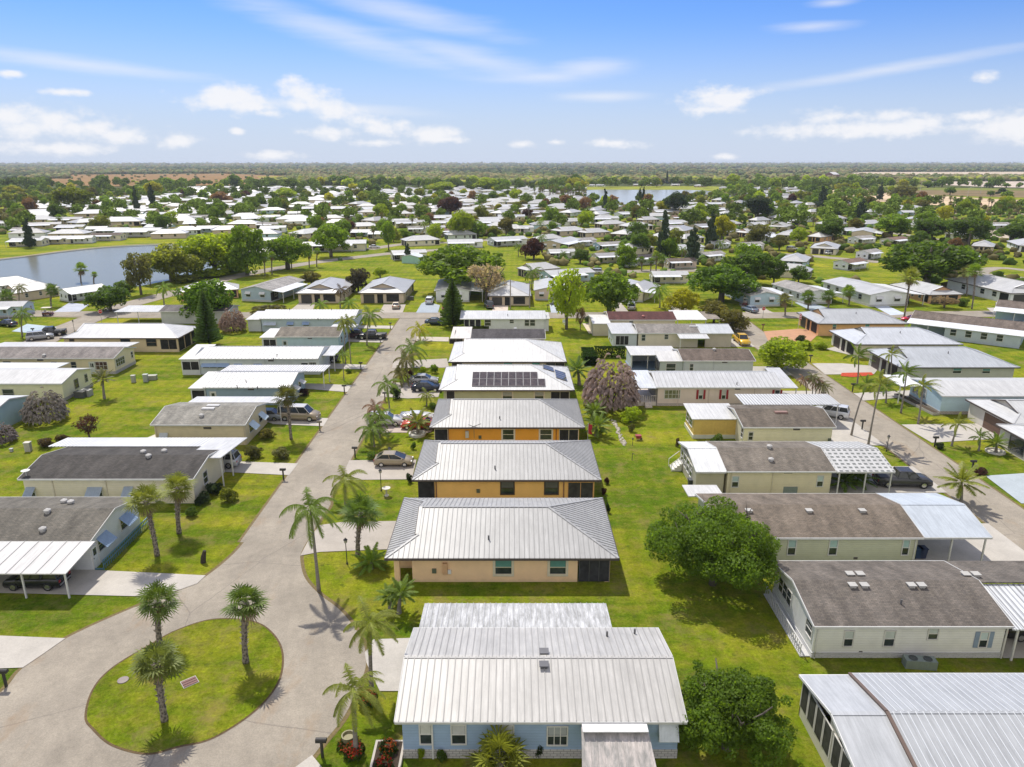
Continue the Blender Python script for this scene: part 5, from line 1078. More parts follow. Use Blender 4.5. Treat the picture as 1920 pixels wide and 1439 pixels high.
for i, (bx, by, tx, ty, c, lb) in enumerate([(1596, 817, 1625, 722, .95, 'curving tall palm, left of the leaning pair by the street'), (1628, 834, 1650, 722, 1.15, 'leaning tall palm, right of the pair by the street'), (1607, 722, 1610, 668, 1.3, 'wind-swept palm in the red mulch strip'), (1668, 716, 1672, 665, 1.0, 'pale wind-swept palm before the dark roofed duplex'),
        (1689, 775, 1700, 700, 1.1, 'straight palm on the right lawn, dark crown'), (1721, 796, 1731, 724, 1.15, 'palm nearest the white double drive'), (1661, 756, 1661, 728, .9, 'short palm behind the leaning pair'), (1784, 837, 1797, 796, .95, 'thin bent palm beside the white double drive'), (1835, 846, 1838, 820, .7, 'small bare-looking palm on the right lawn')]):
    ppalm('wash', bx, by, tx, ty, lb, cr=c, tr=.13, seed=i, hue='q' if i % 2 else 'p')
ppalm('cycad', 1867, 849, 1868, 832, 'young palm in a pale stone ring', cr=1.1, hue='p'); ppalm('cycad', 1801, 944, 1803, 905, 'spreading palm at the edge of the right street', cr=1.75, hue='q', tr=.18)
for i, (a, b, lb) in enumerate([(1582, 918, 'left clump of dark palm leaves at the chequered carport'), (1606, 912, 'tallest clump of dark palm leaves at the chequered carport'), (1590, 900, 'rear clump of dark palm leaves at the chequered carport')]):
    x, y = G(a, b); palm('cycad', x, y, .9, lb, cr=1.45, hue='d', seed=i)
for i, (bx, by, tx, ty) in enumerate([(1512, 752, 1508, 712), (1522, 756, 1524, 708), (1532, 758, 1540, 722), (1528, 755, 1530, 716), (1541, 752, 1548, 726)]):
    ppalm('feather', bx, by, tx, ty, ('leftmost', 'tallest', 'right middle', 'central', 'rightmost')[i] + ' slim triangle palm in the roadside cluster', cr=.62, tr=.09, hue='r' if i in (0, 3) else 'o', seed=i, name='slim_palm')
# ---- named trees of the near and middle ground: kind, x, base row, top row, width, hue, label
for a in [('round', 1463, 694, 622, 108, 'l', 'round bright green tree at the edge of the right street', 2), ('round', 1182, 792, 756, 42, 'l', 'leafy green shrub tree in the middle lawn', 0), ('bare', 168, 822, 773, 56, 'm', 'small red-brown leaved tree on the left lawn', 0),
          ('weeping', 1144, 766, 642, 106, 'w', 'big greyish weeping tree with drooping plumes in the middle', 0), ('weeping', 88, 790, 713, 76, (.25, .22, .20), 'grey weeping tree before the pale yellow home', 1), ('weeping', 2, 830, 782, 56, (.25, .21, .20), 'grey weeping tree cut by the left edge', 0), ('weeping', 438, 622, 568, 48, (.36, .25, .20), 'pinkish weeping shrub right of the Norfolk pine', 1),
          ('pine', 392, 648, 543, 50, (.09, .15, .035), 'full green Norfolk pine on the left'), ('pine', 850, 614, 522, 54, 'd', 'sparse tall Norfolk pine at the cross street corner'),
          ('round', 208, 584, 526, 82, (.09,.16,.02), 'dense dome-shaped tree by the white carport home'), ('bush', 238, 547, 518, 40, 'd', 'dark shrub behind the dome-shaped tree'), ('airy', 265, 553, 466, 62, 'o', 'half-bare tree at the lake shore'), ('round', 322, 528, 440, 110, 'q', 'feathery yellow-green tree on the lake shore'), ('round', 352, 518, 462, 70, 'l', 'small bright tree on the lake bank, right of the feathery one'),
          ('round', 404, 514, 420, 132, 'l', 'wide feathery bright tree at the end of the lake'), ('round', 464, 516, 404, 88, 'g', 'tall fresh green tree by the lakeside street'), ('round', 392, 604, 508, 112, (.13,.23,.02), 'large bushy tree over the small peach house'), ('bush', 500, 592, 560, 70, 'k', 'rounded olive bushes left of the grey roofed home'),
          ('round', 584, 536, 502, 44, 'k', 'olive-brown bush on the lawn behind the tan houses'), ('round', 672, 548, 494, 50, (.10,.09,.06), 'dark tree with faded blossoms between the tan houses'), ('airy', 713, 522, 498, 34, 'l', 'thin green tree on the open lawn'), ('oak', 541, 506, 434, 82, 'g', 'leafy green tree above the row of cabbage palms'),
          ('oak', 621, 483, 411, 72, 'g', 'oak in front of the long cream home across the lawn'), ('airy', 729, 470, 410, 32, 'g', 'slender tree before the cream hip roofed house'), ('oak', 866, 448, 388, 52, 'l', 'lime green tree above the pale green screened house'), ('airy', 896, 447, 410, 38, 'g', 'green tree right of the lime one'),
          ('oak', 862, 548, 446, 172, 'g', 'huge spreading oak in the centre of the view'), ('bare', 912, 566, 484, 92, (.42, .34, .27), 'big leafless grey tree right of the spreading oak'), ('airy', 1062, 618, 492, 78, 'l', 'tall open tree on the lawn by the cross street'), ('oak', 1142, 592, 498, 110, (.14,.22,.022), 'leaning leafy tree over the parked white car'),
          ('bare', 1088, 620, 572, 24, 'r', 'thin pinkish leafless shrub tree on the lawn'), ('bush', 1108, 607, 587, 26, 'e', 'dark round bush beside the cream shed'), ('round', 1280, 588, 530, 76, 'y', 'yellow-flowering tree, left of three over the carport'), ('round', 1338, 608, 552, 66, 'k', 'olive green tree, middle of three over the carport'), ('round', 1374, 622, 570, 62, 'k', 'olive green tree, right of three, near the street'),
          ('oak', 1352, 566, 484, 128, (.12,.21,.022), 'wide dark green tree across from the light blue home'), ('oak', 1402, 536, 462, 104, 'd', 'dense dark tree behind the wide green one'), ('oak', 1735, 540, 440, 164, (.11,.18,.024), 'very wide dark tree on the right, behind the white homes'),
          ('oak', 1670, 445, 396, 72, 'g', 'dark green tree, left of three big ones at upper right'), ('oak', 1745, 452, 402, 70, 'd', 'dark green tree, middle of three big ones at upper right'), ('oak', 1815, 460, 401, 76, 'd', 'dark green tree, right of three big ones at upper right'), ('oak', 1898, 452, 414, 54, 'd', 'dark maroon-tinged tree near the right edge'),
          ('round', 1200, 476, 428, 46, 'd', 'round dark tree between the pale mobile homes'), ('oak', 1556, 452, 404, 58, 'd', 'dark oak left of the white duplex'), ('round', 1256, 484, 438, 36, 'g', 'green tree leaning on the tall dark pine'), ('round', 1497, 530, 491, 40, 'd', 'bushy tree beside the light blue gabled house'), ('airy', 1450, 536, 476, 48, 'd', 'thin dark tree at the end of the pale roofs'),
          ('bare', 1770, 578, 552, 58, (.26, .19, .13), 'leafless tan shrub before the orange brick house'), ('bush', 1803, 574, 550, 28, 'd', 'dark rounded bush right of the leafless shrub'), ('oak', 1266, 404, 355, 44, 'e', 'tall dark tree standing against the bright lake'), ('oak', 1420, 414, 362, 54, 'e', 'big dark tree right of the bright lake'),
          ('round', 845, 404, 362, 56, 'm', 'maroon leaved clump of trees in the far tract'), ('round', 415, 384, 354, 40, 'r', 'reddish-brown tree among the far left roofs'), ('oak', 140, 396, 346, 70, (.19, .235, .012), 'very large yellow-green tree at the far left'), ('oak', 26, 368, 345, 34, 'y', 'bright yellow tree far left'), ('oak', 830, 362, 339, 60, 'l', 'lime double-topped tree in the far centre'),
          ('oak', 911, 360, 330, 54, 'l', 'broad lime tree right of the double-topped one'), ('oak', 1079, 358, 331, 50, 'y', 'broad yellow tree left of the bright lake'), ('oak', 290, 372, 337, 32, 'y', 'yellow-green tree behind the two dark pines'), ('oak', 1690, 378, 344, 56, 'o', 'olive tree by the sandy track'), ('oak', 1582, 362, 341, 28, 'q', 'round yellow-green tree near the sand'), ('oak', 536, 376, 349, 42, 'l', 'bright flat-topped tree in the far left tract')]:
    kw = {} if len(a) < 8 else dict(seed=a[7]); ptree(a[0], a[1], a[2], a[3], a[4], a[5], a[6], name='norfolk_pine' if a[0] == 'pine' else None, **kw)
for a in [(258, 400, 350, 12, 'dark slim pine, left of two in the far left tract'), (288, 398, 345, 16, 'dark slim pine, right of two in the far left tract'), (57, 465, 410, 22, 'dark feathery pine on the lake shore'), (1134, 398, 355, 12, 'brownish slim pine in front of the bright lake'), (1199, 384, 352, 9, 'slim brown pine, left of a pair at the lake'), (1206, 384, 351, 8, 'slim brown pine, right of a pair at the lake'),
          (1243, 482, 396, 26, 'very tall dark pine right of the round dark tree'), (1297, 500, 424, 32, 'ragged dark pine between the white roofs'), (1332, 466, 398, 24, 'dark pine behind the ragged one'), (1649, 376, 346, 15, 'dark cypress-like tree at the sandy track'), (1540, 390, 350, 24, 'dark conifer in the far right tract'), (1612, 420, 374, 24, 'jagged dark pine left of the three big trees'), (1250, 345, 321, 6, 'thin dark pine beyond the bright lake'), (765, 492, 456, 14, 'small narrow pine beside the mint shed')]:
    ptree('colpine', a[0], a[1], a[2], a[3], 'e', a[4])
for i, (bx, by, ty, c, h) in enumerate([(497, 518, 483, 1.0, 'g'), (510, 515, 480, 1, 'g'), (536, 505, 482, .9, 'g'), (547, 504, 480, .9, 'd'), (580, 501, 478, .9, 'g'), (594, 501, 472, .9, 'g'), (282, 535, 504, 1.05, 'd'), (152, 530, 504, 1.35, 'g'), (176, 532, 515, .7, 'g'),
        (972, 481, 462, 1, 'p'), (985, 485, 464, .95, 'p'), (1002, 484, 458, 1, 'p'), (1090, 487, 462, 1.2, 'o'), (1203, 508, 488, 1.0, 'd'), (1220, 508, 490, 1, 'd'), (1242, 510, 488, 1.1, 'd'), (1237, 578, 545, 1.4, 'g'), (997, 542, 512, 1.5, 'p'), (1472, 592, 562, 1.1, 'o'), (1515, 580, 558, 1.35, 'd'), (1553, 578, 556, 1.3, 'd'), (1592, 572, 548, 1.25, 'g'),
        (1612, 480, 462, 1.1, 'd'), (638, 578, 545, 1.1, 'b'), (308, 573, 540, 1.15, 'g'), (42, 632, 588, 1.1, 'p'), (96, 575, 545, 1.2, 'd'), (14, 580, 558, 1.35, 'd'), (37, 575, 540, .9, 'o'), (1055, 488, 475, .8, 'p'), (602, 588, 572, 1.1, 'g'), (654, 590, 570, 1.2, 'g')]):
    k = 'fan' if i in (0, 1, 2, 3, 4, 5, 6, 8, 13, 14, 15, 18, 19, 20, 21, 22, 7, 26, 27) else 'feather'
    ppalm(k, bx, by, bx + (i % 3 - 1), ty, None, cr=c, tr=.17, hue=h, seed=i, group='palms in the middle distance')
PALM_LABELS_START = True
ppalm('fan', 1695, 597, 1707, 520, 'very tall windblown palm beside the red car', cr=1.5, tr=.17, hue='q', seed=0); ppalm('fan', 1812, 556, 1812, 512, 'tall palm, left of two by the white hip roofed house', cr=1.3, tr=.15, hue='o', seed=1); ppalm('fan', 1822, 580, 1828, 508, 'tall palm, right of two by the white hip roofed house', cr=1.3, tr=.15, hue='g', seed=2)
# ------------------------------------------------------------------ vehicles
CARK = dict(  # length, width, body stations (x, top z), cabin (x0, x1 at belt; x0, x1 at roof), belt, roof, wheel r, wheel x
    sedan=(4.6, 1.78, [(-2.3, .78), (-2.22, .95), (-1.6, 1.0), (.9, .96), (1.5, .88), (2.15, .72), (2.3, .5)], (-1.75, 1.15, -.95, .25), .95, 1.43, .32, (-1.35, 1.4)),
    hatch=(4.45, 1.74, [(-2.22, .7), (-2.15, 1.0), (-1.5, 1.05), (.8, .98), (1.5, .88), (2.1, .7), (2.22, .45)], (-2.05, 1.35, -1.2, .15), .98, 1.49, .31, (-1.35, 1.35)),
    suv=(4.7, 1.86, [(-2.35, .9), (-2.3, 1.08), (-1.6, 1.1), (1.0, 1.06), (1.9, .98), (2.28, .8), (2.35, .5)], (-2.25, 1.2, -2.0, .45), 1.06, 1.7, .36, (-1.4, 1.45)),
    van=(5.5, 1.98, [(-2.75, .9), (-2.72, 1.2), (-2, 1.22), (1.3, 1.18), (2.1, 1.08), (2.62, .9), (2.75, .55)], (-2.68, 1.75, -2.6, .95), 1.2, 2.02, .37, (-1.7, 1.75)),
    pickup=(5.8, 1.96, [(-2.9, .95), (-2.88, 1.15), (-2, 1.15), (1.3, 1.12), (2.3, 1.06), (2.8, .9), (2.9, .55)], (-.95, 1.55, -.7, .75), 1.12, 1.82, .40, (-1.85, 1.9)),
    open=(4.6, 1.8, [(-2.3, .78), (-2.22, .92), (-1.6, .95), (.9, .92), (1.5, .86), (2.15, .72), (2.3, .5)], (-.9, .95, -.9, .35), .92, 1.12, .32, (-1.35, 1.4)))
def car(kind, px, py, rz, col, label, roofcol=None, group=None, xy=None, cat='car', name='parked_car'):
    L_, Wd, st, cab, belt, roof, wr, wx = CARK[kind]; x, y = xy or G(px, py); w = Wd / 2
    root = empty(name, (x, y, .055), R(rz), label, cat, group); mb = MB(); ring = []
    for i, (sx, sz) in enumerate(st):
        e = .90 if i in (0, len(st) - 1) else (.97 if i in (1, len(st) - 2) else 1.0); n = len(mb.v)
        mb.v += [(sx, -w * .90 * e, .25), (sx, -w * e, .5), (sx, -w * .985 * e, sz - .12), (sx, -w * .90 * e, sz), (sx, w * .90 * e, sz), (sx, w * .985 * e, sz - .12), (sx, w * e, .5), (sx, w * .90 * e, .25)]; ring.append(n)
    for a, b in zip(ring, ring[1:]):
        for k in range(8): mb.f.append((a + k, b + k, b + (k + 1) % 8, a + (k + 1) % 8)[::-1]); mb.m.append(0)
    mb.f.append(tuple(ring[0] + k for k in range(8))[::-1]); mb.f.append(tuple(ring[-1] + k for k in range(8))); mb.m += [0, 0]
    mb.obj('body', 'car', root, col, True)
    a0, a1, b0, b1 = cab; wb, wt = w * .89, w * .73; g = MB()
    g.hexa([(a0, -wb, belt - .04), (a1, -wb, belt - .04), (a1, wb, belt - .04), (a0, wb, belt - .04), (b0, -wt, roof), (b1, -wt, roof), (b1, wt, roof), (b0, wt, roof)]); g.obj('windows', 'glass', root, (.03, .035, .04))
    r = MB(); r.hexa([(b0 - .05, -wt - .02, roof - .01), (b1 + .06, -wt - .02, roof - .01), (b1 + .06, wt + .02, roof - .01), (b0 - .05, wt + .02, roof - .01), (b0 + .1, -wt + .08, roof + .05), (b1 - .1, -wt + .08, roof + .05), (b1 - .1, wt - .08, roof + .05), (b0 + .1, wt - .08, roof + .05)])
    for sg in (-1, 1):
        r.beam((a0, sg * wb, belt - .05), (b0, sg * wt, roof), .07, .05); r.beam((a1, sg * wb, belt - .05), (b1, sg * wt, roof), .07, .05)
        for f in ((.5,) if kind in ('sedan', 'hatch', 'pickup') else (.36, .68)): r.beam((a0 + (a1 - a0) * f, sg * (wb + .01), belt - .05), (b0 + (b1 - b0) * f, sg * (wt + .01), roof), .07, .04)
    r.obj('roof', 'car', root, roofcol or col)
    for wxx in wx:
        for sg in (-1, 1):
            t = MB(); t.tube([(wxx, sg * (w - .20), wr), (wxx, sg * (w + .02), wr)], wr, 16); tt = t.obj('wheel', 'rubber', root, (.02, .02, .02))
            q = MB(); q.tube([(wxx, sg * (w + .0), wr), (wxx, sg * (w + .035), wr)], wr * .62, 12); q.obj('rim', 'chrome', tt, (.6, .6, .6))
    for sg in (-1, 1):
        h = MB(); h.box(L_ / 2 - .16, L_ / 2 - .02, sg * w * .68 - .16, sg * w * .68 + .16, .58, .72); h.obj('headlight', 'plain', root, (.75, .75, .72))
        h = MB(); h.box(-L_ / 2 - .02, -L_ / 2 + .12, sg * w * .74 - .12, sg * w * .74 + .12, .68, .90); h.obj('taillight', 'plain', root, (.35, .02, .02))
        h = MB(); h.box(a1 - .35, a1 - .2, sg * (w + .1) - .08, sg * (w + .1) + .08, belt - .02, belt + .12); h.obj('mirror', 'car', root, col)
    if kind == 'pickup':
        b = MB(); b.box(-2.75, -1.0, -w * .78, w * .78, 1.12, 1.17); b.obj('truck_bed', 'plain', root, (.03, .03, .03))
    if kind == 'open':
        b = MB(); b.box(-.9, .55, -w * .7, w * .7, .9, 1.0); b.obj('seat', 'plain', root, (.08, .07, .06))
    bm_ = MB(); bm_.box(-w * 0 - L_ / 2 - .03, -L_ / 2 + .05, -w * .8, w * .8, .38, .52); bm_.box(L_ / 2 - .08, L_ / 2 + .03, -w * .8, w * .8, .34, .46); bm_.obj('bumper', 'plain', root, (.25, .25, .25))
    return root
car('hatch', 739, 872, 0, (.36, .30, .21), 'gold hatchback on the concrete drive of the golden yellow house')
car('van', 562, 787, -4, (.33, .27, .19), 'tan van with white roof on a drive by the left street', roofcol=(.6, .58, .54), cat='van', name='parked_van')
car('suv', 412, 874, 180, (.50, .51, .53), 'silver minivan under the striped carport', cat='van', name='parked_van')
car('suv', 72, 1098, 180, (.02, .021, .023), 'black SUV beneath the carport at the left edge', name='parked_car')
car('sedan', 800, 733, 0, (.022, .028, .045), 'dark blue sedan on the drive of the solar panel house'); car('sedan', 795, 719, 0, (.42, .42, .43), 'silver sedan behind the dark blue one')
car('suv', 722, 797, 4, (.62, .62, .62), 'white SUV half under a palm by the orange house'); car('open', 782, 788, 0, (.68, .68, .67), 'white open-top car by the orange house'); car('sedan', 785, 803, 178, (.50, .07, .02), 'orange-red car under a palm by the orange house')
car('sedan', 817, 609, -4, (.05, .075, .11), 'dark blue-grey coupe at the foot of the Norfolk pine'); car('pickup', 698, 636, 180, (.012, .012, .012), 'black pickup on the powder blue home drive', cat='pickup', name='pickup_truck'); car('suv', 658, 634, 175, (.06, .02, .02), 'dark red SUV behind the black pickup')
car('suv', 612, 679, 180, (.03, .03, .035), 'dark car in the carport of the long pale grey home'); car('sedan', 500, 787, 180, (.25, .27, .3), 'grey car tucked beside the beige home')
car('pickup', 1690, 910, -3, (.055, .055, .06), 'charcoal pickup beside the chequered carport', cat='pickup', name='pickup_truck'); car('pickup', 1392, 645, -90, (.70, .42, .02), 'bright yellow pickup beside the cream home carport', cat='pickup', name='pickup_truck', xy=(45.0, 137.5))
car('suv', 1557, 781, 150, (.62, .63, .65), 'white SUV at the rear of the dark brown roofed home'); car('suv', 1915, 1205, 0, (.03, .03, .035), 'dark car in the white home carport at the right edge', xy=(39.0, 46.2))
car('sedan', 1406, 585, 110, (.22, .27, .33), 'blue-grey sedan on the drive of the light blue home'); car('sedan', 1710, 604, 160, (.60, .02, .05), 'bright red sports car under the very tall palm'); car('sedan', 743, 578, 95, (.50, .42, .30), 'beige sedan on the drive of the tan house'); car('suv', 806, 569, 90, (.60, .62, .64), 'white SUV inside the small white carport')
car('suv', 917, 577, 100, (.07, .08, .10), 'dark SUV beside the tan garage wall'); car('suv', 1038, 569, 85, (.40, .42, .45), 'silver SUV on the light blue drive under the open tree'); car('suv', 1184, 580, 80, (.55, .56, .57), 'white pickup-like car under the leaning tree')
car('sedan', 1887, 575, 150, (.30, .24, .17), 'tan car outside the white hip roofed house'); car('sedan', 14, 612, 160, (.03, .035, .05), 'black car in the pale blue carport at far left'); car('pickup', 95, 630, 200, (.03, .03, .03), 'black pickup on the street behind the wide hip roof', cat='pickup', name='pickup_truck'); car('suv', 76, 637, 30, (.35, .36, .38), 'grey car next to the black street pickup')
car('suv', 1183, 502, 40, (.62, .63, .64), 'white SUV before the small grey home with dark roof'); car('sedan', 1254, 497, 20, (.62, .62, .62), 'white car under the ragged pine'); car('suv', 1556, 478, 30, (.6, .6, .6), 'white car before the white duplex garages'); car('sedan', 702, 466, 10, (.65, .65, .65), 'white car beyond the open lawn')
car('suv', 1485, 470, 15, (.6, .6, .6), 'white pickup by the little white homes'); car('sedan', 938, 436, 20, (.45, .5, .52), 'pale green car in the far drive'); car('sedan', 952, 437, 20, (.6, .6, .6), 'white car in the far drive'); car('suv', 1115, 514, 170, (.5, .5, .5), 'grey car beside the light blue gable')
def golf_cart(px, py, rz, label, top=(.6, .56, .48)):
    x, y = G(px, py); r = empty('golf_cart', (x, y, .05), R(rz), label, 'golf cart'); b = MB(); b.hexa([(-1.1, -.55, .25), (1.15, -.5, .25), (1.15, .5, .25), (-1.1, .55, .25), (-1.1, -.55, .75), (.9, -.5, .62), (.9, .5, .62), (-1.1, .55, .75)]); b.obj('body', 'car', r, (.15, .05, .05))
    b = MB(); b.box(-.5, 0, -.5, .5, .75, .85); b.box(-.6, -.5, -.5, .5, .75, 1.25); b.obj('seat', 'plain', r, (.5, .45, .4)); b = MB(); b.box(-1.15, .85, -.6, .6, 1.8, 1.87); b.obj('roof', 'plain', r, top)
    for a in ((-1, -.5), (-1, .5), (.75, -.5), (.75, .5)):
        b = MB(); b.beam((a[0], a[1], .6), (a[0] * .95, a[1], 1.8), .05, .05); b.obj('post', 'plain', r, (.1, .1, .1)); b = MB(); b.tube([(a[0] * .85, a[1] * 1.0, .22), (a[0] * .85, a[1] * 1.25, .22)], .22, 12); b.obj('wheel', 'rubber', r, (.02, .02, .02))
golf_cart(91, 592, 10, 'golf cart with tan roof driving on the far left street'); golf_cart(1398, 573, 60, 'red golf cart by the light blue home', (.7, .7, .7)); golf_cart(1730, 615, 30, 'golf cart under the long carport roof at right', (.5, .5, .48))
# ------------------------------------------------------------------ street furniture and garden things
def mailbox(px, py, label, h=1.15, col=(.03, .028, .025), s=1.0):
    x, y = G(px, py); r = empty('mailbox', (x, y, 0), 0, label, 'mailbox', 'mailboxes along the streets'); m = MB(); m.box(-.07, .07, -.07, .07, -.05, h); m.obj('post', 'plain', r, col)
    m = MB(); n = 9; pts = [(.14 * math.cos(math.pi * i / (n - 1)), .12 + .13 * math.sin(math.pi * i / (n - 1))) for i in range(n)] + [(-.14, 0), (.14, 0)]
    a = [(-.32, p[0], h + p[1]) for p in pts]; b = [(.32, p[0], h + p[1]) for p in pts]; m.poly(a[::-1]); m.poly(b)
    for i in range(len(pts)): j = (i + 1) % len(pts); m.poly([a[i], b[i], b[j], a[j]][::-1])
    m.obj('box', 'plain', r, col); r.scale = (s, s, s)
for a in [(605, 1420, 'mailbox at the bottom, beside the turning circle'), (12, 1288, 'mailbox at the left edge by the white drive'), (532, 900, 'mailbox by the drive of the dark roofed home'), (666, 858, 'mailbox beside the drive of the gold car'), (600, 808, 'mailbox beside the tan van', (.14, .12, .08)), (646, 738, 'mailbox by the grey-blue home drive'), (677, 694, 'mailbox by the bay window home drive'),
          (732, 617, 'mailbox by the slate blue home drive'), (722, 752, 'mailbox opposite the grey-blue home'), (713, 641, 'mailbox beside the black pickup'), (1616, 806, 'mailbox between the leaning palms and the street'), (1752, 838, 'mailbox in dark shrubs by the white double drive'), (1822, 884, 'mailbox in the flower patch on the right lawn'), (1598, 735, 'mailbox on the lawn of the red mulch strip'), (1430, 620, 'mailbox on the grass corner by the stop sign', (.12, .04, .03)),
          (1519, 680, 'mailbox by the bright round tree drive'), (1542, 752, 'mailbox behind the slim palm cluster', (.35, .3, .25)), (1381, 630, 'mailbox by the yellow pickup'), (63, 628, 'mailbox by the light blue painted drive'), (1027, 582, 'mailbox by the light blue drive across the street'), (1146, 580, 'mailbox under the leaning tree')]:
    mailbox(*a[:3 - 1], a[2], **({} if len(a) < 4 else dict(col=a[3])))
def lamp_post(px, py, label, h=2.1):
    x, y = G(px, py); r = empty('lamp_post', (x, y, 0), 0, label, 'lamp post', 'garden lamp posts'); m = MB(); m.lathe((0, 0, 0), [(.10, 0), (.07, .15), (.04, .3), (.035, h)], 8); m.obj('post', 'plain', r, (.03, .03, .03))
    m = MB(); m.lathe((0, 0, h), [(.08, 0), (.15, .05), (.17, .3), (.11, .32)], 6); m.obj('lantern', 'glass', r, (.35, .33, .3)); m = MB(); m.lathe((0, 0, h + .3), [(.21, 0), (.03, .17), (.02, .24)], 6); m.obj('cap', 'plain', r, (.03, .03, .03))
for a in [(715, 921, 'black lantern post by the bird bath'), (651, 1058, 'black lantern post before the peach house'), (1662, 847, 'lantern post at the edge of the right street', 1.7), (140, 623, 'black lantern post at the far left street corner'), (731, 858, 'short lantern post by the gold car lawn', .9)]: lamp_post(*a)
x, y = G(725, 930); r = empty('bird_bath', (x, y, 0), 0, 'pale stone bird bath on the lawn of the golden yellow house', 'bird bath'); m = MB(); m.lathe((0, 0, 0), [(.24, 0), (.22, .1), (.1, .18), (.09, .7), (.16, .78)], 14); m.obj('pedestal', 'plain', r, (.5, .47, .42)); m = MB(); m.lathe((0, 0, .76), [(.1, 0), (.42, .12), (.45, .17), (.40, .17), (.1, .07)], 18); m.obj('bowl', 'plain', r, (.55, .52, .46))
def font_text(s, size, loc, rot, parent, col, name='lettering'):
    c = bpy.data.curves.new(name, 'FONT'); c.body = s; c.size = size; c.align_x = 'CENTER'; c.align_y = 'CENTER'; c.extrude = .004; tmp = bpy.data.objects.new(name, c); COL.objects.link(tmp); bpy.context.view_layer.update(); me = bpy.data.meshes.new_from_object(tmp.evaluated_get(bpy.context.evaluated_depsgraph_get())); bpy.data.objects.remove(tmp); me.materials.clear(); me.materials.append(M['plain']); o = bpy.data.objects.new(name, me); COL.objects.link(o); o.parent = parent; o.location = loc; o.rotation_euler = rot; o.color = (*col, 1); return o
def stop_sign(px, py, rz, label):
    x, y = G(px, py); r = empty('stop_sign', (x, y, 0), R(rz), label, 'road sign'); m = MB(); m.box(-.04, .04, -.04, .04, 0, 2.3); m.obj('post', 'plain', r, (.35, .35, .34))
    def octo(R_, y0, y1): m = MB(); P = [(R_ * math.cos(R(22.5 + 45 * i)), 2.35 + R_ * math.sin(R(22.5 + 45 * i))) for i in range(8)]; a = [(p[0], y0, p[1]) for p in P]; b = [(p[0], y1, p[1]) for p in P]; m.poly(a); m.poly(b[::-1]); [m.poly([a[i], b[i], b[(i + 1) % 8], a[(i + 1) % 8]]) for i in range(8)]; return m
    octo(.46, -.075, -.045).obj('border', 'plain', r, (.75, .75, .75)); octo(.42, -.085, -.06).obj('panel', 'plain', r, (.52, .02, .02)); font_text('STOP', .34, (0, -.095, 2.35), (R(90), 0, 0), r, (.8, .8, .8))
stop_sign(1430, 598, 0, 'red octagonal stop sign at the right street corner'); stop_sign(832, 598, -30, 'red stop sign half behind the tall Norfolk pine'); stop_sign(191, 604, 40, 'stop sign at the far left street corner, facing away')
def aircon(px, py, label, n=1, col=(.20, .24, .22), s=1.0):
    x, y = G(px, py); r = empty('air_conditioner', (x, y, 0), R(-6), label, 'air conditioner'); m = MB(); m.box(-.75 * n, .75 * n, -.5, .5, 0, .95); m.obj('cabinet', 'plain', r, col)
    for i in range(n):
        cx = (i - (n - 1) / 2) * 1.4; m = MB(); m.lathe((cx, 0, .955), [(.42, 0), (.42, .05), (.36, .06), (.34, .02)], 16); m.obj('fan_grille', 'plain', r, (.06, .07, .07))
    r.scale = (s, s, s)
aircon(1723, 1250, 'grey-green double air conditioner against the white lap-sided home', 2, s=.70); aircon(1478, 925, 'round-topped air conditioner behind the brown shingle roof'); aircon(1321, 757, 'air conditioner at the pale pink home', 1, (.4, .38, .33)); aircon(152, 745, 'dark air conditioner at the pale yellow home', 1, (.08, .08, .08)); aircon(163, 742, 'lighter air conditioner at the pale yellow home', 1, (.35, .35, .33)); aircon(770, 563, 'air conditioner beside the tan house', 1, (.1, .1, .1))
def ubox(px, py, w, d, h, col, label, name='utility_box'):
    w, d, h = w * .72, d * .72, h * .85; x, y = G(px, py); r = empty(name, (x, y, 0), R(8), label, 'utility box'); m = MB(); m.box(-w / 2, w / 2, -d / 2, d / 2, 0, h); m.obj('cabinet', 'plain', r, col); m = MB(); m.box(-w / 2 - .05, w / 2 + .05, -d / 2 - .05, d / 2 + .05, h, h + .07); m.obj('lid', 'plain', r, tuple(min(1, c * 1.2) for c in col))
ubox(251, 717, .8, .7, 1.3, (.35, .35, .30), 'narrow utility cabinet on the left lawn, left of three'); ubox(274, 716, .9, .8, 1.4, (.33, .35, .33), 'utility cabinet on the left lawn, middle of three'); ubox(286, 712, 1.9, 1.2, .8, (.30, .30, .24), 'low wide utility box on the left lawn'); ubox(54, 846, .9, .8, 1.3, (.42, .40, .34), 'pale utility cabinet before the dark roofed home'); ubox(22, 847, .4, .4, .4, (.35, .36, .35), 'tiny utility post on the left lawn'); ubox(638, 489, 2.2, 1.2, 1.0, (.06, .10, .06), 'dark green utility box beside the lakeside street')
def bins(px, py, label, col=(.02, .05, .11)):
    x, y = G(px, py); r = empty('wheelie_bin', (x, y, 0), 0, label, 'bin'); m = MB(); m.hexa([(-.25, -.28, 0), (.25, -.28, 0), (.25, .28, 0), (-.25, .28, 0), (-.31, -.35, 1.0), (.31, -.35, 1.0), (.31, .35, 1.0), (-.31, .35, 1.0)]); m.obj('body', 'plain', r, col); m = MB(); m.box(-.34, .34, -.4, .38, 1.0, 1.07); m.obj('lid', 'plain', r, tuple(c * 1.3 for c in col))
bins(1718, 1046, 'navy wheelie bin, left of two in the sage home carport'); bins(1727, 1046, 'navy wheelie bin, right of two in the sage home carport', (.03, .04, .09)); bins(1295, 915, 'dark bin by the steps of the cream home', (.05, .055, .06)); bins(1862, 560, 'navy bins by the white garage')
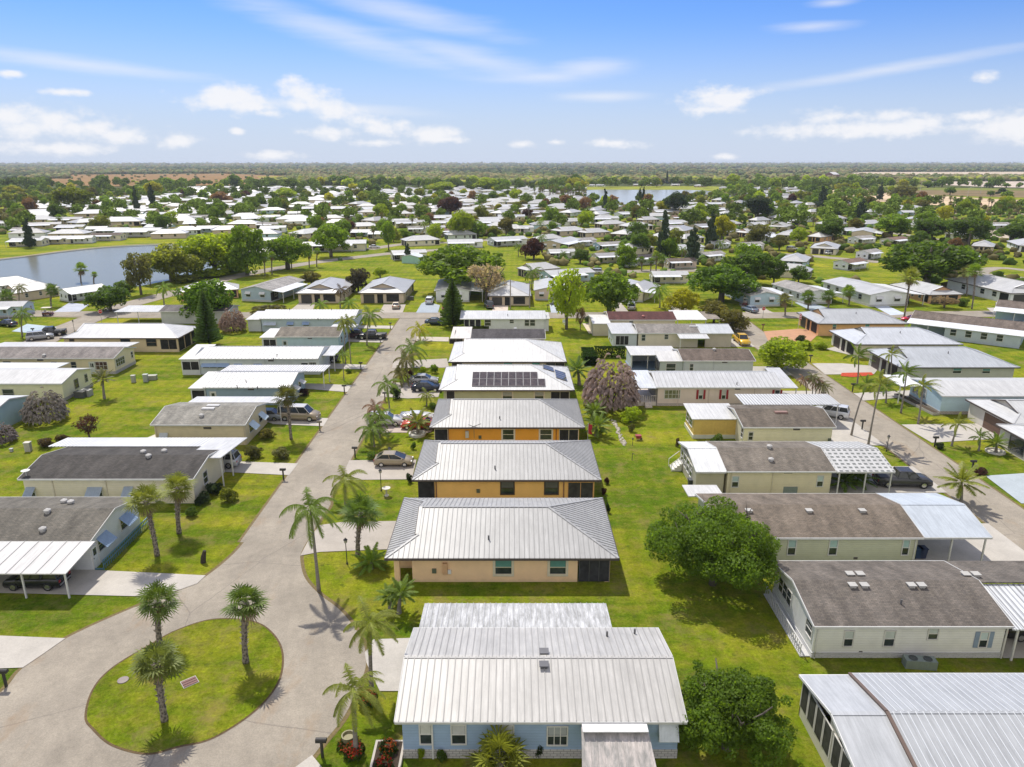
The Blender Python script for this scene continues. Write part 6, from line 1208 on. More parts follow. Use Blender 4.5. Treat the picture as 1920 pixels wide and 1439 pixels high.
# stump, drain covers, flower beds
x, y = G(381, 1055); m = MB(); m.tube([(0, 0, 0), (.1, 0, .6), (.25, .05, 1.15)], [.24, .22, .14], 9); prop_obj('tree_stump', m, 'bark', (x, y, 0), 'dark leaning tree stump on the lawn by the turning circle', 'stump', (.05, .04, .03))
x, y = G(356, 1281); m = MB()
for i in range(3): m.box(-.62, .62, -.45 + i * .33, -.2 + i * .33, 0, .07)
o = empty('drain_grate', (x, y, .045), R(40), 'rusty red drain grate in the grass island', 'drain'); m.obj('bars', 'plain', o, (.14, .05, .04)); m = MB(); m.box(-.68, .68, -.52, .6, 0, .03); m.obj('frame', 'plain', o, (.38, .36, .33)); o.scale = (.75, .75, 1)
x, y = G(231, 1277); m = MB(); m.lathe((0, 0, 0), [(.36, 0), (.36, .05), (.3, .06)], 18); prop_obj('manhole_cover', m, 'plain', (x, y, .045), 'round grey manhole cover in the grass island', 'manhole cover', (.22, .18, .16))
def flowers(name, x, y, w, h, n, col, label, cat='flower bed', mt='leaf', green=True):
    r = empty(name, (x, y, 0), 0, label, cat); c = bpy.data.objects.new('leaves', lobes_crown('leaves', int(w * 70 + x), [(0, 0, h * .45, w / 2, w / 2, h * .5)], n, .16)); COL.objects.link(c); c.parent = r; c.color = (.05, .09, .015, 1)
    d = bpy.data.objects.new('blossoms', lobes_crown('blossoms', int(w * 90 + y), [(0, 0, h * .62, w / 2.1, w / 2.1, h * .45)], int(n * .8), .10, aspect=1)); COL.objects.link(d); d.parent = r; d.color = (*col, 1)
x, y = G(664, 1418); flowers('flower_clump', x, y, 1.3, .8, 400, (.45, .06, .03), 'red flowers around the palm foot at the bottom'); x, y = G(690, 1322); flowers('flower_clump', x, y, 1.3, 1.0, 300, (.55, .10, .04), 'reddish flowers under the drooping queen palm')
bed = MB(); bx, by = -7.4, 33.4; bed.box(-.9, .9, -1.9, 2.2, 0, .3); bo_ = empty('planter_bed', (bx, by, 0), 0, 'walled flower bed at the corner of the pale blue home', 'planter bed'); bed.obj('edging', 'block', bo_, (.45, .42, .38)); b2 = MB(); b2.box(-.75, .75, -1.75, 2.05, .28, .33); b2.obj('soil', 'soil', bo_, (.05, .035, .025))
for i, (dy, c, lb) in enumerate([(-1.1, (.10, .16, .02), 'green plant in front of the walled bed'), (.0, (.35, .03, .02), 'red flowers in the middle of the walled bed'), (1.3, (.45, .10, .03), 'orange-red flowers at the rear of the walled bed')]): flowers('flower_clump', bx, by + dy, 1.1, 1.1, 260, c, lb)
x, y = G(654, 1392); r = empty('plant_pot', (x, y, 0), 0, 'olive urn ringed by red flowers near the turning circle', 'plant pot'); m = MB(); m.lathe((0, 0, 0), [(.28, 0), (.42, .2), (.36, .5), (.42, .56), (.34, .56), (.28, .4)], 16); m.obj('pot', 'plain', r, (.22, .20, .10)); flowers('flower_ring', x + .1, y - .3, 1.5, .3, 250, (.35, .06, .04), 'low red flowers in front of the olive urn')
for a in [(1195, 1080, 0)]: pass
for i, (px, py, w, h, hue, lb) in enumerate([(829, 1427, 26, .9, 'd', 'dark shrub at the blue wall'), (1010, 1420, 22, 1.0, 'e', 'dark narrow shrub right of the fan palm'), (790, 1425, 20, .6, 'l', 'light green plant at the blue wall'), (380, 945, 34, 1.3, 'e', 'dark shrubs along the dark roofed home end'), (404, 925, 40, 1.3, 'e', 'dark shrubs beside the carport posts'), (358, 968, 30, 1.1, 'd', 'dark shrub at the cream home corner'),
        (500, 822, 40, 1.5, 'k', 'thorny brown shrub by the beige home'), (478, 858, 40, 1.6, 'o', 'brown leafless bush behind the silver minivan'), (529, 860, 46, 1.5, 'o', 'bare bush on the lawn by the mailbox'), (430, 940, 40, 1.7, 'q', 'thin bush on the lawn beside the dark roofed home'), (744, 748, 22, 2.2, 'e', 'dark purple shrub by the dark blue car'), (701, 862, 28, 1.2, 'd', 'dark shrub at the palm foot by the gold car'),
        (1342, 836, 28, 1.6, 'd', 'green shrub at the yellow porch wall'), (1270, 838, 10, 1.2, 'b', 'small brown bush beside the ribbed porch'), (1153, 646, 18, 1.6, 'l', 'light green bush at the corner of the clipped hedge'), (1149, 640, 16, 1.6, 'y', 'yellow-green bush before the cream home porch'), (1183, 810, 16, 1.2, 'o', 'twiggy shrub beside the red ornament'), (1132, 928, 14, .9, 'm', 'red-leaved plants along the golden house'), (1140, 962, 12, .7, 'e', 'dark potted plants behind the peach house'),
        (569, 742, 26, 1.0, 'm', 'dark red bush by the grey-blue home'), (1762, 842, 22, .9, 'e', 'dark bush around the roadside mailbox'), (1838, 890, 30, .5, 'm', 'low dark flowers around the right mailbox'), (1500, 640, 24, 1.2, 'e', 'dark shrubs by the terracotta drive'), (1540, 655, 30, 1.6, 'l', 'leafy plants on the lawn of the metal roofed houses'), (1512, 655, 26, 2.0, 'l', 'light palm-like shrub by the drive'), (1655, 690, 24, 1.0, 'd', 'shrub at the entrance of the dark duplex'),
        (1558, 612, 26, 1.2, 'd', 'shrub by the orange stucco wall'), (1735, 742, 40, .8, 'k', 'yellowish border plants at the light blue home'), (1795, 770, 30, .5, 'l', 'low plants at the end of the stone planter'), (560, 700, 10, .5, 'm', 'red flowers by the round palm'), (120, 830, 30, 1.2, 'b', 'dry brown leaning plant behind the dark roofed home'), (88, 838, 36, 1.3, 'b', 'tangle of dry brown leaves on the left lawn'), (748, 702, 18, 1.3, 'o', 'bronze shrub left of the drive of the tan walled house'), (770, 704, 14, 1.0, 'm', 'dark red potted shrub in the bed before the silver car'), (792, 702, 16, 1.5, 'l', 'bright shrub in the bed before the silver car'), (815, 700, 18, 1.8, 'g', 'tall leafy shrub at the corner of the solar panel house'), (736, 738, 14, .9, 'g', 'green shrub at the kerb near the dark blue car'),
        (812, 768, 20, 1.2, 'd', 'shrub at the corner of the orange house'), (822, 858, 14, 1.6, 'g', 'narrow shrub beside the entrance of the golden house'), (775, 843, 12, 1.0, 'd', 'small shrub between the gold car and the stone ring palm'), (768, 905, 14, 1.2, 'e', 'dark vine at the front corner of the golden house'), (1138, 908, 14, .9, 'm', 'red plants at the rear corner of the golden house'), (1128, 815, 12, 1.1, 'g', 'green shrub behind the orange house corner'), (655, 700, 14, .8, 'g', 'low shrub by the bay window home kerb'),
        (345, 530, 60, 2.6, 'q', 'low bushes along the lake bank under the feathery tree'), (395, 520, 70, 3.0, 'l', 'bright bushes along the lake bank right of them'), (440, 508, 50, 2.6, 'g', 'green bushes at the right end of the lake')]):
    x, y = G(px, py); tree('bush', x, y, h * 2 if h < .8 else h * 1.3, w * y / F_PX * 1.02, hue, lb, cat='shrub', seed=i)
# hedge, ornaments
def hedge(x0, x1, y0, y1, h, label):
    n = int((x1 - x0) * (y1 - y0) * 260 + 500); rg = np.random.default_rng(5); C = np.stack([rg.uniform(x0, x1, n), rg.uniform(y0, y1, n), rg.uniform(0, h, n)], 1); f = rg.integers(0, 3, n); C[f == 0, 2] = h; C[f == 1, 1] = y0; d = rg.normal(size=(n, 3)); d /= np.linalg.norm(d, axis=1)[:, None]; e = np.cross(d, rg.normal(size=(n, 3))); e /= np.linalg.norm(e, axis=1)[:, None]
    V = np.stack([C - d * .14, C - e * .09, C + d * .14, C + e * .09], 1).reshape(-1, 3); o = bpy.data.objects.new('hedge', npmesh('hedge', V, np.arange(n * 4).reshape(-1, 4), 'leaf')); COL.objects.link(o); o.color = (.03, .065, .012, 1); tag(o, label, 'hedge')
hedge(15.0, 20.5, 126.4, 127.6, 1.9, 'dark clipped hedge behind the big weeping tree'); hedge(12.6, 14.8, 121, 127.5, 1.7, 'lighter clipped hedge left of the dark one')
x, y = G(1197, 825); r = empty('garden_ornament', (x, y, 0), 0, 'small red wheelbarrow-like planter on the middle lawn', 'garden ornament'); m = MB(); m.hexa([(-.4, -.3, .25), (.4, -.3, .25), (.4, .3, .25), (-.4, .3, .25), (-.6, -.45, .8), (.5, -.45, .8), (.5, .45, .8), (-.6, .45, .8)]); m.obj('tray', 'plain', r, (.28, .04, .05)); r.scale = (.7, .7, .8); m = MB(); m.tube([(.5, -.05, .2), (.5, .05, .2)], .2, 12); m.beam((-.9, -.3, .7), (.4, -.3, .3), .05, .05); m.beam((-.9, .3, .7), (.4, .3, .3), .05, .05); m.obj('wheel', 'rubber', r, (.04, .04, .04))
bd = MB(); rg = random.Random(4)
for i in range(46):
    f = i / 45; p = Vector(G(1149, 788)).lerp(Vector(G(1171, 836)), f); a, b_ = p.x + rg.uniform(-.25, .25), p.y; s = rg.uniform(.12, .26); bd.lathe((a, b_, -.02), [(s, 0), (s * .9, s * .5), (s * .4, s * .9)], 7)
prop_obj('stone_border', bd, 'plain', (0, 0, 0), 'line of pale stones edging an old flower bed in the middle lawn', 'stone border', (.42, .38, .31))
x, y = G(1186, 836); m = MB(); m.tube([(0, 0, 0), (0, 0, .9)], .03, 6); m.lathe((0, 0, .85), [(.12, 0), (.1, .15)], 8); prop_obj('garden_light', m, 'plain', (x, y, 0), 'slim dark garden light near the red planter', 'garden light', (.05, .05, .05)); x, y = G(1185, 864); m = MB(); m.tube([(0, 0, 0), (0, 0, .9)], .035, 6); m.beam((0, 0, .9), (.25, 0, .8), .08, .05); prop_obj('garden_tap', m, 'plain', (x, y, 0), 'thin black standpipe alone on the middle lawn', 'standpipe', (.04, .04, .05))
m = MB(); x, y = G(1060, 610)
def chair(px, py, lb, rz):
    x, y = G(px, py); r = empty('garden_chair', (x, y, 0), R(rz), lb, 'chair', 'white chairs on the lawn'); m = MB(); m.box(-.3, .3, -.3, .3, .38, .44); m.obj('seat', 'plain', r, (.7, .75, .72)); m = MB(); m.box(-.3, .3, .24, .30, .44, 1.0); m.obj('backrest', 'plain', r, (.7, .75, .72))
    for a in (-.25, .25):
        for b in (-.25, .25): m = MB(); m.box(a - .03, a + .03, b - .03, b + .03, 0, .38); m.obj('leg', 'plain', r, (.7, .75, .72))
chair(1058, 608, 'white garden chair, rear of two under the open tree', 20); chair(1061, 612, 'white garden chair, front of two under the open tree', -30)
r = empty('round_stone_ring', (*G(783, 816), 0), 0, 'white stone ring around a small palm', 'stone ring'); m = MB(); m.lathe((0, 0, 0), [(1.15, 0), (1.15, .25), (.95, .3), (.9, .1)], 18); m.obj('ring', 'plain', r, (.55, .53, .49)); r = empty('round_stone_ring', (*G(1866, 848), 0), 0, 'pale stone ring around the young palm at right', 'stone ring'); m = MB(); m.lathe((0, 0, 0), [(1.1, 0), (1.1, .2), (.95, .22), (.9, .05)], 18); m.obj('ring', 'plain', r, (.6, .56, .5))
def flag(px, py, h, lb, cols):
    x, y = G(px, py); r = empty('flag', (x, y, 0), 0, lb, 'flag'); m = MB(); m.tube([(0, 0, 0), (0, 0, h)], .035, 6); m.obj('pole', 'plain', r, (.6, .6, .6)); n = 7
    m = MB(); [m.hexa([(.04, -.02, h - .1 - 1.3 * (i + 1) / n), (.55, .1, h - .3 - 1.3 * (i + 1) / n), (.55, .12, h - .3 - 1.3 * (i + 1) / n), (.04, 0, h - .1 - 1.3 * (i + 1) / n), (.04, -.02, h - .1 - 1.3 * i / n), (.55, .1, h - .3 - 1.3 * i / n), (.55, .12, h - .3 - 1.3 * i / n), (.04, 0, h - .1 - 1.3 * i / n)]) for i in range(0, n, 2)]; m.obj('cloth', 'plain', r, cols[0])
    m = MB(); [m.hexa([(.04, -.02, h - .1 - 1.3 * (i + 1) / n), (.55, .1, h - .3 - 1.3 * (i + 1) / n), (.55, .12, h - .3 - 1.3 * (i + 1) / n), (.04, 0, h - .1 - 1.3 * (i + 1) / n), (.04, -.02, h - .1 - 1.3 * i / n), (.55, .1, h - .3 - 1.3 * i / n), (.55, .12, h - .3 - 1.3 * i / n), (.04, 0, h - .1 - 1.3 * i / n)]) for i in range(1, n, 2)]; m.obj('stripe', 'plain', r, cols[1])
flag(1496, 618, 3.6, 'striped flag on a pole at the orange stucco house', ((.5, .03, .03), (.7, .7, .7))); flag(1102, 824, 2.2, 'small red flag behind the orange house', ((.5, .03, .05), (.45, .03, .05)))
def street_light(px, py, h, lb):
    x, y = G(px, py); r = empty('street_light', (x, y, 0), 0, lb, 'street light', 'tall street lights at the far road'); m = MB(); m.tube([(0, 0, 0), (0, 0, h)], [.16, .1], 7); m.obj('pole', 'plain', r, (.45, .45, .44)); m = MB(); m.tube([(0, 0, h), (1.5, 0, h + 1.6), (3.4, 0, h + 2.2)], [.09, .07, .06], 6); m.obj('arm', 'plain', r, (.5, .5, .5)); m = MB(); m.box(3.2, 4.4, -.2, .2, h + 2.1, h + 2.35); m.obj('lamp_head', 'plain', r, (.6, .6, .6))
for a in [(1567, 360, 14, 'curved arm street light left of the round yellow-green tree'), (1724, 368, 13, 'curved arm street light right of the olive tree'), (1838, 364, 12, 'curved arm street light before the sandy track'), (1813, 376, 10, 'straight pale pole beside the sandy track')]: street_light(*a)
def upole(px, py, ty, lb):
    x, y = G(px, py); _, h = onY(px, ty, y); r = empty('utility_pole', (x, y, 0), 0, lb, 'utility pole', 'utility poles'); m = MB(); m.tube([(0, 0, 0), (0, 0, h)], [.16, .1], 7); m.obj('pole', 'bark', r, (.30, .26, .22)); m = MB(); m.box(-1, 1, -.06, .06, h - .7, h - .55); m.obj('crossarm', 'bark', r, (.28, .25, .22))
upole(957, 580, 524, 'tall utility pole before the cream garage of the middle hip house'); upole(993, 578, 527, 'utility pole at the right end of the middle hip house'); upole(1647, 336, 321, 'far utility pole on the sand, left one'); upole(1671, 336, 320, 'far utility pole on the sand, right one'); upole(1800, 336, 318, 'far leaning pole on the right sand flat')
# ------------------------------------------------------------------ homes of the middle and far ground
def template(kind):
    if kind in ('d', 'h'):
        H = House('hip_roofed_house', None, 'house', -9.7, 9.7, -5.6, 5.6, 2.6, 4.5, oh=.45, ohx=.5); H.hip_roof('metalrib', (1, 1, 1), 2.4, dutch=(kind == 'd'), gcol=(.5, .42, .33), trim=(.10, .08, .07)); H.box_walls('stucco', (1, 1, 1))
        H.garage('L', .7, 3.3, col=(.06, .055, .05)); H.panel('entrance', 'L', 4.0, 5.4, .05, 2.2, 'screen', (.03, .03, .03)); H.panel('screen_panel', 'L', 6.2, 9.2, .4, 2.2, 'screen', (.04, .04, .04))
        for k in ('F', 'B'):
            for u in (4.6, 10.2, 13.6): H.win(k, u, u + 1.1, 1.0, 2.1)
            H.panel('screen_panel', k, 15.6, 17.9, .3, 2.2, 'screen', (.03, .03, .03))
        H.panel('screen_panel', 'R', 1, 5.0, .3, 2.2, 'screen', (.035, .035, .035)); H.panel('screen_panel', 'R', 5.6, 9.4, .3, 2.2, 'screen', (.035, .035, .035))
    else:
        H = House('mobile_home', None, 'house', -8, 8, -4.1, 4.1, 2.75, 3.65, oh=.3, ohx=.25); H.gable_roof('shingle' if kind == 'k' else 'metal', (1, 1, 1)); H.gable_walls('siding', (1, 1, 1), skirt=(.45, (.6, .6, .58)))
        for k in ('F', 'B'):
            for u in (1.5, 4.5, 8.5, 12): H.win(k, u, u + .95, 1.1, 2.15)
        for u in (1.2, 4.8): H.win('L', u, u + 1.1, 1.1, 2.15, awn=((.7, .7, .7), .5, .5)); H.win('R', u, u + 1.1, 1.1, 2.15)
        H.slab('carport_roof', -8, 4, -7.0, -4.0, 2.45, 2.75, 'metal', (.72, .73, .74), posts=((-7.8, -6.8), (-3, -6.8), (3.8, -6.8))); H.panel('screen_panel', 'F', -.2, 3, .3, 2.2, 'screen', (.04, .04, .04))
    return H.root
def far_template(kind):
    """the same homes with fewer parts, for those a few pixels high"""
    if kind in ('d', 'h'):
        H = House('hip_roofed_house', None, 'house', -9.7, 9.7, -5.6, 5.6, 2.6, 4.5, oh=.45, ohx=.5); polyr = H.hip_roof('metalrib', (1, 1, 1), 2.4, dutch=False, trim=(.2, .18, .16)); H.box_walls('stucco', (1, 1, 1)); H.panel('screen_panel', 'L', 5.5, 9.2, .3, 2.2, 'screen', (.04, .04, .04)); H.garage('L', .8, 3.4, col=(.07, .065, .06)) if False else H.panel('garage_door', 'L', .8, 3.4, .02, 2.15, 'plain', (.08, .07, .06))
        mb = MB(); H.wbox(mb, 'F', 5, 6.2, 1, 2.1, -.02, .03); H.part('window', mb, 'glass', (.03, .03, .03)); mb = MB(); H.wbox(mb, 'F', 12, 13.2, 1, 2.1, -.02, .03); H.part('window', mb, 'glass', (.03, .03, .03))
    else:
        H = House('mobile_home', None, 'house', -8, 8, -4.1, 4.1, 2.75, 3.65, oh=.3, ohx=.25); H.gable_roof('shingle' if kind == 'k' else 'metal', (1, 1, 1), trim=None); H.gable_walls('siding', (1, 1, 1))
        for u in (2.5, 7, 12): mb = MB(); H.wbox(mb, 'F', u, u + 1.1, 1.1, 2.1, -.02, .03); H.part('window', mb, 'glass', (.03, .03, .03))
        H.slab('carport_roof', -8, 3, -6.8, -4.0, 2.45, 2.75, 'metal', (.72, .73, .74))
    return H.root
TP = {k: template(k) for k in 'dhgk'}; TF = {k: far_template(k) for k in 'dhgk'}
WALLC = dict(w=(.80, .81, .81), c=(.76, .69, .53), t=(.60, .49, .37), b=(.48, .62, .72), g=(.58, .64, .56), o=(.66, .39, .22), p=(.72, .58, .48), n=(.42, .52, .62), m=(.4, .62, .54))
ROOFC = dict(W=(.50, .50, .49), S=(.42, .425, .43), G=(.34, .33, .32), K=(.15, .12, .10), D=(.07, .06, .065), B=(.22, .15, .12))
WNAME = dict(w='white', c='cream', t='tan', b='light blue', g='pale green', o='orange', p='pinkish', n='slate blue', m='mint')
RNAME = dict(W='white-roofed', S='silver-roofed', G='grey-roofed', K='brown-roofed', D='black-roofed', B='red-brown-roofed')
PLACED = []; AUTO = []
def home(xl, xr, yb, kind, rot, wc, rc, label=None, near=None, drive_=None):
    d = dict(d=(19.4, 11.2), h=(19.4, 11.2), g=(16, 8.2), k=(16, 8.2))[kind]; he = 2.65; r = R(rot); ca, sa = abs(math.cos(r)), abs(math.sin(r)); X0, Yn = G(xl, yb, he); X1, _ = G(xr, yb, he)
    tot = lambda s: (d[0] * sa + d[1] * ca) * s; ex = (d[0] * ca + d[1] * sa); s = max(.62, min(1.35, (X1 - X0) / ex)); yc = Yn + tot(s) / 2; xc = (X0 + X1) / 2 * (1 + .35 * tot(s) / 2 / Yn)
    T_ = TP if (Yn < 430 if near is None else near) else TF; root = copy_tree(T_[kind]); root.location = (xc, yc, 0); root.rotation_euler = (0, 0, r); root.scale = (s, s, min(1.1, max(.9, s)))
    for c in root.children:
        if c.name.startswith('wall'): c.color = (*WALLC[wc], 1)
        if c.name.startswith('roof'): c.color = (*ROOFC[rc], 1)
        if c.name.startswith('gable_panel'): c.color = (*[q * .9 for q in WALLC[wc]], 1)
    PLACED.append((xc, yc, max(tot(s), ex * s) / 2, (xl + xr) / 2, yb)); root['category'] = 'house'
    if label: root['label'] = label
    else: AUTO.append((root, WNAME[wc] + ' ' + RNAME[rc], 'house' if kind in 'dh' else 'home', 'homes in the far tract'))
    return root
N = [ # row beyond the cross street, then outward.  eave left, eave right, eave row, kind, turn, wall, roof, label
 (561, 646, 550, 'd', 90, 't', 'S', 'tan house with front gable and bending palm, left of the tan pair'), (676, 764, 550, 'd', 90, 't', 'S', 'tan house with beige car on its drive, right of the tan pair'), (812, 884, 548, 'g', 92, 'w', 'G', 'white home with small carport behind the Norfolk pine'), (914, 996, 554, 'h', 90, 't', 'W', 'broad hip roofed house behind the big leafless tree'),
 (452, 545, 548, 'k', 78, 'n', 'G', 'slate walled home with patched grey roof, left of the tan pair'), (0, 66, 549, 'd', 62, 't', 'W', 'taupe house with white roof at the near lake shore'), (112, 168, 548, 'g', 56, 'w', 'W', 'home with open white carport beside the dome-shaped tree'), (-30, 18, 537, 'h', 55, 'w', 'W', 'white roofed house corner at the far left of the shore'),
 (322, 442, 546, 'h', 20, 'o', 'W', 'peach house mostly hidden behind the large bushy tree'), (1385, 1462, 556, 'k', 96, 'b', 'G', 'light blue home with grey gable roof on the cross street'), (1478, 1560, 552, 'k', 100, 'w', 'G', 'home with streaked grey-brown roof, right of the light blue one'), (1592, 1700, 556, 'g', 98, 'w', 'W', 'pale grey home with white roof and long side porch'),
 (1715, 1800, 551, 'd', 97, 'o', 'W', 'orange brick house with broad silver-white roof'), (1850, 1975, 552, 'd', 97, 'w', 'W', 'long white house with garages at the upper right edge'), (1000, 1062, 545, 'g', 88, 'p', 'W', 'home hidden behind the open tree, right of the narrow lawn'), (1148, 1225, 548, 'g', 80, 'c', 'W', 'cream home behind the leaning leafy tree'),
 (582, 686, 460, 'g', 8, 'c', 'W', 'long cream home beyond the open lawn'), (727, 800, 475, 'g', 18, 'c', 'W', 'cream home with white roof above the mint shed'), (1010, 1120, 516, 'g', 24, 'b', 'W', 'light blue gabled home with wide white roof'), (972, 1050, 506, 'd', 30, 't', 'W', 'brown walled house with white roof beside it'),
 (1110, 1172, 480, 'g', 18, 'c', 'G', 'home with row of carport bays on the far lawn'), (1168, 1235, 484, 'k', 20, 'g', 'D', 'grey home with black striped roof and hooded window'), (1252, 1305, 490, 'k', 12, 'p', 'K', 'beige home with carport under the ragged pine'), (1308, 1366, 478, 'k', 30, 'w', 'G', 'white home with grey roof left of the dense dark tree'), (1222, 1292, 515, 'g', 2, 'c', 'W', 'cream home with flat white roof behind the trees'), (1186, 1228, 546, 'h', 60, 'c', 'W', 'white hip roof peeking right of the leaning tree'),
 (1462, 1545, 490, 'h', 62, 'b', 'W', 'light blue house with hip roof at upper right'), (1450, 1535, 508, 'h', 150, 'c', 'W', 'white roofed house behind the bushy tree'), (1568, 1640, 493, 'k', 35, 'w', 'B', 'white home with striped brown roof on the right lawn'), (1615, 1660, 474, 'k', 38, 'w', 'G', 'small white home with two hooded windows'), (1520, 1602, 466, 'd', 62, 'c', 'W', 'white duplex with two dark garage doors and a front gable'),
 (1032, 1074, 472, 'g', 8, 'w', 'W', 'screened white home behind the row of three palms'), (1805, 1860, 484, 'd', 62, 't', 'W', 'white roofed duplex with dark screen, beside the very wide tree'), (1910, 1990, 462, 'd', 70, 'w', 'W', None),
 (216, 298, 435, 'g', 8, 'w', 'W', 'white home with white roof on the far lake shore'), (168, 226, 441, 'k', 5, 'c', 'K', 'tan home with low brown roof on the far shore'), (136, 160, 446, 'g', 10, 'w', 'W', None), (72, 130, 447, 'g', 10, 'c', 'W', None), (16, 78, 451, 'g', 5, 'c', 'W', 'cream home behind the dark feathery pine'), (314, 372, 432, 'h', 30, 'g', 'S', 'pale hip roofed house near the far end of the lake'),
 (104, 156, 425, 'g', 5, 'c', 'S', None), (178, 238, 431, 'g', 8, 'n', 'W', None), (167, 190, 428, 'g', 10, 'w', 'W', None), (176, 262, 417, 'h', 12, 't', 'W', None), (131, 218, 402, 'h', 15, 't', 'W', None), (175, 232, 386, 'h', 10, 't', 'W', None), (52, 78, 386, 'h', 20, 'w', 'W', None), (78, 110, 384, 'h', 20, 'w', 'W', None), (0, 24, 417, 'g', 0, 'w', 'S', None), (20, 60, 430, 'k', 5, 'c', 'G', None),
 (236, 254, 391, 'g', 0, 'c', 'W', None), (261, 281, 390, 'g', 0, 'b', 'W', None), (294, 320, 381, 'g', 5, 'w', 'W', None), (264, 279, 380, 'h', 0, 'c', 'W', None), (316, 344, 374, 'h', 5, 'c', 'W', None), (352, 389, 374, 'h', 5, 'c', 'W', None), (361, 386, 368, 'g', 0, 'w', 'W', None), (391, 422, 377, 'h', 5, 'p', 'W', None), (317, 356, 396, 'g', 0, 'w', 'W', None), (316, 336, 385, 'h', 0, 'c', 'W', None),
 (350, 369, 382, 'h', 0, 't', 'W', None), (391, 435, 389, 'h', 5, 'c', 'W', None), (448, 484, 395, 'h', 10, 'w', 'W', None), (270, 320, 402, 'g', 5, 'c', 'S', None), (312, 355, 404, 'g', 3, 'c', 'W', None), (241, 264, 400, 'g', 5, 'b', 'S', None), (240, 270, 413, 'h', 10, 'w', 'W', None), (265, 305, 418, 'k', 8, 'w', 'G', None), (272, 321, 424, 'g', 3, 'b', 'W', 'light blue home behind the white shore home'),
 (365, 410, 427, 'g', 12, 'b', 'W', None), (385, 420, 412, 'g', 6, 'w', 'S', None), (359, 386, 406, 'k', 8, 'w', 'G', None), (452, 471, 402, 'g', 0, 'w', 'W', None), (480, 534, 394, 'd', 20, 'b', 'W', None), (502, 527, 382, 'h', 10, 'c', 'W', None), (515, 555, 376, 'h', 10, 'p', 'W', None), (561, 611, 376, 'h', 5, 'c', 'W', None), (565, 595, 367, 'h', 5, 'w', 'W', None),
 (540, 562, 387, 'g', 0, 'c', 'W', None), (539, 566, 399, 'g', 12, 'w', 'S', None), (566, 620, 400, 'h', 15, 'w', 'S', None), (611, 642, 389, 'g', 4, 'w', 'W', None), (630, 679, 404, 'g', 4, 'w', 'W', None), (490, 525, 406, 'g', 10, 'b', 'W', None), (510, 585, 412, 'h', 12, 'c', 'S', None), (480, 520, 420, 'k', 4, 'c', 'G', None), (484, 535, 427, 'g', 10, 'w', 'S', None), (488, 522, 450, 'g', 5, 'c', 'W', None),
 (606, 655, 417, 'h', 10, 'w', 'W', None), (648, 710, 424, 'h', 16, 't', 'S', None), (680, 715, 411, 'k', 20, 'b', 'G', None), (656, 701, 434, 'g', 5, 'b', 'W', 'blue home with white roof behind the small palms'), (697, 722, 437, 'g', 5, 'c', 'W', None), (580, 598, 458, 'g', 10, 'c', 'W', None), (666, 704, 386, 'h', 20, 'c', 'W', None), (664, 678, 369, 'g', 0, 'w', 'W', None),
 (729, 783, 414, 'g', 14, 'c', 'W', None), (772, 803, 400, 'h', 25, 't', 'W', None), (807, 842, 417, 'g', 18, 'g', 'W', None), (764, 800, 428, 'k', 12, 'w', 'G', None), (800, 830, 427, 'g', 18, 'c', 'S', None), (791, 852, 434, 'k', 28, 'c', 'B', 'cream home with low red-brown roof'), (829, 895, 440, 'h', 18, 'g', 'W', 'pale green house with dark screens under the lime tree'), (746, 826, 451, 'h', 25, 'c', 'W', 'cream house with wide white hip roof and front porch'), (835, 906, 454, 'g', 8, 'w', 'W', None),
 (914, 957, 423, 'h', 14, 't', 'W', None), (932, 985, 428, 'd', 15, 'c', 'W', None), (879, 922, 389, 'h', 18, 't', 'W', None), (895, 927, 396, 'g', 8, 'b', 'W', None), (932, 985, 407, 'g', 3, 'c', 'S', None), (920, 946, 379, 'h', 18, 'c', 'W', None), (874, 888, 379, 'h', 18, 'w', 'W', None), (820, 851, 369, 'h', 5, 'w', 'W', None), (868, 914, 371, 'h', 10, 't', 'W', None), (890, 920, 375, 'g', 5, 'c', 'W', None), (925, 945, 366, 'h', 18, 'c', 'W', None), (761, 784, 357, 'h', 18, 'w', 'W', None),
 (752, 761, 364, 'g', 0, 'w', 'W', None), (736, 770, 369, 'h', 5, 'p', 'W', None), (750, 772, 380, 'g', 0, 'c', 'W', None), (740, 757, 387, 'g', 0, 'c', 'W', None), (940, 959, 392, 'h', 18, 'p', 'W', None), (950, 1002, 427, 'g', 12, 'w', 'W', 'white home with dark windows left of the brick-walled house'), (985, 1019, 381, 'h', 20, 'w', 'W', None), (1014, 1040, 377, 'g', 5, 'w', 'W', None), (1004, 1039, 358, 'g', 0, 'w', 'W', None),
 (1032, 1105, 433, 'd', 30, 't', 'W', 'brick walled house with front gable in the middle distance'), (1083, 1147, 436, 'd', 28, 't', 'W', 'tan house with dark screen and two small palms before it'), (1116, 1154, 408, 'd', 25, 't', 'W', None), (1115, 1179, 420, 'h', 25, 't', 'W', None), (1161, 1230, 424, 'h', 25, 'c', 'W', None), (996, 1060, 448, 'h', 30, 'b', 'W', 'pale blue house with pointed white hip roof'), (1050, 1122, 452, 'k', 25, 'w', 'G', 'white home with weathered grey roof in mid distance'), (1112, 1172, 459, 'k', 25, 'b', 'G', None),
 (1110, 1155, 391, 'h', 15, 't', 'W', None), (1055, 1092, 415, 'h', 20, 'w', 'W', None), (1155, 1232, 466, 'h', 30, 'c', 'W', None), (1100, 1116, 347, 'g', 0, 'w', 'W', None), (1188, 1200, 346, 'g', 0, 'p', 'W', None), (1118, 1135, 347, 'g', 0, 'w', 'S', None), (1195, 1240, 412, 'd', 25, 't', 'W', None), (1251, 1287, 426, 'g', 14, 'w', 'G', None), (1254, 1275, 415, 'g', 0, 'b', 'W', None), (1303, 1335, 411, 'd', 25, 'w', 'W', None),
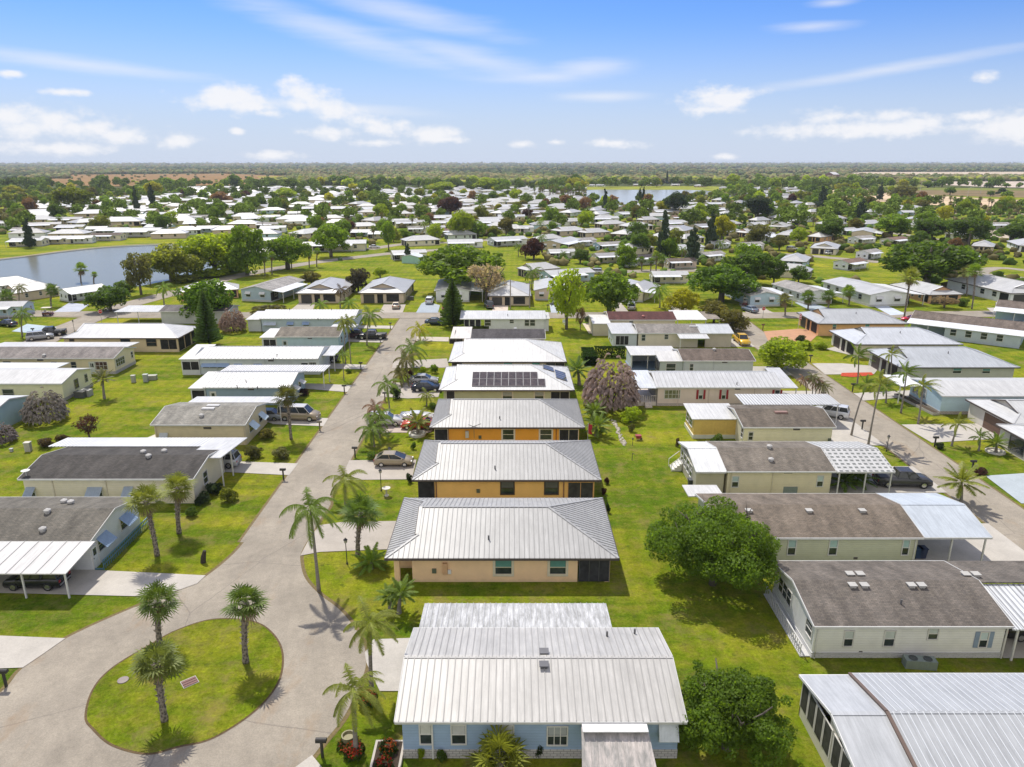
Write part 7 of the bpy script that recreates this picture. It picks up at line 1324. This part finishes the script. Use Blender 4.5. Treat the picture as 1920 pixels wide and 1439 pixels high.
 (1344, 1397, 420, 'd', 28, 't', 'W', None), (1342, 1398, 434, 'h', 55, 't', 'W', 'brown walled house with pointed white roof, right of the dark pine'), (1392, 1430, 436, 'd', 30, 'o', 'W', None), (1409, 1436, 420, 'g', 25, 'c', 'W', None), (1413, 1445, 413, 'h', 30, 'w', 'S', None), (1259, 1304, 407, 'k', 5, 't', 'B', None), (1370, 1399, 390, 'h', 20, 'w', 'W', None), (1309, 1332, 391, 'g', 0, 'w', 'W', None), (1289, 1304, 381, 'g', 0, 'w', 'W', None),
 (1221, 1275, 444, 'h', 25, 'c', 'W', None), (1270, 1324, 447, 'h', 30, 'c', 'W', None), (1333, 1370, 456, 'k', 35, 'w', 'G', None), (1388, 1435, 459, 'k', 20, 'w', 'G', 'white home with three hooded windows and grey roof'), (1212, 1240, 345, 'g', 0, 'c', 'W', None), (1259, 1275, 346, 'g', 0, 'c', 'W', None), (1303, 1324, 348, 'h', 0, 't', 'W', None), (1350, 1368, 352, 'h', 0, 'w', 'W', None), (1375, 1388, 352, 'h', 0, 'w', 'W', None), (1401, 1424, 357, 'g', 0, 'c', 'S', None),
 (1429, 1442, 360, 'h', 0, 'w', 'W', None), (1444, 1494, 408, 'h', 30, 'c', 'W', None), (1448, 1489, 417, 'k', 30, 'w', 'G', None), (1441, 1500, 425, 'd', 58, 'c', 'W', None), (1456, 1525, 441, 'h', 60, 'c', 'W', 'cream house with big pointed white roof and three dark bays'), (1519, 1575, 444, 'h', 40, 'o', 'W', None), (1595, 1651, 447, 'k', 28, 'w', 'G', 'white home with grey roof below the left big tree'), (1655, 1718, 450, 'k', 35, 'c', 'B', 'cream home with brown roof below the big trees'),
 (1584, 1601, 431, 'g', 25, 'w', 'W', None), (1561, 1585, 410, 'h', 30, 'w', 'W', None), (1495, 1534, 409, 'h', 30, 'w', 'W', None), (1514, 1545, 397, 'h', 25, 'c', 'W', None), (1508, 1534, 384, 'h', 30, 'c', 'W', None), (1549, 1580, 378, 'h', 30, 'w', 'W', None), (1580, 1609, 381, 'h', 20, 'w', 'W', None), (1628, 1652, 397, 'h', 20, 'w', 'W', None), (1659, 1690, 391, 'h', 20, 'w', 'W', None), (1440, 1458, 362, 'h', 10, 'w', 'W', None), (1460, 1487, 366, 'h', 10, 'w', 'W', None),
 (1670, 1752, 393, 'h', 12, 'w', 'W', 'large low white clubhouse by the sandy track'), (1688, 1722, 397, 'g', 5, 'b', 'W', None), (1845, 1900, 421, 'k', 8, 'w', 'G', 'white building with three dark windows and grey roof'), (1826, 1892, 462, 'h', 55, 't', 'W', 'tan house with pointed white roof near the right edge'), (1906, 1950, 442, 'h', 40, 'w', 'W', None), (-20, 20, 575, 'g', 6, 'b', 'S', 'pale blue home with silver roof at the far left street')]
for a in N: home(*a)
# remaining street: homes east of the right street
E1 = House('hip_roofed_house', 'orange stucco house with grey ribbed roof and rounded entrance wing', 'house', *([0] * 4), 2.7, 4.6) if False else None
def ehouse(label, xl, xr, ye, D, wc, metal=GALV, he=2.7, g=2.4, hr=None, wm='stucco', wins=(), oh=.5):
    x0, y0 = G(xl, ye, he); x1, _ = G(xr, ye, he); H = House('duplex_house', label, 'house', x0, x1, y0, y0 + D, he, hr or he + D / 2 * .335, 'metal roofed houses east of the right street', oh=oh, ohx=.5); H.hip_roof('metalrib', metal, g, gcol=wc, trim=(.09, .08, .07)); H.box_walls(wm, wc)
    for a in wins: H.wpx(a, fc=(.6, .57, .5), blind=(.5, (.1, .28, .24)))
    H.garage('L', 1.0, 3.6, col=(.07, .05, .045)); H.panel('entrance', 'L', 4.4, 5.8, .05, 2.2, 'screen', (.04, .03, .03)); H.panel('screen_panel', 'L', 6.6, 9.4, .3, 2.2, 'screen', (.04, .035, .035)); H.vent(H.cx, H.cy - 2); return H
ehouse('orange stucco house with grey ribbed roof at the cross street corner', 1534, 1704, 607, 11.4, (.74, .43, .20), (.43, .445, .46), wins=((1561, 609, 1568, 617), (1622, 609, 1630, 616)))
ehouse('cream house with white ribbed roof and three square entrance posts', 1604, 1806, 646, 11.2, (.74, .68, .56), (.54, .565, .60), g=3.5); ehouse('grey-green house with silver ribbed roof behind the windblown palms', 1688, 1913, 689, 11.5, (.48, .48, .40), (.45, .475, .50), g=2.6, wins=((1786, 691, 1803, 700), (1841, 692, 1857, 700)))
E4 = mhome('light blue home with broad white roof and stone planter', *( [G(1767, 742.6, 2.85)[0], 88, G(1767, 742.6, 2.85)[1], G(1767, 742.6, 2.85)[1] + 8.8] ), (.50, .66, .76), 'metal', (.56, .56, .55), he=2.85, rise=.95, skirt=(.45, (.52, .46, .40)))
E4.win('L', .8, 4.2, 1.0, 2.4, style='triple', gl=(.25, .28, .3)); E4.door('F', 13.0, 13.9, col=(.7, .7, .7)); E4.win('F', 13.15, 13.75, 1.2, 1.9, n=.05)
E4.slab('carport_roof', E4.cx + E4.x0 - 3.2, E4.cx + E4.x0 + .3, E4.cy + E4.y0 + 5, E4.cy + E4.y1 + 1.5, 2.7, 2.9, 'metal', (.76, .77, .78), posts=((E4.cx + E4.x0 - 3.1, E4.cy + E4.y0 + 5.2), (E4.cx + E4.x0 - 3.1, E4.cy + E4.y1)))
pb = MB(); pb.box(-.5, .5, -4.5, 4.5, 0, .35); po = empty('stone_planter', (E4.cx + E4.x0 - .9, E4.cy, 0), R(6), 'long stone planter beside the light blue home', 'planter'); pb.obj('edging', 'block', po, (.5, .46, .4)); p2 = MB(); p2.box(-.38, .38, -4.35, 4.35, .33, .38); p2.obj('soil', 'soil', po, (.07, .05, .03))
E5 = House('hip_roofed_house', 'taupe house with white roof and brown garage door at the right edge', 'house', 62.7, 82, 84.6, 94.4, 2.7, 4.2, oh=.4, ohx=.4); E5.hip_roof('metal', (.54, .545, .54), 2.2, gcol=(.55, .5, .42), trim=(.1, .08, .07)); E5.box_walls('stucco', (.62, .58, .52)); E5.garage('L', 3.4, 8.0, col=(.13, .075, .05))
E5w = House('hip_roofed_house', None, None, 60.5, 82, 76.6, 84.5, 2.7, 3.9, oh=.4, ohx=.4); E5w.hip_roof('metal', (.54, .545, .54), 2.2, dutch=False, trim=(.1, .08, .07)); E5w.box_walls('stucco', (.62, .58, .52)); E5w.win('F', 1.2, 3.4, .6, 2.2, fc=(.1, .1, .1)); E5w.win('L', 2, 4.6, .5, 2.2, fc=(.1, .1, .1))
for c in list(E5w.root.children): c.parent = E5.root; c.location = (E5w.cx - E5.cx, E5w.cy - E5.cy, 0)
bpy.data.objects.remove(E5w.root)
Q = House('mobile_home', 'blue home with dark brown roof and long white side porch at upper right', 'house', -10, 10, -4.4, 4.4, 2.8, 3.8); Q.gable_walls('siding', (.46, .60, .72)); Q.gable_roof('shingle', (.17, .14, .12)); Q.slab('porch_roof', -10, 10, -8.2, -4.3, 2.5, 2.85, 'metal', (.76, .77, .78), posts=((-9.8, -8), (-6, -8))); m_ = MB(); m_.box(-3, 9.6, -7.9, -4.5, 0, 2.45); Q.part('porch_wall', m_, 'siding', (.52, .58, .62))
Qs = (Vector((-3, -7.9, 0)), Vector((1, 0, 0)), Vector((0, -1, 0)))
for u in (1, 3.6, 6.2, 8.8): Q.win(Qs, u, u + 1, 1, 2.2)
Q.win('R', 2, 3.2, 1, 2.1); Q.win('R', 5.5, 6.5, 1, 2.1); Q.root.location = (G(1806, 625)[0], G(1806, 640)[1] + 6, 0); Q.root.rotation_euler.z = R(-38)
Q2 = copy_tree(Q.root); Q2.location = (G(1905, 600)[0] + 6, G(1905, 618)[1] + 8, 0); Q2.rotation_euler.z = R(-38); Q2['label'] = 'second brown roofed home behind the blue one, cut by the right edge'
mint = House('garden_shed', 'small mint green shed beside the spreading oak', 'shed', -2.6, 2.6, -3.6, 3.6, 2.4, 3.1, oh=.15, ohx=.15); mint.gable_walls('siding', (.36, .58, .50)); mint.gable_roof('metal', (.7, .74, .74)); mint.win('F', 1.5, 1.9, 1, 2); mint.root.location = (*G(776, 493), 0); mint.root.rotation_euler.z = R(70)
barn = House('barn', 'red barn with white roof in the far right fields', 'barn', -9, 9, -7, 7, 5, 8.5, oh=.2, ohx=.2); barn.gable_walls('siding', (.20, .08, .07)); barn.gable_roof('metal', (.75, .72, .70)); barn.panel('barn_door', 'R', 4.5, 9, .1, 4, 'plain', (.45, .4, .38)); barn.panel('barn_door', 'L', 4.5, 9, .1, 4, 'plain', (.45, .4, .38)); barn.root.location = (*G(1559, 334), 0); barn.root.rotation_euler.z = R(40); barn.root.scale = (1.5, 1.5, 1.5)
# ------------------------------------------------------------------ further homes and trees that fill the far tract
rg = random.Random(11)
def inpoly(x, y, P):
    c = False
    for (x1, y1), (x2, y2) in zip(P, P[1:] + P[:1]):
        if (y1 > y) != (y2 > y) and x < (x2 - x1) * (y - y1) / (y2 - y1) + x1: c = not c
    return c
NOHOME = [[(440, 485), (700, 470), (1100, 505), (1100, 600), (440, 600)], [(1520, 478), (1700, 470), (1700, 530), (1520, 530)], [(1090, 345), (1400, 345), (1400, 372), (1240, 380), (1090, 392)], [(1540, 340), (1920, 340), (1960, 400), (1760, 392), (1600, 372), (1540, 362)], [(0, 340), (330, 340), (330, 364), (180, 372), (0, 380)], [(700, 455), (980, 455), (980, 540), (700, 540)], [(-100, 440), (480, 440), (480, 560), (-100, 560)]]
Y = 232.0; row = 0
while Y < 985:
    step = 19 if Y < 600 else 24; X = -Y * .66 + rg.uniform(0, 14)
    while X < Y * .66:
        x = X + rg.uniform(-2, 2); y = Y + rg.uniform(-2, 2) + 10 * math.sin(x * .012); px, py = proj(x, y, 2.6)
        if -10 < px < (1500 if y > 420 else 1925) and not any(inpoly(px, py, P) for P in NOHOME) and all((x - a) ** 2 + (y - b) ** 2 > (r + 7.5) ** 2 for a, b, r, _, _ in PLACED) and all((x - a) ** 2 + (y - b) ** 2 > 130 for a, b in STREETS) and (not (px > 1540 and y < 330)) and rg.random() < .85:
            k = rg.choice('dhhgg'); home(px - 9.0 * F_PX / y, px + 9.0 * F_PX / y, py, k, rg.choice((5, 15, 25, 60)), rg.choice('wccttpbg'), rg.choice('WWWWSG') if k in 'dh' else rg.choice('WWWG'), near=(y < 330))
        X += 22
    Y += step; row += 1
NOTREE = NOHOME[0:2] + NOHOME[5:6] + [[(1098, 354), (1345, 354), (1345, 366), (1245, 379), (1098, 384)], [(1582, 320), (1960, 320), (1960, 333), (1582, 333)], [(0, 335), (300, 326), (500, 326), (560, 334), (300, 350), (0, 348)], [(1730, 340), (1960, 340), (1960, 354), (1730, 350)], [(1700, 354), (1960, 354), (1960, 395), (1600, 378)]]
TR = []
def okt(x, y, px, py, d): return not any(inpoly(px, py, P) for P in NOTREE) and all((x - a) ** 2 + (y - b) ** 2 > (r * .72 + d) ** 2 for a, b, r, _, _ in PLACED) and all((x - a) ** 2 + (y - b) ** 2 > (d * .9) ** 2 for a, b in TR)
TW = dict(g='green', d='dark green', l='bright green', y='yellow-green', o='olive', k='olive brown', m='maroon', r='reddish brown', e='very dark', b='brown', q='light green')
def autotree(x, y, px, py, big=1.0, palm_p=.36):
    if rg.random() < palm_p:
        o = palm('fan' if rg.random() < .6 else 'feather', x, y, rg.uniform(4.5, 7.5), None, hue=rg.choice('dgkp'), cr=rg.uniform(1.0, 1.35), tr=.2, seed=rg.randrange(3), group='palms in the far tract', lean=(rg.uniform(-.4, .4), 0)) if y < 520 else None
        if o is not None: AUTO.append((o, 'small', 'palm', 'palms in the far tract')); TR.append((x, y)); return
    h = rg.choice('ggggdlllqkoymkrq' if y < 800 else 'ggdlly'); s = rg.uniform(6.0, 12.0) * big; kd = rg.choice(('oak', 'round', 'airy', 'round')) if y < 560 else 'far'
    o = tree(kd, x, y, s * rg.uniform(.8, 1.15), s, h); AUTO.append((o, TW[h], 'tree', 'trees in the far tract')); o['group'] = 'trees in the far tract'; TR.append((x, y))
cnt = 0
for i in range(9000):
    if cnt >= 300: break
    Y = 215 + 700 * rg.random() ** .9; X = rg.uniform(-.74, .74) * Y; px, py = proj(X, Y, 0)
    if -5 < px < 1925 and okt(X, Y, px, py, 3.6) and all((X - a) ** 2 + (Y - b) ** 2 > 30 for a, b in STREETS) and not inpoly(px, py, NOHOME[6]) and not (py > 480 and 420 < px < 1000): autotree(X, Y, px, py); cnt += 1
cnt = 0
for i in range(2500):      # belt of taller trees around the tract
    if cnt >= 40: break
    X = rg.uniform(-.8, .8); Y = rg.uniform(960, 1180) - 260 * max(0, -X - .2) - 120 * max(0, X - .3); X *= Y; px, py = proj(X, Y, 0)
    if -20 < px < 1945 and not (px < 560 and rg.random() < .6) and okt(X, Y, px, py, 7): autotree(X, Y, px, py, 1.9, 0); cnt += 1
for i in range(34):        # palms along the sandy track
    f = i / 33; px = 1700 + 230 * f + rg.uniform(-5, 5); py = 381 + 12 * f + (14 if i % 3 == 0 else 0) + rg.uniform(-2, 2); x, y = G(px, py); o = palm('fan', x, y, rg.uniform(4.5, 7), None, hue=rg.choice('kod'), cr=1.2, tr=.2, seed=i % 3, group='palms along the sandy track'); AUTO.append((o, 'small olive', 'palm', 'palms along the sandy track'))
for i in range(40):
    px = 1000 + rg.uniform(0, 95); py = 371 + rg.uniform(-4, 3); x, y = G(px, py); o = palm('fan', x, y, rg.uniform(7, 10), None, hue=rg.choice('kod'), cr=1.3, tr=.25, seed=i % 3, group='palms left of the bright lake'); AUTO.append((o, 'thin dark', 'palm', 'palms left of the bright lake'))
for i in range(16):        # dark shrub belts by the sand
    px, py = rg.choice([(rg.uniform(1570, 1760), rg.uniform(343, 356)), (rg.uniform(1700, 1950), rg.uniform(351, 354.5)), (rg.uniform(1760, 1925), rg.uniform(366, 378))]); x, y = G(px, py); s = rg.uniform(8, 15); o = tree('far', x, y, s * .75, s, rg.choice('ddeg')); o['group'] = 'dark trees by the sand flats'; AUTO.append((o, 'dark', 'tree', 'dark trees by the sand flats'))
for T_ in list(TP.values()) + list(TF.values()):
    for c in list(T_.children):
        for d in list(c.children): bpy.data.objects.remove(d)
        bpy.data.objects.remove(c)
    bpy.data.objects.remove(T_)
# ------------------------------------------------------------------ woodland to the horizon: nobody could count it
def _wood(T):
    c = vary(T, T.oc, T.noise(T.g, .006, 4, .65), .45, 1.6); return vary(T, c, T.noise(T.g, .12, 2), .7, 1.3)
M['wood'] = mat('woodland_leaves', _wood, 1, 0, .1)
def woodland(name, label, pts, col, seed, flat_=.72):
    rr = np.random.default_rng(seed); import bmesh
    bm = bmesh.new(); bmesh.ops.create_icosphere(bm, subdivisions=2, radius=1); bv = np.array([v.co[:] for v in bm.verts]); bf = np.array([[v.index for v in f.verts] for f in bm.faces]); bm.free(); P = np.array(pts); n = len(P); k = len(bv)
    V = bv[None] * (1 + rr.normal(0, .19, (n, k, 1))); V = V * (P[:, 3] * .5)[:, None, None] * np.array([1, 1, flat_])[None, None] + np.stack([P[:, 0], P[:, 1], P[:, 3] * .26], 1)[:, None]
    Fc = (bf[None] + (np.arange(n) * k)[:, None, None]).reshape(-1, 3); o = bpy.data.objects.new(name, npmesh(name, V.reshape(-1, 3), Fc, 'wood')); COL.objects.link(o); o.color = (*col, 1); tag(o, label, None, None, 'stuff')
bands = dict(a=[], b=[], c=[], y=[])
SAND1 = [(1582, 326), (1620, 323), (1960, 322), (1960, 331), (1720, 331), (1600, 330)]; SAND2 = [(1735, 341), (1960, 340), (1960, 354), (1740, 347)]; OPEN = [(130, 335), (131, 328), (420, 326), (560, 331), (480, 347), (230, 351), (0, 349), (0, 337)]; FR = [(1320, 326), (1560, 325), (1600, 336), (1740, 340), (1740, 352), (1420, 350)]
for i in range(15000):
    t = rg.random(); py = 309.5 + 38 * t ** 1.25; px = rg.uniform(-60, 1980); x, y = G(px, py)
    if y < 1010 + 60 * rg.random() and not (px < 420 and y > 700): continue
    if inpoly(px, py, SAND1) or inpoly(px, py, SAND2) or inpoly(px, py, NOHOME[2]): continue
    op_ = inpoly(px, py, OPEN)
    if op_ and rg.random() > .06: continue
    if inpoly(px, py, FR) and rg.random() > .25: continue
    if inpoly(px, py, [(980, 317), (1400, 316), (1400, 322), (980, 323)]) and rg.random() > .4: continue
    s = rg.uniform(8, 14) * (1 + max(0, y - 2000) / 2600); q = (x, y, 0, s); q = (x, y, 0, s * (.55 if op_ else 1)); n_ = math.sin(x * .004 + 1) + math.sin(y * .003 + x * .002)
    if y < 1500 and rg.random() < .30: bands['y'].append(q)
    elif n_ > .5 and rg.random() < .8: bands['a'].append(q)
    elif rg.random() < .55: bands['b'].append(q)
    else: bands['c'].append(q)
woodland('woodland', 'dark blue-green woodland stretching to the horizon', bands['a'], (.080, .105, .045), 1); woodland('woodland', 'olive scrub woodland stretching to the horizon', bands['b'], (.185, .165, .07), 2); woodland('woodland', 'mid green woodland stretching to the horizon', bands['c'], (.125, .155, .05), 3); woodland('woodland', 'yellow-green treetops at the edge of the woods', bands['y'], (.25, .28, .03), 4)
mv = []; nz = np.random.default_rng(3)
cnt = 0
for i in range(26000):
    if cnt >= 620: break
    Y = 380 + 760 * rg.random() ** .85; X = rg.uniform(-.76, .76) * Y; px, py = proj(X, Y, 0)
    if -20 < px < 1945 and okt(X, Y, px, py, 2.6) and not inpoly(px, py, NOHOME[6]):
        s = rg.uniform(6, 12) * (1.5 if Y > 900 else 1); c_ = TPL['far'][i % 4][0]; co = np.empty(len(c_.vertices) * 3, np.float32); c_.vertices.foreach_get('co', co); a_ = rg.uniform(0, 6.28); co = co.reshape(-1, 3)
        co = co @ np.array([[math.cos(a_), math.sin(a_), 0], [-math.sin(a_), math.cos(a_), 0], [0, 0, 1]]); mv.append(co * np.array([s / 2, s / 2, s / 2]) + np.array([X, Y, 0])); TR.append((X, Y)); cnt += 1
mv = np.concatenate(mv); M['wood_leaf'] = mat('far_tree_leaves', _wood, 1, 0, .1)
o_ = bpy.data.objects.new('treetops', npmesh('treetops', mv, np.arange(len(mv)).reshape(-1, 4), 'wood_leaf')); COL.objects.link(o_); o_.color = (.17, .24, .035, 1); tag(o_, 'small green trees scattered among the farthest homes', None, None, 'stuff')
under = []
for i in range(9500):
    Y = 200 + 780 * rg.random() ** .85; X = rg.uniform(-.74, .74) * Y; px, py = proj(X, Y, 0)
    if any(inpoly(px, py, P) for P in NOTREE) or inpoly(px, py, NOHOME[6]) or (420 < px < 1000 and py > 470) or any((X - a) ** 2 + (Y - b) ** 2 < (r * .8) ** 2 for a, b, r, _, _ in PLACED) or any((X - a) ** 2 + (Y - b) ** 2 < 20 for a, b in STREETS): continue
    under.append((X, Y, 0, rg.uniform(1.4, 4.0)))
woodland('undergrowth', 'garden shrubs crowding between the far homes', under[::2], (.085, .14, .022), 5, .8); woodland('undergrowth', 'brownish garden shrubs between the far homes', under[1::2], (.16, .14, .06), 6, .8)
# ------------------------------------------------------------------ haze
HAZE = dict(density=7.5e-5)
hb = MB(); hb.box(-15000, 15000, -50, 26000, -1.1, 36.5); M['haze'] = hm = bpy.data.materials.new('haze'); hm.use_nodes = True; hm.node_tree.nodes.clear(); ho = hm.node_tree.nodes.new('ShaderNodeOutputMaterial'); pv = hm.node_tree.nodes.new('ShaderNodeVolumePrincipled')
pv.inputs['Color'].default_value = (.80, .88, 1.0, 1); pv.inputs['Density'].default_value = HAZE['density']; pv.inputs['Anisotropy'].default_value = .2; hm.node_tree.links.new(pv.outputs[0], ho.inputs['Volume'])
hz_o = hb.obj('haze', 'haze'); tag(hz_o, 'thin bluish summer haze over the whole plain', None, None, 'stuff')
# ------------------------------------------------------------------ labels for the many far things: look + nearest landmark + order from the left
MARKS = [(1220, 366, 'the bright lake'), (150, 505, 'the grey-green lake'), (862, 500, 'the spreading oak'), (1735, 490, 'the very wide dark tree'), (1745, 425, 'the three big trees'), (866, 418, 'the lime tree'), (845, 385, 'the maroon clump'), (140, 370, 'the giant yellow-green tree'), (272, 375, 'the two slim dark pines'),
         (1243, 440, 'the very tall dark pine'), (1297, 462, 'the ragged dark pine'), (621, 447, 'the cream home oak'), (541, 470, 'the leafy palm-side tree'), (402, 470, 'the wide feathery tree'), (415, 368, 'the reddish-brown tree'), (911, 345, 'the broad lime tree'), (1079, 345, 'the broad yellow tree'), (1559, 330, 'the red barn'), (1556, 428, 'the duplex oak'),
         (1420, 388, 'the lakeside dome tree'), (1266, 380, 'the tall lakeside tree'), (57, 440, 'the dark feathery pine'), (1649, 362, 'the dark cypress-like tree'), (1690, 362, 'the olive tree at the track'), (729, 440, 'the slender tree'), (536, 363, 'the flat-topped tree'), (1120, 430, 'the tan twin houses'), (1025, 450, 'the blue pointed-roof house'), (1370, 440, 'the brown pointed-roof house'),
         (1134, 376, 'the brownish slim pine'), (1402, 500, 'the dense dark tree'), (1350, 525, 'the wide dark green tree'), (850, 565, 'the tall Norfolk pine'), (392, 590, 'the full Norfolk pine'), (620, 550, 'the tan twin houses'), (345, 431, 'the pale shore hip house'), (1490, 445, 'the cream three-bay house'), (655, 385, 'the far centre roofs'), (330, 400, 'the far-left roofs'), (1000, 400, 'the brick house roofs'), (1870, 440, 'the three-window building')]
bpy.context.view_layer.update()
for o in list(scn.objects):
    if o.parent is None and o.type in ('MESH', 'EMPTY') and 'label' not in o and 'kind' not in o and not any(o == a[0] for a in AUTO): AUTO.append((o, 'green', 'palm' if 'palm' in o.name else 'tree', o.get('group', 'trees')))
buckets = {}
for o, look, kind, grp in AUTO:
    px, py = proj(*o.location); best = min(MARKS, key=lambda m: math.hypot(px - m[0], (py - m[1]) * 2.2)); dx, dy = px - best[0], py - best[1]
    w = 'left of' if dx < -abs(dy) * 2.2 else 'right of' if dx > abs(dy) * 2.2 else 'beyond' if dy < 0 else 'in front of'
    o['group'] = o.get('group') or grp; o['category'] = {'palm': 'palm tree', 'tree': 'tree'}.get(kind, 'house'); buckets.setdefault((look, kind, w, best[2]), []).append((px, o))
ORD = ['first', 'second', 'third', 'fourth', 'fifth', 'sixth', 'seventh', 'eighth', 'ninth', 'tenth', 'eleventh', 'twelfth', 'thirteenth', 'fourteenth', 'fifteenth']
def ordn(i): return ORD[i] if i < len(ORD) else {15: 'sixteenth', 16: 'seventeenth', 17: 'eighteenth', 18: 'nineteenth', 19: 'twentieth'}.get(i, 'number %d' % (i + 1))
for (look, kind, w, mk), L_ in buckets.items():
    L_.sort(key=lambda q: q[0])
    for i, (_, o) in enumerate(L_): o['label'] = f'{look} {kind} {w} {mk}' if len(L_) == 1 else f'{ordn(i)} {look} {kind} from left, {w} {mk}'
seen = {}
for o in scn.objects:
    if o.parent is None and 'label' in o and o.type != 'CAMERA': seen.setdefault(o['label'], []).append(o)
for l, os_ in seen.items():
    if len(os_) > 1: print('DUP', len(os_), l)
print('objects', len(scn.objects))
